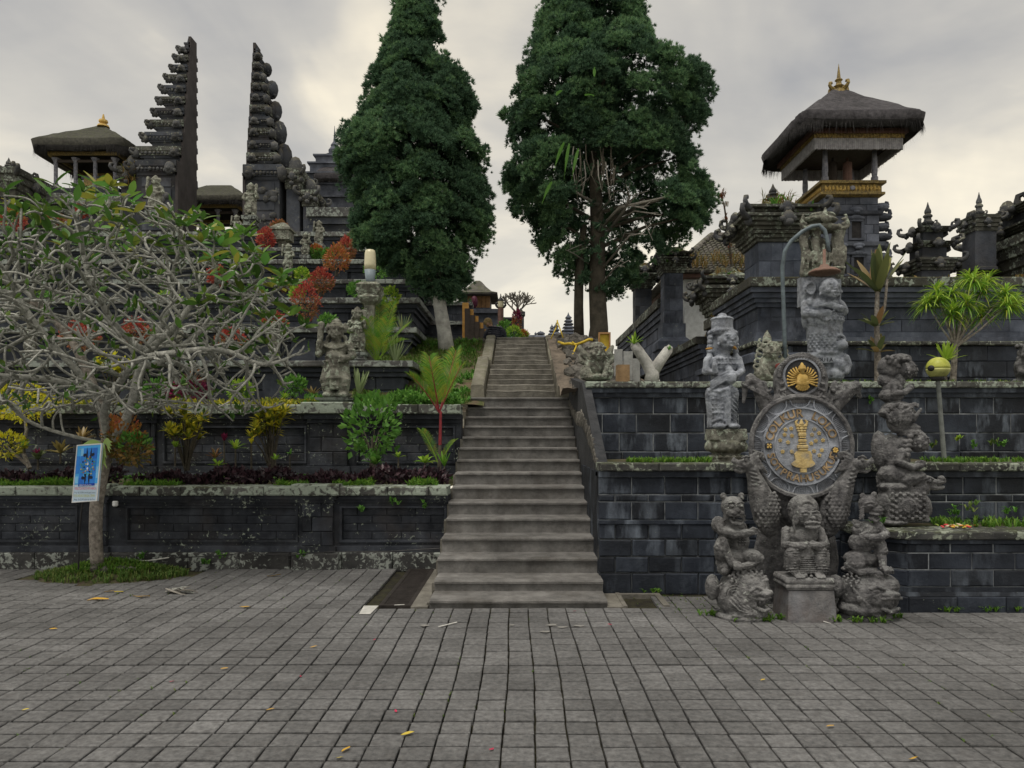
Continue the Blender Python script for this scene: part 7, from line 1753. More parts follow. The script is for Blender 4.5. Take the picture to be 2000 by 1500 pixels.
# first planter, left to right
t = shrub('bright yellow flat topped duranta bush on a bare trunk at the left edge', 38, 822, 9.9, 128, 74, ('yel', 'yel'), 1100, False, leaf=.055, cat='bush', cut=.2, taper=.1)
b = MB(); b.tube([P(58, 915, 9.8), P(44, 880, 9.9), P(52, 840, 9.9), P(46, 800, 9.9)], [.03, .026, .022, .014], 7); b.tube([P(56, 910, 9.8), P(26, 885, 9.8), P(12, 870, 9.8)], [.022, .018, .012], 6); b.build('trunk', M['bark_t'], t)
shrub('small yellow green bush cut by the left edge below the bright yellow one', 12, 895, 9.7, 66, 50, ('yel', 'croton'), 420, False, leaf=.055, cat='bush')
rosette('pink centred bromeliad with broad leaves left of the blue sign', 74, 912, 9.7, .22, 14, 'cordy', .05, .10, cat='bromeliad', name='bromeliad')
b_ = rosette('magenta bromeliad heart rising above the pink centred plant', 72, 886, 9.65, .10, 9, 'magenta', .03, .0, (.6, 1.4), .2, cat='bromeliad', name='bromeliad')
rosette('light green strap plant between yellow bush and bromeliad', 48, 880, 9.8, .18, 10, 'bright', .03, .05)
rosette('dark strap leaved plant just left of the sign top', 118, 900, 9.8, .30, 16, 'cordy', .045, .1)
rosette('dark and orange strap leaved plant behind the sign board', 160, 890, 9.9, .28, 16, 'cordy', .04, .22)
croton('yellow green croton bush right of the frangipani trunk', 364, 912, 9.9, 88, 122, 'croton', 22)
croton('taller yellow green croton bush in the middle of the lowest planter', 530, 912, 9.9, 100, 128, 'croton', 24)
rosette('small leafy plant at the left foot of the first croton', 342, 905, 9.7, .16, 11, 'bright', .035, .22)
rosette('green strap plant between the two crotons', 460, 918, 9.6, .22, 18, 'bright', .032, .28)
rosette('second lighter strap plant low between the crotons', 426, 918, 9.5, .17, 12, 'bright', .035, .05)
rosette('magenta leaf tuft on a thin stem between the crotons', 438, 918, 9.7, .13, 8, 'magenta', .05, .40, (.9, 1.5), .15)
rosette('dark reddish strap plant under the magenta tuft', 420, 912, 9.8, .22, 14, 'rust_l', .03, .12)
rosette('thin stemmed yellow tipped plant left of the taller croton', 491, 918, 9.7, .09, 7, 'yel', .03, .36, (.9, 1.5), .1)
rosette('small green rosette at the foot of the taller croton', 538, 916, 9.4, .13, 10, 'bright', .03, .12)
rosette('spindly small plant right of the taller croton', 566, 914, 9.7, .12, 8, 'green', .03, .18)
t = shrub('broad leaved green shrub before the pilaster of the second terrace', 728, 915, 9.75, 105, 145, ('green', 'green'), 420, leaf=.10, lw=.62, cut=.3)
rosette('dark green rosette at the foot of the broad leaved shrub', 733, 916, 9.4, .24, 16, 'green', .07, .06, (.2, 1.1))
rosette('small bright rosette right of the broad leaved shrub', 778, 908, 9.6, .13, 10, 'bright', .035, .1)
palm('young palm with red crown shaft and yellow green fronds left of the stairs', 858, 918, 9.7,
    [(2.3, 1.28, .95, .25, .34, None), (.75, 1.25, 1.02, .18, .36, None), (3.6, 1.0, .85, .5, .3, None), (-.3, 1.15, .9, .4, .32, None), (2.9, 1.2, .75, .3, .3, None), (4.4, 1.2, .8, .4, .28, None), (2.6, 1.12, .80, .55, .2, .05), (.5, 1.15, .62, .7, .18, .05)], shaft=(.36, .80))
rosette('broad green leaves at the foot of the red palm', 830, 912, 9.5, .22, 12, 'bright', .06, .05, (.2, 1.2))
rosette('striped green leaves right at the foot of the red palm', 868, 914, 9.45, .26, 10, 'palm', .035, .02, (.8, 1.45), .2)
# dark purple border and grass along the edge: countless little leaves
def mass(name, m, x0, x1, y0, y1, z0, h, n, L, W, label=None, kind='stuff', bump_=3.0):
    x = rng.uniform(x0, x1, n); y = rng.uniform(y0, y1, n); hh = h*(.65+.35*np.sin(x*bump_*2.1)*np.sin(x*bump_+1))
    z = z0+rng.random(n)**.6*hh; d = unit(np.stack([rng.normal(0, .6, n), rng.normal(-.25, .5, n), np.abs(rng.normal(.6, .4, n))], -1))
    o = leaves(name, M[m], None, np.stack([x, y, z], -1), d, L*rng.uniform(.6, 1.3, n), W*rng.uniform(.7, 1.2, n)); o['kind'] = kind; return o
mass('purple_border', 'purple', -9.4, -5.2, 9.0, 9.45, .96, .24, 2600, .085, .05); mass('purple_border', 'purple', -4.9, -.95, 9.0, 9.4, .96, .24, 3400, .085, .05)
for xa, xb in ((-9, -5.4), (X(252, 8.95), X(352, 8.95)), (X(545, 8.95), X(600, 8.95)), (X(655, 8.95), X(730, 8.95)), (X(800, 8.95), X(850, 8.95)), (X(40, 8.95), X(140, 8.95))):
    mass('planter_grass', 'grass', xa, xb, 8.82, 9.05, .96, .10, int((xb-xa)*700)+80, .07, .022)
mass('planter_weeds', 'green', -9, -.95, 9.3, 10.4, .97, .10, 1500, .07, .03)
mass('edge_ground_cover', 'croton', -11, -2.2, 10.75, 11.2, 2.06, .12, 3800, .06, .03); mass('edge_ground_cover', 'green', -2.5, -.95, 10.7, 11.5, 2.06, .22, 2600, .08, .045); mass('edge_ground_cover', 'green', -3.3, -2.3, 10.75, 11.5, 2.06, .18, 900, .08, .04)
# second planter and temple tiers
croton('yellow topped croton behind the frangipani fork', 222, 785, 11.3, 75, 100, 'yel', 14)
shrub('deep magenta low bush under the red dracaena', 366, 785, 11.4, 75, 42, ('magenta', 'magenta'), 700, False, 'bush', leaf=.07)
rosette('red dracaena with thin spiky leaves above the magenta bush', 378, 785, 11.6, .34, 30, 'rust_l', .022, .32, (.1, 1.4), .3)
rosette('small rosette plant under the frangipani right rim', 555, 785, 11.3, .2, 14, 'bright', .035, .05)
rosette('leafy corner plant left of the big guardian', 610, 785, 11.2, .25, 14, 'cordy', .04, .1)
rosette('blue green sword leaf clump right of the big guardian', 700, 775, 11.6, .52, 26, 'palm_b', .032, 0, (1.0, 1.5), .12, single=True)
rosette('blue green sword leaf clump on the first temple tier', 772, 712, 13.0, .62, 30, 'palm_b', .036, 0, (.85, 1.5), .18, single=True)
rosette('second sword leaf clump above on the next tier', 786, 655, 15.3, .55, 24, 'palm_b', .04, 0, (.8, 1.5), .18)
palm('feather palm with long fronds around the cream garden lamp', 736, 705, 12.9,
    [(2.6, 1.1, 1.15, .45, .34, None), (.4, 1.0, 1.2, .5, .36, None), (1.6, 1.35, 1.3, .2, .36, None), (3.5, .95, 1.0, .6, .32, None), (5.4, 1.1, 1.1, .5, .34, None), (4.4, 1.2, 1.0, .4, .32, None), (.9, 1.25, 1.35, .25, .36, None), (2.2, 1.3, 1.3, .25, .34, None), (6.1, .9, .9, .7, .3, None)])
for px, pb, D, wp, hp, mm, lb in (
    (597, 634, 15.6, 54, 82, ('red', 'rust_l'), 'red tipped clipped shrub on the second temple tier'),
    (628, 577, 18, 46, 52, ('red', 'rust_l'), 'red shrub on the third temple tier right above the clipped one'),
    (657, 536, 20.6, 50, 56, ('orangel', 'orangel'), 'orange cone shaped shrub on the fourth temple tier'),
    (678, 512, 23, 34, 50, ('red', 'rust_l'), 'slim red topped shrub behind the orange cone'),
    (692, 490, 25.4, 26, 40, ('rust_l', 'rust_l'), 'dull pinkish shrub beside the cypress edge'),
    (519, 494, 25.4, 32, 48, ('red', 'red'), 'bright red shrub right of the small stair guardians'),
    (545, 462, 28.3, 34, 30, ('rust_l', 'rust_l'), 'russet shrub below the right gate half'),
    (617, 508, 23, 28, 28, ('orangel', 'green'), 'small green and red shrub between stone guardians'),
    (555, 570, 18.2, 24, 26, ('rust_l', 'rust_l'), 'small russet bush left of the temple tier pilaster'),
    (155, 690, 12.9, 70, 62, ('red', 'rust_l'), 'vivid red shrub seen through the left frangipani branches'),
    (265, 680, 12.9, 54, 58, ('red', 'rust_l'), 'dark red shrub seen through the middle frangipani branches'),
    (450, 700, 12.9, 60, 60, ('red', 'rust_l'), 'red shrub behind the lower right frangipani branches'),
    (535, 660, 13.2, 50, 50, ('red', 'green'), 'red flowering shrub at the right rim of the frangipani'),
    (25, 455, 28, 46, 46, ('orangel', 'red'), 'orange red shrub at the far left behind branches'),
    (108, 445, 28, 40, 26, ('rust_l', 'rust_l'), 'russet shrub above the left frangipani crown'),
    (160, 425, 30, 26, 24, ('red', 'red'), 'tiny red shrub below the thatched pavilion'),
    (425, 560, 18, 40, 40, ('red', 'red'), 'red shrub glimpsed behind the right frangipani crown')):
    shrub(lb, px, pb, D, wp, hp, mm, 750, leaf=.0032*D+.02, taper=.35)
t = shrub('orange bronze epiphyte bush growing in the frangipani fork', 240, 905, 8.05, 70, 95, ('orangel', 'dry'), 800, False, 'bush', leaf=.05)
shrub('dry grey green epiphyte clump under the frangipani fork', 262, 905, 8.0, 60, 60, ('green', 'dry'), 420, False, 'bush', leaf=.06)
# staghorn fern
p = P(200, 868, 7.86); t = thing('staghorn_fern', 'pale green staghorn fern hanging on the frangipani trunk over the sign', 'fern', p)
for (dx, dz, L) in ((-.10, -.04, .16), (-.07, -.30, .30), (.02, -.22, .22), (.12, -.02, .14), (.03, -.12, .14)):
    d = Vector((dx, -.06, dz)).normalized(); s = Vector((-d.z, 0, d.x)); b = MB(); V = []; F = []
    for q in range(5): u = q/4; w_ = .012+.05*u; c = p+d*L*u+Vector((0, -.02*u, .05*math.sin(u*3))); V += [(c-s*w_)[:], c[:], (c+s*w_)[:]]
    for q in range(4): F += [(3*q, 3*q+1, 3*q+4, 3*q+3), (3*q+1, 3*q+2, 3*q+5, 3*q+4)]
    b.add(V, F); e = p+d*L+Vector((0, -.02, .01))
    for k in range(4): a = (k-1.5)*.42; f_ = (d*math.cos(a)+s*math.sin(a)); r0 = e+s*(k-1.5)*.03; b.add([(r0-s*.014)[:], (r0+s*.014)[:], (r0+f_*L*.34+Vector((0, 0, -.02)))[:]], [(0, 1, 2)])
    b.build('frond', M['fern'], t, True)
# grass mound at the frangipani foot
def moundz(x, y): return max(-.03, .10*math.exp(-((x+4.72)/.42)**2-((y-8.2)/.32)**2)+.035-.05*(((x+4.7)/1.0)**2+((y-8.2)/.46)**2))
o = grid_mesh('grass_mound', -5.8, -3.6, 7.7, 8.68, 40, 24, moundz, M['soil'])
pts = [p for p in rand_on(-5.7, -3.65, 7.72, 8.62, moundz, 1500) if p[2] > .0]
o = tufts(None, 'mound_grass', M['lawn'], pts, 5, .085, .010, .9, 'stuff')
o = tufts(None, 'mound_grass', M['grass'], [p for p in pts if p[2] > .05][:300], 5, .10, .012, .8, 'stuff')
for k in range(5):
    x, y = P(185+k*12, 1125, 8.0).x+random.uniform(-.1, .1), 7.98+random.uniform(-.05, .1)
    o = bpy.data.objects.new('mound_stone', random.choice(RK)); COL.objects.link(o); o.location = (x, y, moundz(x, y)+.02); o.scale = (.07, .06, .05); o.rotation_euler = (0, 0, k)
    prop(o, 'rough dark stone half sunk in the grass at the frangipani foot', 'stone', 'stones in the grass mound'); o['label'] = ('dark stone at the left of the grass mound', 'dark stone left of the trunk foot', 'dark stone right before the trunk foot', 'dark stone right of the trunk foot', 'rightmost dark stone in the grass mound')[k]
# bank grass, ledge grass
tufts(None, 'bank_grass', M['lawn'], [p for p in rand_on(-2.9, -.85, 11.9, 16.6, bankz, 2600) if nz(p[0], p[1], 1.3, 5) > -.12 or p[1] > 14.4], 4, .11, .014, 1.0, 'stuff')
tufts(None, 'bank_weeds', M['green'], [p for p in rand_on(-2.2, -.86, 11.9, 16.4, bankz, 900) if nz(p[0], p[1], 1.1, 8) > .12], 5, .12, .028, 1.0, 'stuff')
tufts(None, 'ledge_grass', M['grass'], rand_on(X(1225, 7.7), X(1385, 7.7), 7.52, 7.75, lambda x, y: 1.315, 150), 6, .09, .012, .8, 'stuff')
tufts(None, 'ledge_grass', M['grass'], rand_on(X(1812, 7.75), 8.3, 7.5, 7.95, lambda x, y: 1.315, 420), 6, .09, .012, .8, 'stuff')
tufts(None, 'planter_bed_grass', M['grass'], rand_on(X(1838, 6.95), 8.3, 6.85, 7.3, lambda x, y: .72, 420), 6, .10, .012, .8, 'stuff')
tufts(None, 'upper_ledge_grass', M['lawn'], rand_on(4.3, 9, 9.6, 10.0, lambda x, y: 2.32, 240), 5, .08, .012, .9, 'stuff')
WD = [(1840, 1186, 6.56), (1868, 1188, 6.56), (1920, 1187, 6.56), (1945, 1186, 6.56), (1980, 1184, 6.56), (1465, 1212, 6.2), (1490, 1210, 6.22), (1515, 1208, 6.25), (1640, 1210, 6.2), (1690, 1216, 6.15), (1720, 1214, 6.18), (1750, 1205, 6.3), (1385, 1196, 6.4), (1275, 1160, 7.3), (1540, 1190, 6.5)]
for px, py, D in WD:
    q = P(px, py, D); tufts(None, 'paving_weeds', M['grass'], [(q.x+random.gauss(0, .05), q.y+random.gauss(0, .02), 0) for _ in range(7)], 7, .065, .014, 1.1, 'stuff')
for px, py, D, m_ in ((1700, 785, 9.46, 'green'), (1868, 858, 9.4, 'bright'), (1905, 870, 9.4, 'green'), (1960, 868, 9.4, 'green'), (1942, 870, 9.4, 'lawn'), (1865, 1000, 7.2, 'green'), (1900, 990, 7.2, 'lawn'), (1972, 1000, 7.2, 'green'), (705, 995, 8.62, 'green'), (770, 985, 8.62, 'green'), (825, 990, 8.62, 'green'), (430, 1085, 8.55, 'green'), (275, 1090, 8.55, 'green'), (590, 1085, 8.55, 'green'), (400, 1100, 8.55, 'green'), (1720, 1020, 6.7, 'green'), (1820, 870, 9.3, 'lawn')):
    q = P(px, py, D); tufts(None, 'wall_weeds', M[m_], [(q.x+random.gauss(0, .03), q.y, q.z+random.gauss(0, .02)) for _ in range(4)], 6, .08, .022, 1.1, 'stuff')
o = mass('gutter_moss', 'lawn', 1.42, 3.3, 6.45, 7.25, -.03, .03, 900, .03, .015)
# right side plants
p = P(1716, 745, 10.4); t = thing('tall_cordyline', 'tall cordyline with big brown green leaves right of the tall statue', 'plant', p)
zs = lambda py: P(1716, py, 10.4)
b = MB(); b.tube([zs(748), P(1714, 690, 10.4), P(1712, 620, 10.4), P(1714, 560, 10.4)], [.06, .045, .035, .03], 8); b.tube([P(1712, 640, 10.4), P(1728, 600, 10.35), P(1733, 545, 10.3)], [.03, .02, .016], 6); b.build('stem', M['bark_t'], t)
strap(t, 'leaf', M['cordy'], P(1714, 572, 10.4), 24, .80, .13, (.7, 1.52), .22, True, 6); strap(t, 'leaf', M['cordy'], P(1714, 690, 10.4), 9, .42, .09, (.2, 1.4), .4, True, 4); strap(t, 'leaf', M['cordy'], P(1712, 640, 10.4), 9, .46, .09, (.3, 1.3), .3, True, 4)
p = P(1862, 745, 10.3); t = thing('dracaena_tree', 'slender tree with bright yellow green spiky leaf tufts right of the cordyline', 'tree', p); b = MB(); f0 = P(1866, 678, 10.3); b.tube([P(1861, 748, 10.3), P(1864, 700, 10.3), f0], [.045, .04, .035], 8)
DT_ = [(1832, 582, 0), (1850, 612, -.1), (1868, 570, .1), (1893, 548, -.1), (1918, 566, 0), (1938, 545, .1), (1948, 602, -.2), (1972, 592, 0), (1886, 612, .2), (1908, 540, .2), (1818, 590, .1), (1925, 612, .1), (1990, 585, .1), (1872, 596, -.2), (1955, 575, -.1), (1842, 565, .15)]
for n_, (x, y, dy) in enumerate(DT_):
    e = P(x, y, 10.3)+Vector((0, dy, 0)); m_ = f0.lerp(e, .45)+Vector((0, 0, .06 if n_ % 2 else -.03)); b.tube([f0, m_, e], [.020, .012, .007], 6)
b.build('trunk', M['bark_t'], t)
for x, y, dy in DT_:
    e = P(x, y, 10.3)+Vector((0, dy, 0)); strap(t, 'leaf_tuft', M['bright'], e, 52, .34, .017, (-.2, 1.35), .85, False, 5); strap(t, 'leaf_tuft', M['palm'], e-Vector((0, 0, .06)), 34, .32, .016, (-.3, .9), .95, False, 5)
rosette('bright green strap plant behind the globe lamp', 1848, 745, 10.1, .36, 24, 'bright', .045, .28, (.2, 1.5), .25, single=True)
# pruned forked stump
t = thing('forked_stump', 'pale pruned forked frangipani stump on the right wall before the sloping side wall', 'tree stump', P(1272, 745, 9.9)); b = MB()
b.limb([P(1272, 752, 9.9), P(1274, 728, 9.9), P(1261, 706, 9.9), P(1246, 684, 9.85), P(1239, 674, 9.85)], [.11, .10, .078, .072, .064], 12); b.limb([P(1276, 726, 9.9), P(1290, 704, 9.9), P(1306, 682, 9.9)], [.085, .074, .066], 12); b.build('trunk', M['bark_w'], t, True)
p = P(1238, 672, 9.8); strap(t, 'shoot', M['bright'], p, 14, .2, .03, (.4, 1.4), .2); strap(t, 'shoot', M['green'], P(1306, 684, 9.8), 6, .09, .03, (.4, 1.4), .2)

for k, (px, pb, D, wp, hp, mm, lb) in enumerate(((640, 640, 15.4, 30, 24, 'green', 'low green bush at the foot of the red clipped shrub'), (580, 584, 17.8, 26, 22, 'bright', 'yellow green bush at the pilaster of the third tier'), (700, 580, 17.9, 40, 28, 'green', 'green bush under the cypress edge on the third tier'), (735, 545, 20.4, 46, 34, 'green', 'green bush behind the cream garden lamp'), (590, 548, 20.4, 26, 22, 'bright', 'light green bush on the fourth tier beside the low guardian'), (500, 590, 17.8, 44, 30, 'green', 'green bush behind the right frangipani rim'), (330, 600, 17.8, 40, 30, 'bright', 'light bush behind the upper frangipani branches'), (100, 600, 17.8, 40, 30, 'green', 'green bush behind the upper left frangipani branches'), (640, 508, 22.9, 20, 20, 'green', 'small green bush beside the orange cone shrub'), (760, 600, 16, 36, 40, 'bright', 'yellow green fern bush right of the feather palm'), (575, 770, 11.5, 40, 34, 'green', 'green bush at the right end of the upper planter row'), (470, 780, 11.4, 44, 36, 'bright', 'light green bush below the frangipani rim in the upper planter'), (300, 780, 11.4, 44, 36, 'green', 'green bush behind the frangipani fork in the upper planter'))):
    shrub(lb, px, pb, D, wp, hp, (mm, mm), 360, False, 'bush', leaf=.0034*D+.03)

jp = []
for k in range(420):
    x, y = random.uniform(-5, 5), random.uniform(3.6, 8.4)
    if nz(x, y, .5, 4) < .05 and y < 7.2: continue
    if y > 6.6 and -1.4 < x < 1.0: continue
    jp.append((round(x/PW)*PW+PW/2+random.gauss(0, .002), y, -.012))
o = tufts(None, 'joint_moss', M['lawn'], jp, 4, .022, .006, 1.1, 'stuff', .2)
# ------------------------------------------------------------------ sign, lamps, small things
def flat(name, m, parent, O, Ux, Uz, poly, lift, thick=.002):
    """a thin printed or cut shape on a board: points in board units"""
    nn = Ux.cross(Uz).normalized()
    a = [O+Ux*x+Uz*z+nn*lift for x, z in poly]; c = [p-nn*thick for p in a]; n = len(a); b = MB()
    b.add([p[:] for p in a+c], [tuple(range(n)), tuple(range(2*n-1, n-1, -1))]+[(i, i+n, (i+1) % n+n, (i+1) % n) for i in range(n)]); return b.build(name, m, parent)
def flatmat(name, c, r=.45): return plain(name, c, r, var=.08, bump=0)
DB = 7.72; O = P(165, 981, DB); tr0 = P(200, 866, DB+.03)
BL, BR, TL = P(140.5, 982, DB), P(190, 978.5, DB), P(150.5, 869, DB+.03); Ux = (BR-BL); Uz = (TL-BL)
t = thing('sign_board', 'blue and white photo service board leaning on a thin black stake by the tree trunk', 'sign', BL)
nn = Ux.cross(Uz).normalized()
b = MB(); q = [BL, BR, BR+Uz, TL]; b.add([p[:] for p in q]+[(p-nn*.025)[:] for p in q], [(0, 1, 2, 3), (7, 6, 5, 4), (0, 4, 5, 1), (1, 5, 6, 2), (2, 6, 7, 3), (3, 7, 4, 0)]); b.build('board', flatmat('pale blue board', (.52, .66, .80)), t)
for x0, x1, z0, z1 in ((0, 1, 0, .018), (0, 1, .982, 1), (0, .03, .018, .982), (.955, 1, .018, .982)): flat('frame', M['white'], t, BL, Ux, Uz, [(x0, z0), (x1, z0), (x1, z1), (x0, z1)], .006, .008)
blues = [flatmat('print blue %d' % i, c) for i, c in enumerate(((.03, .24, .78), (.02, .16, .65), (.07, .42, .90), (.01, .06, .42), (.22, .56, .90)))]
navy = flatmat('print navy', (.008, .015, .04)); gr_ = flatmat('print green', (.10, .32, .20)); ye_ = flatmat('print yellow', (.52, .48, .10)); or_ = flatmat('print rust', (.35, .16, .07)); cy_ = flatmat('print teal', (.05, .38, .48)); tx = flatmat('print white', (.72, .78, .86))
flat('print_panel', blues[2], t, BL, Ux, Uz, [(.04, .31), (.95, .31), (.95, .975), (.04, .975)], .003)
flat('print_panel', blues[0], t, BL, Ux, Uz, [(.20, .275), (.84, .275), (.84, .93), (.20, .93)], .005)
for x0, x1, z0, z1, k in ((.20, .36, .28, .42, 1), (.20, .30, .8, .93, 4), (.68, .84, .74, .93, 1), (.36, .6, .44, .5, 2), (.2, .84, .275, .315, 3), (.05, .18, .5, .8, 0), (.86, .95, .4, .6, 4), (.05, .18, .33, .45, 4)): flat('print_patch', blues[k], t, BL, Ux, Uz, [(x0, z0), (x1, z0), (x1, z1), (x0, z1)], .0065)
for s in (1, -1):
    zc = .615; f = lambda z: zc+s*z
    for c in (.45, .60): flat('printed_spire', navy, t, BL, Ux, Uz, [(c-.035, f(.13)), (c+.035, f(.13)), (c+.022, f(.24)), (c+(.02 if c > .5 else -.02), f(.325)), (c-.022, f(.24))][::s], .009)
    for c in (.36, .68): flat('printed_crest', navy, t, BL, Ux, Uz, [(c-.06, f(.18)), (c, f(.165)), (c+.07, f(.19)), (c+.05, f(.225)), (c-.05, f(.22))][::s], .009)
for k in range(34):
    a = k*2.4; r = .07+.042*math.sqrt(k); x, z = .525+r*math.cos(a)*.95, .615+r*math.sin(a)*.52; w_ = .035
    flat('printed_ornament', (gr_, ye_, or_, cy_, navy, gr_)[k % 6], t, BL, Ux, Uz, [(x-w_, z), (x, z-w_*.5), (x+w_, z), (x, z+w_*.5)], .010+.0001*k)
flat('printed_ornament', tx, t, BL, Ux, Uz, [(.49, .645), (.525, .63), (.56, .645), (.525, .70)], .015); flat('printed_ornament', tx, t, BL, Ux, Uz, [(.49, .585), (.525, .53), (.56, .585), (.525, .60)], .015)
sx_ = Ux.length; rotm3 = Matrix((Ux.normalized(), (-nn), Uz.normalized())).transposed()
for s, x, z, size, mm in (('REFLECTION PHOTO', .26, .285, .052, tx), ('REFLECTION PHOTO WITH MIRROR', .09, .232, .068, flatmat('print red', (.62, .07, .10))), ('Price : Rp 20.000 on world upper location', .09, .170, .050, flatmat('print dark', (.03, .07, .14))),
    ('FOTO REFLEKSI DENGAN CERMIN', .08, .108, .068, flatmat('print olive', (.46, .46, .07))), ('Harga : Rp 20.000 dunia atas dan Pura', .09, .050, .050, flatmat('print dark two', (.03, .05, .14)))):
    cu = bpy.data.curves.new('text', 'FONT'); cu.body = s; cu.size = .05; cu.resolution_u = 2; me_o = text_mesh(cu, mm, t, 'lettering')
    wv = max(v.co.x for v in me_o.data.vertices); k = (.86*sx_ if x < .2 else .5*sx_)/wv; p = BL+Ux*x+Uz*(z-.01)+nn*.011
    me_o.matrix_basis = Matrix.Translation(p) @ (rotm3 @ Matrix.Rotation(R(90), 3, 'X')).to_4x4() @ Matrix.Diagonal((k, .034/.05*size/.06, 1, 1))
b = MB(); b.tube([P(162, 972, DB+.03), P(155, 1040, DB+.05), P(153, 1112, DB+.08)], .009, 6); b.tube([P(166, 880, DB+.07), P(162, 976, DB+.04)], .009, 6); b.build('stake', M['black'], t)
t = thing('wall_lamp', 'tiny white plastic lamp cap on the lowest terrace wall right of the trunk', 'lamp', P(225, 984, 8.62)); b = MB(); p = P(225, 989, 8.60); b.lathe(p[:], [(.022, 0), (.032, .012), (.032, .055), (.024, .065)], 12); b.build('cap', M['white'], t); b = MB(); b.tube([p+Vector((0, 0, -.01)), p+Vector((0, .08, -.01))], .012, 6); b.build('bracket', M['black'], t)
t = thing('wall_cable', 'thin cable sagging along the foot of the lowest terrace wall', 'cable', P(300, 1090, 8.5)); b = MB(); b.tube([P(x, y, 8.50) for x, y in ((206, 1091), (260, 1097), (310, 1092), (350, 1089), (420, 1086), (480, 1080), (560, 1085), (640, 1078), (760, 1077), (860, 1071))], .006, 5); b.build('cable', M['black'], t)
b = MB(); b.tube([P(x, y, 8.49) for x, y in ((206, 1092), (250, 1096), (290, 1095), (330, 1089))], .008, 5); b.build('bare_end', M['pale'], t)
# cream garden lamp on a carved post
t = thing('garden_lamp', 'cream cylinder garden lamp with grey blue base on a carved post in the feather palm', 'lamp', P(723, 705, 13.1)); D = 13.1; p = P(723, 553, D)
b = MB(); b.lathe(p[:], [(.075, 0), (.085, .06), (.105, .24)], 16); b.build('lamp_base', M['greyblue'], t, True)
b = MB(); b.lathe((p.x, p.y, p.z+.242), [(.105, 0), (.110, .1), (.100, .30), (.085, .36), (.06, .37)], 16); b.build('lamp_shade', M['cream'], t, True)
b = MB(); z0 = P(723, 706, D).z; b.sq((p.x, p.y, 0), [(.13, z0-.1), (.13, z0+.3), (.09, z0+.32), (.09, p.z-.42), (.16, p.z-.36), (.20, p.z-.28), (.16, p.z-.22), (.19, p.z-.12), (.22, p.z-.06), (.14, p.z)]); 
for a in range(4): curl(b, (p.x+.15*math.cos(a*1.57+.78), p.y+.15*math.sin(a*1.57+.78), p.z-.22), math.cos(a*1.57+.78), math.sin(a*1.57+.78), .12)
b.build('carved_post', M['statue_l'], t)
# algae tinted globe lamp
D = 7.75; t = thing('globe_lamp', 'yellow green globe lamp on a slightly leaning thin pole on the right ledge', 'lamp', P(1845, 908, D)); c = P(1832, 719, D); k = D/FPX
n = 20; V = []; F = []
b = MB(); b.lathe(c[:], [(.001, 21*k)]+[(21.5*k*math.sin(a), 21.5*k*math.cos(a)) for a in np.linspace(.15, math.pi*.52, 9)], 24); b.build('globe_top', M['lampy'], t, True)
b = MB(); b.lathe(c[:], [(21.5*k*math.sin(a), 21.5*k*math.cos(a)) for a in np.linspace(math.pi*.52, math.pi*.80, 7)], 24); b.build('globe_bottom', M['lampd'], t, True)
b = MB(); b.ell((c.x-18.5*k, c.y-.05, c.z-1*k), (5*k, 7*k, 6*k), (0, 0, 30)); b.build('broken_hole', M['black'], t)
b = MB(); b.lathe((c.x, c.y, c.z-21*k), [(8*k, -4*k), (12*k, -3*k), (13*k, 0), (13*k, 4*k)], 16); b.build('collar', M['black'], t)
b = MB(); b.tube([Vector((c.x, c.y, c.z-24*k)), P(1845, 908, D)], [.022, .026], 10); b.build('pole', M['steel'], t)
# street lamp with swan neck
D = 9.95; t = thing('street_lamp', 'swan necked steel street lamp with a rusty dish shade before the tall statue', 'lamp', P(1534, 745, D)); b = MB()
pts = [(1534, 748), (1532, 640), (1529, 560), (1528, 520), (1533, 490), (1546, 470), (1566, 453), (1586, 442), (1600, 440), (1611, 450), (1616, 470), (1619, 492)]
b.tube([P(x, y, D-.02*i) for i, (x, y) in enumerate(pts)], [.028]*8+[.028, .027, .026, .025], 10); b.build('pole', M['bluesteel'], t, True)
p = P(1620, 530, D-.24); b = MB(); b.lathe((p.x-.07, p.y, p.z), [(.02, .30), (.02, .10), (.05, .09), (.07, .055), (.15, .03), (.205, -.005), (.21, -.022), (.18, -.03), (.10, -.05), (.02, -.055)], 22); b.build('shade', M['rust'], t, True)
# offering pole
D = 17.5; t = thing('offering_pole', 'thin bamboo offering pole with dried leaf tufts rising by the tiled roof', 'pole', P(1428, 505, D)); b = MB(); P0 = [P(x, y, D) for x, y in ((1429, 520), (1425, 480), (1420, 440), (1415, 405), (1410, 385), (1402, 376))]; b.tube(P0, [.03, .03, .025, .02, .014, .008], 6); b.build('pole', M['bark_b'], t)
pp = []
for k in range(40): q = random.random()*4; i = int(q); p = P0[i].lerp(P0[i+1], q-i); pp.append((p.x+random.gauss(0, .02), p.y, p.z))
tufts(t, 'dried_leaves', M['rust_l'], pp, 4, .10, .018, 1.2); tufts(t, 'dried_leaves', M['rust_l'], [(P0[4].x+random.gauss(0, .05), P0[4].y, P0[4].z+random.gauss(0, .04)) for _ in range(14)], 5, .16, .02, 1.2)
b = MB(); p = P(1419, 398, D); b.cbox(p[:], (.10, .02, .12), (0, 8, 0)); b.build('paper_tag', M['pale'], t)
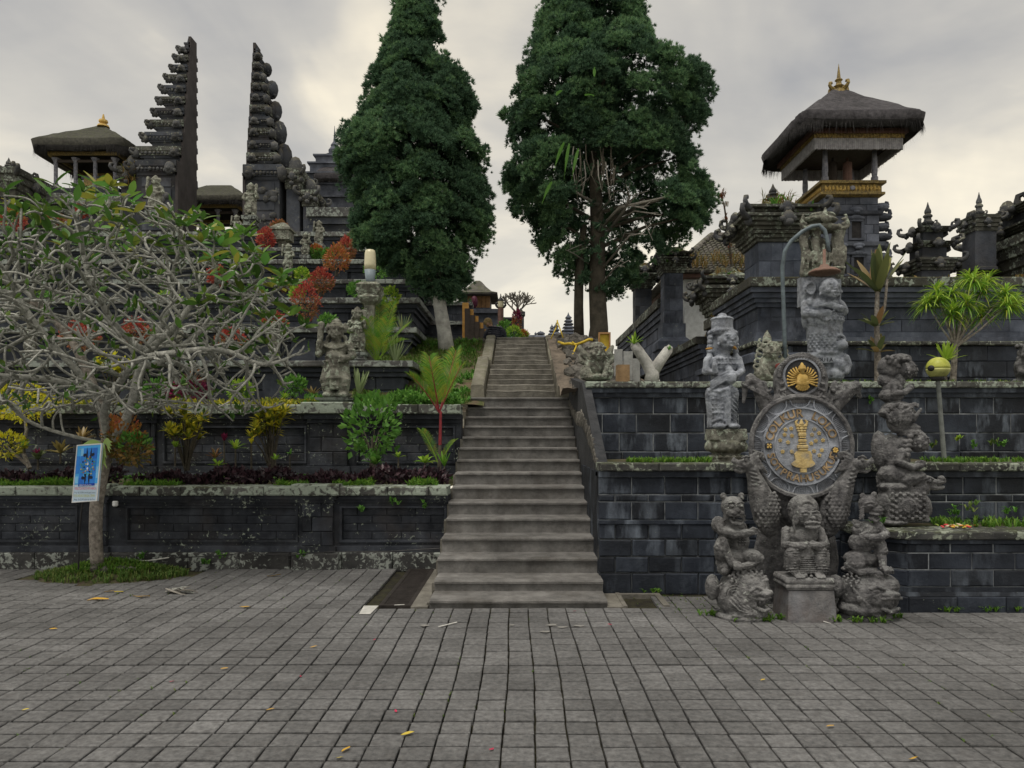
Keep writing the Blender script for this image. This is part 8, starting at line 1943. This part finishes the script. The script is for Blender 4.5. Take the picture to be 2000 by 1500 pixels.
# crouching visitor at the head of the stairs
D = 17.0; t = thing('person', 'person in a navy quilted jacket crouching with the back turned at the stair head', 'person', P(966, 667, D)); c = Carve(966, 667, D)
c.l([(958, 660, -2), (976, 655, 8), (984, 662, 14)], [6, 6, 4]); c.l([(962, 662, 4), (972, 650, 12), (978, 664, 12)], [6, 6, 4]); c.e(968, 654, 2, 11, 9, 10); c.e(966, 646, 0, 11, 8, 10); c.l([(960, 640, 0), (956, 634, -2)], [4, 4]); c.face(953, 630, -3, 6.4, 150)
c.l([(956, 643, 2), (950, 652, 6), (946, 660, 10)], [4, 3.4, 2.6]); c.l([(977, 643, 2), (984, 652, 6), (986, 660, 8)], [4, 3.4, 2.6]); c.hand(986, 660, 8, .2, -1, .2, 4, (1, 0, 0)); c.hand(946, 660, 10, -.2, -1, .2, 4, (1, 0, 0))
c.stoneobj('body', plain('skin', (.35, .22, .16), .6), t, .55, ())
c = Carve(966, 667, D)
for k in range(6): c.e(967+k*.3, 640+k*4.2, 1, 14.5+1.6*math.sin(k*.5+.4), 11.5, 3.2, (0, 4, 0))
c.e(967, 650, 1, 13.5, 10.5, 13); c.l([(957, 641, 2), (950, 650, 5), (947, 657, 8)], [5.5, 5.2, 4.4]); c.l([(977, 641, 2), (984, 650, 5), (986, 657, 7)], [5.5, 5.2, 4.4]); c.stoneobj('jacket', plain('navy quilt', (.018, .020, .035), .5, spec=.5), t, .6, ())
c = Carve(966, 667, D); c.e(953, 628, -2, 8.2, 8, 7.6); c.e(955, 632, 3, 7.5, 5, 8); c.e(949, 630, -4, 5, 5, 6); c.stoneobj('hair', plain('light brown hair', (.26, .19, .09), .7, var=.4, scale=60), t, .7, ((1.0, 3),))
t = thing('cloth_sheet', 'mint green and yellow sheet spread on the landing beside the crouching person', 'cloth', P(1000, 664, 17.1)); 
for x0, x1, h, m_ in ((985, 1001, .10, flatmat('mint', (.30, .55, .45), .8)), (1001, 1014, .06, flatmat('lemon', (.55, .55, .22), .8))):
    b = MB(); p, q = P(x0, 664, 17.1), P(x1, 664, 17.1); n = 8; V = []; F = []
    for i in range(n+1):
        for j in range(n+1): V.append((p.x+(q.x-p.x)*i/n, 16.9+.8*j/n, 3.85+h+.03*nz(i*.8, j*.8, 1, h*9)))
    for i in range(n):
        for j in range(n): a = i*(n+1)+j; F.append((a, a+n+1, a+n+2, a+1))
    V += [(x, y, 3.8) for x, y, z in V]; o = (n+1)**2
    F += [(i*(n+1), (i+1)*(n+1), (i+1)*(n+1)+o, i*(n+1)+o) for i in range(n)]; b.add(V, F); b.build('panel', m_, t)
for px, pb, D, wp, hp, mm, lb in ((1003, 662, 18.5, 26, 30, ('bright', 'green'), 'bright green bush behind the crouching person'), (1022, 660, 20, 16, 20, ('orangel', 'bright'), 'small orange bush right of the bright green one'), (1010, 640, 21, 14, 40, ('magenta', 'rust_l'), 'slim dark red shrub below the bare tree'), (985, 655, 19, 22, 34, ('green', 'green'), 'green bush around the lamp post foot')):
    shrub(lb, px, pb+6, D, wp, hp, mm, 260, False, 'bush', leaf=.09)
# building leftovers on the rubble bank
t = thing('yellow_tube', 'bent yellow plastic tube barrier lying over the rubble by the parapet', 'barrier', P(1120, 690, 13.8)); b = MB()
b.tube([P(x, y, d) for x, y, d in ((1091, 668, 14.6), (1102, 672, 14.4), (1112, 671, 14.2), (1126, 673, 13.9), (1140, 668, 13.8), (1150, 663, 13.8), (1158, 664, 13.8))], .028, 7); b.tube([P(x, y, d) for x, y, d in ((1118, 668, 14), (1126, 675, 13.9), (1119, 692, 13.6), (1124, 697, 13.5), (1134, 694, 13.5))], .017, 7); b.tube([P(1076, 662, 15.2), P(1086, 640, 15.2)], .014, 6); b.tube([P(1088, 626, 15.2), P(1100, 660, 15.0)], .014, 6); b.tube([P(1086, 640, 15.2), P(1089, 625, 15.2)], .014, 6); b.build('tube', M['yellow'], t, True)
t = thing('framed_panel', 'orange yellow framed panel standing on the rubble behind the winged lion', 'panel', P(1184, 690, 12)); a, bq = P(1166, 668, 12.2), P(1195, 692, 11.8); b = MB()
for x0, x1, z0, z1 in ((0, 1, 0, .08), (0, 1, .92, 1), (0, .12, .08, .92), (.88, 1, .08, .92)): b.box(a.x+(bq.x-a.x)*x0, a.x+(bq.x-a.x)*x1, 11.95, 12.0, 3.0+.25*z0*1.4, 3.0+.25*z1*1.4)
b.build('frame', M['wood'], t); b = MB(); b.box(a.x, bq.x, 12.001, 12.02, 3.0, 3.34); b.build('sheet', M['yellow'], t)
for k, (x0, x1, y0, y1, d, lb) in enumerate(((1200, 1216, 682, 722, 11.2, 'grey fibre board upright left of the forked stump'), (1218, 1236, 686, 730, 10.9, 'second grey board leaning beside the forked stump'), (1236, 1250, 700, 742, 10.5, 'pale sheet of board right behind the forked stump'), (1206, 1230, 712, 742, 10.4, 'brown cardboard box on the rubble before the grey boards'))):
    t = thing('board' if k < 3 else 'cardboard_box', lb, 'board' if k < 3 else 'box', P(x0, y1, d)); a, c = P(x0, y1, d), P(x1, y0, d); b = MB(); b.box(a.x, c.x, d, d+(.03 if k < 3 else .2), a.z-.1, c.z); b.build('sheet' if k < 3 else 'carton', M['board'] if k < 3 else M['wood2'] if 'wood2' in M else plain('cardboard', (.30, .20, .11), .9), t)
rb_ = MB()
for k in range(520):
    y = random.uniform(10.6, 16.2); x = random.uniform(.84, 1.7+.12*(y-11)) if k < 420 else random.uniform(1.2, 3.2); s = random.choice((.03, .05, .08, .11, .15))*random.uniform(.7, 1.1)
    v, fc = ICO[1]; r = random.Random(k); v = v*np.array([[r.uniform(.75, 1.1) for _ in range(3)] for _ in v]); rb_.add((v*np.array([s*1.1, s, s*.7])) @ rotm((r.uniform(0, 180), r.uniform(0, 180), 0)).T+np.array([x, y, rubz(x, y)+s*.25]), fc)
mr = M['rock'].copy(); 
for n in list(mr.node_tree.nodes):
    if n.bl_idname == 'ShaderNodeObjectInfo':
        gg = nd(mr.node_tree, 'ShaderNodeNewGeometry')
        for l in list(mr.node_tree.links):
            if l.from_node == n: mr.node_tree.links.new(gg.outputs['Random Per Island'], l.to_socket)
o = rb_.build('rubble', mr); o['kind'] = 'stuff'
# fallen leaves, each a curled leaf
LM = []
for s in range(3):
    V = []; F = []; n = 5; r = random.Random(s+4)
    for i in range(n+1):
        u = i/n-.5; w_ = .21*math.cos(u*math.pi*.97)**.7; z = .10*abs(u)+.05*math.sin(u*5+s); V += [(u, -w_, z+.10), (u+.02, 0, z+.02), (u, w_, z+.08*(s+1)*.6)]
    for i in range(n): F += [(3*i, 3*i+3, 3*i+4, 3*i+1), (3*i+1, 3*i+4, 3*i+5, 3*i+2)]
    b = MB(); b.add(V, F); me = b.mesh('fallen_leaf', True); me.materials.append(M['fallen']); LM.append(me)
for k, (px, py, L, a, lb) in enumerate(((535, 1126, .15, .1, 'long yellow fallen leaf near the terrace wall foot'), (182, 1172, .11, .8, 'yellow fallen leaf left of a curled pair before the grass mound'), (196, 1173, .14, .4, 'yellow fallen leaf touching another before the grass mound'), (276, 1167, .16, .1, 'broad tan fallen leaf left of the grey debris'), (214, 1157, .10, .2, 'brown fallen leaf at the lower rim of the grass mound'), (232, 1158, .09, .9, 'pale fallen leaf at the rim of the grass mound'), (478, 1187, .10, .3, 'small yellow fallen leaf alone left of the drain grate'), (104, 1230, .06, .2, 'tiny tan fallen leaf at the far left'), (438, 1308, .05, .7, 'tiny orange fallen leaf on the left middle paving'), (612, 1265, .06, .4, 'tiny orange leaf left of the stairs front'), (796, 1436, .075, .5, 'curled yellow leaf low in the picture left of centre'), (676, 1467, .065, 1.1, 'crumpled golden leaf near the bottom left of centre'), (663, 1482, .04, .2, 'small golden scrap leaf below the crumpled one'), (528, 1388, .05, .6, 'brownish leaf bit on the lower left paving'), (1622, 1421, .05, .3, 'pale brown leaf on the lower right paving'), (1784, 1484, .055, .2, 'cream leaf near the bottom right corner'), (50, 1388, .04, .2, 'tiny yellow leaf at the lower left edge'), (1490, 1330, .04, .5, 'small ochre leaf right of centre on the paving'), (367, 1112, .08, .2, 'yellow leaf in the joint by the terrace wall left of the long one'))):
    D = 1.62*FPX/(py-850); p = P(px, py, D); o = bpy.data.objects.new('fallen_leaf', LM[k % 3]); COL.objects.link(o); o.location = (p.x, p.y, .006); o.scale = (L, L*random.uniform(.7, 1), L*.7); o.rotation_euler = (random.gauss(0, .1), random.gauss(0, .08), a)
    prop(o, lb, 'leaf', 'fallen leaves on the paving')
rp = plain('petal', (.42, .03, .08), .6)
pm_ = LM[0].copy(); pm_.materials.clear(); pm_.materials.append(rp)
for k, (px, py, lb) in enumerate(((335, 1333, 'red petal on the left middle paving'), (731, 1251, 'red petal left of the stairs front'), (773, 1391, 'red petal low left of centre'), (1191, 1221, 'pink petal right before the stairs'), (960, 1466, 'pink petal near the bottom centre'), (587, 1323, 'purple petal in a joint left of centre'), (1122, 1195, 'pink petal at the foot of the lowest step'))):
    D = 1.62*FPX/(py-850); p = P(px, py, D); o = bpy.data.objects.new('petal', pm_); COL.objects.link(o); o.location = (p.x, p.y, .006); o.scale = (.035, .035, .03); o.rotation_euler = (0, 0, k); prop(o, lb, 'petal', 'petals scattered on the paving')
t = thing('palm_debris', 'withered grey palm sheath debris lying right of the grass mound', 'debris', P(342, 1157, 7.35)); p = P(342, 1158, 1.62*FPX/308)
for k in range(6):
    b = MB(); a = random.uniform(-.3, .3); q = p+Vector((random.uniform(-.12, .02), random.uniform(-.03, .03), .012+.006*k)); pts = [q+Vector((u*.24*math.cos(a), u*.24*math.sin(a), .03*math.sin(u*3+k))) for u in (0, .35, .7, 1)]; b.tube(pts, [.012, .022, .016, .008], 6, .4); b.build('dry_sheath', M['bark_p'] if k % 2 else M['twig'], t, True)
def stick(px0, py0, px1, py1, r, lb, name='white_stick'):
    D0_, D1_ = 1.62*FPX/(py0-850), 1.62*FPX/(py1-850); b = MB(); a, c = P(px0, py0, D0_), P(px1, py1, D1_); b.tube([Vector((a.x, a.y, r)), Vector((c.x, c.y, r))], r, 6, .5); o = b.build(name, M['pale']); prop(o, lb, 'stick')
stick(856, 1226, 892, 1217, .008, 'flat white stick on the paving before the stairs'); stick(1600, 1212, 1622, 1219, .006, 'thin white stick before the monkey pedestal'); stick(770, 1183, 790, 1182, .006, 'white strip on the near end of the drain grate')
for px, py, w_, lb in ((828, 1223, .05, 0), (1078, 1222, .06, 0), (1098, 1226, .05, 0), (1066, 1235, .05, 0), (1000, 1222, .03, 0), (1132, 1224, .05, 0)):
    D = 1.62*FPX/(py-850); p = P(px, py, D); n = 9; b = MB(); b.add([(p.x+w_*random.uniform(.5, 1.1)*math.cos(6.28*i/n), p.y+w_*.7*random.uniform(.5, 1.1)*math.sin(6.28*i/n), .0075) for i in range(n)], [tuple(range(n))]); o = b.build('pale_pavement_stain', M['stain']); o['kind'] = 'structure'
# flower offering on the planter
t = thing('flower_offering', 'small scattered flower offering on the planter rim right of the dragon turtle', 'offering', P(1862, 1022, 6.85)); z = .745
cols = [flatmat('offering %d' % i, c, .7) for i, c in enumerate(((.50, .06, .06), (.60, .45, .06), (.62, .50, .36), (.20, .28, .05), (.55, .25, .05)))]
for k in range(26):
    p = P(1862+random.gauss(0, 18), 1022, 6.82+random.uniform(-.1, .1)); V, F = ICO[1]; b = MB(); b.ell((p.x, p.y, z+random.uniform(0, .012)), (random.uniform(.012, .035), .02, .008), (random.uniform(-20, 20), random.uniform(-20, 20), random.uniform(0, 180)), 1); b.build('petal', cols[k % 5], t)
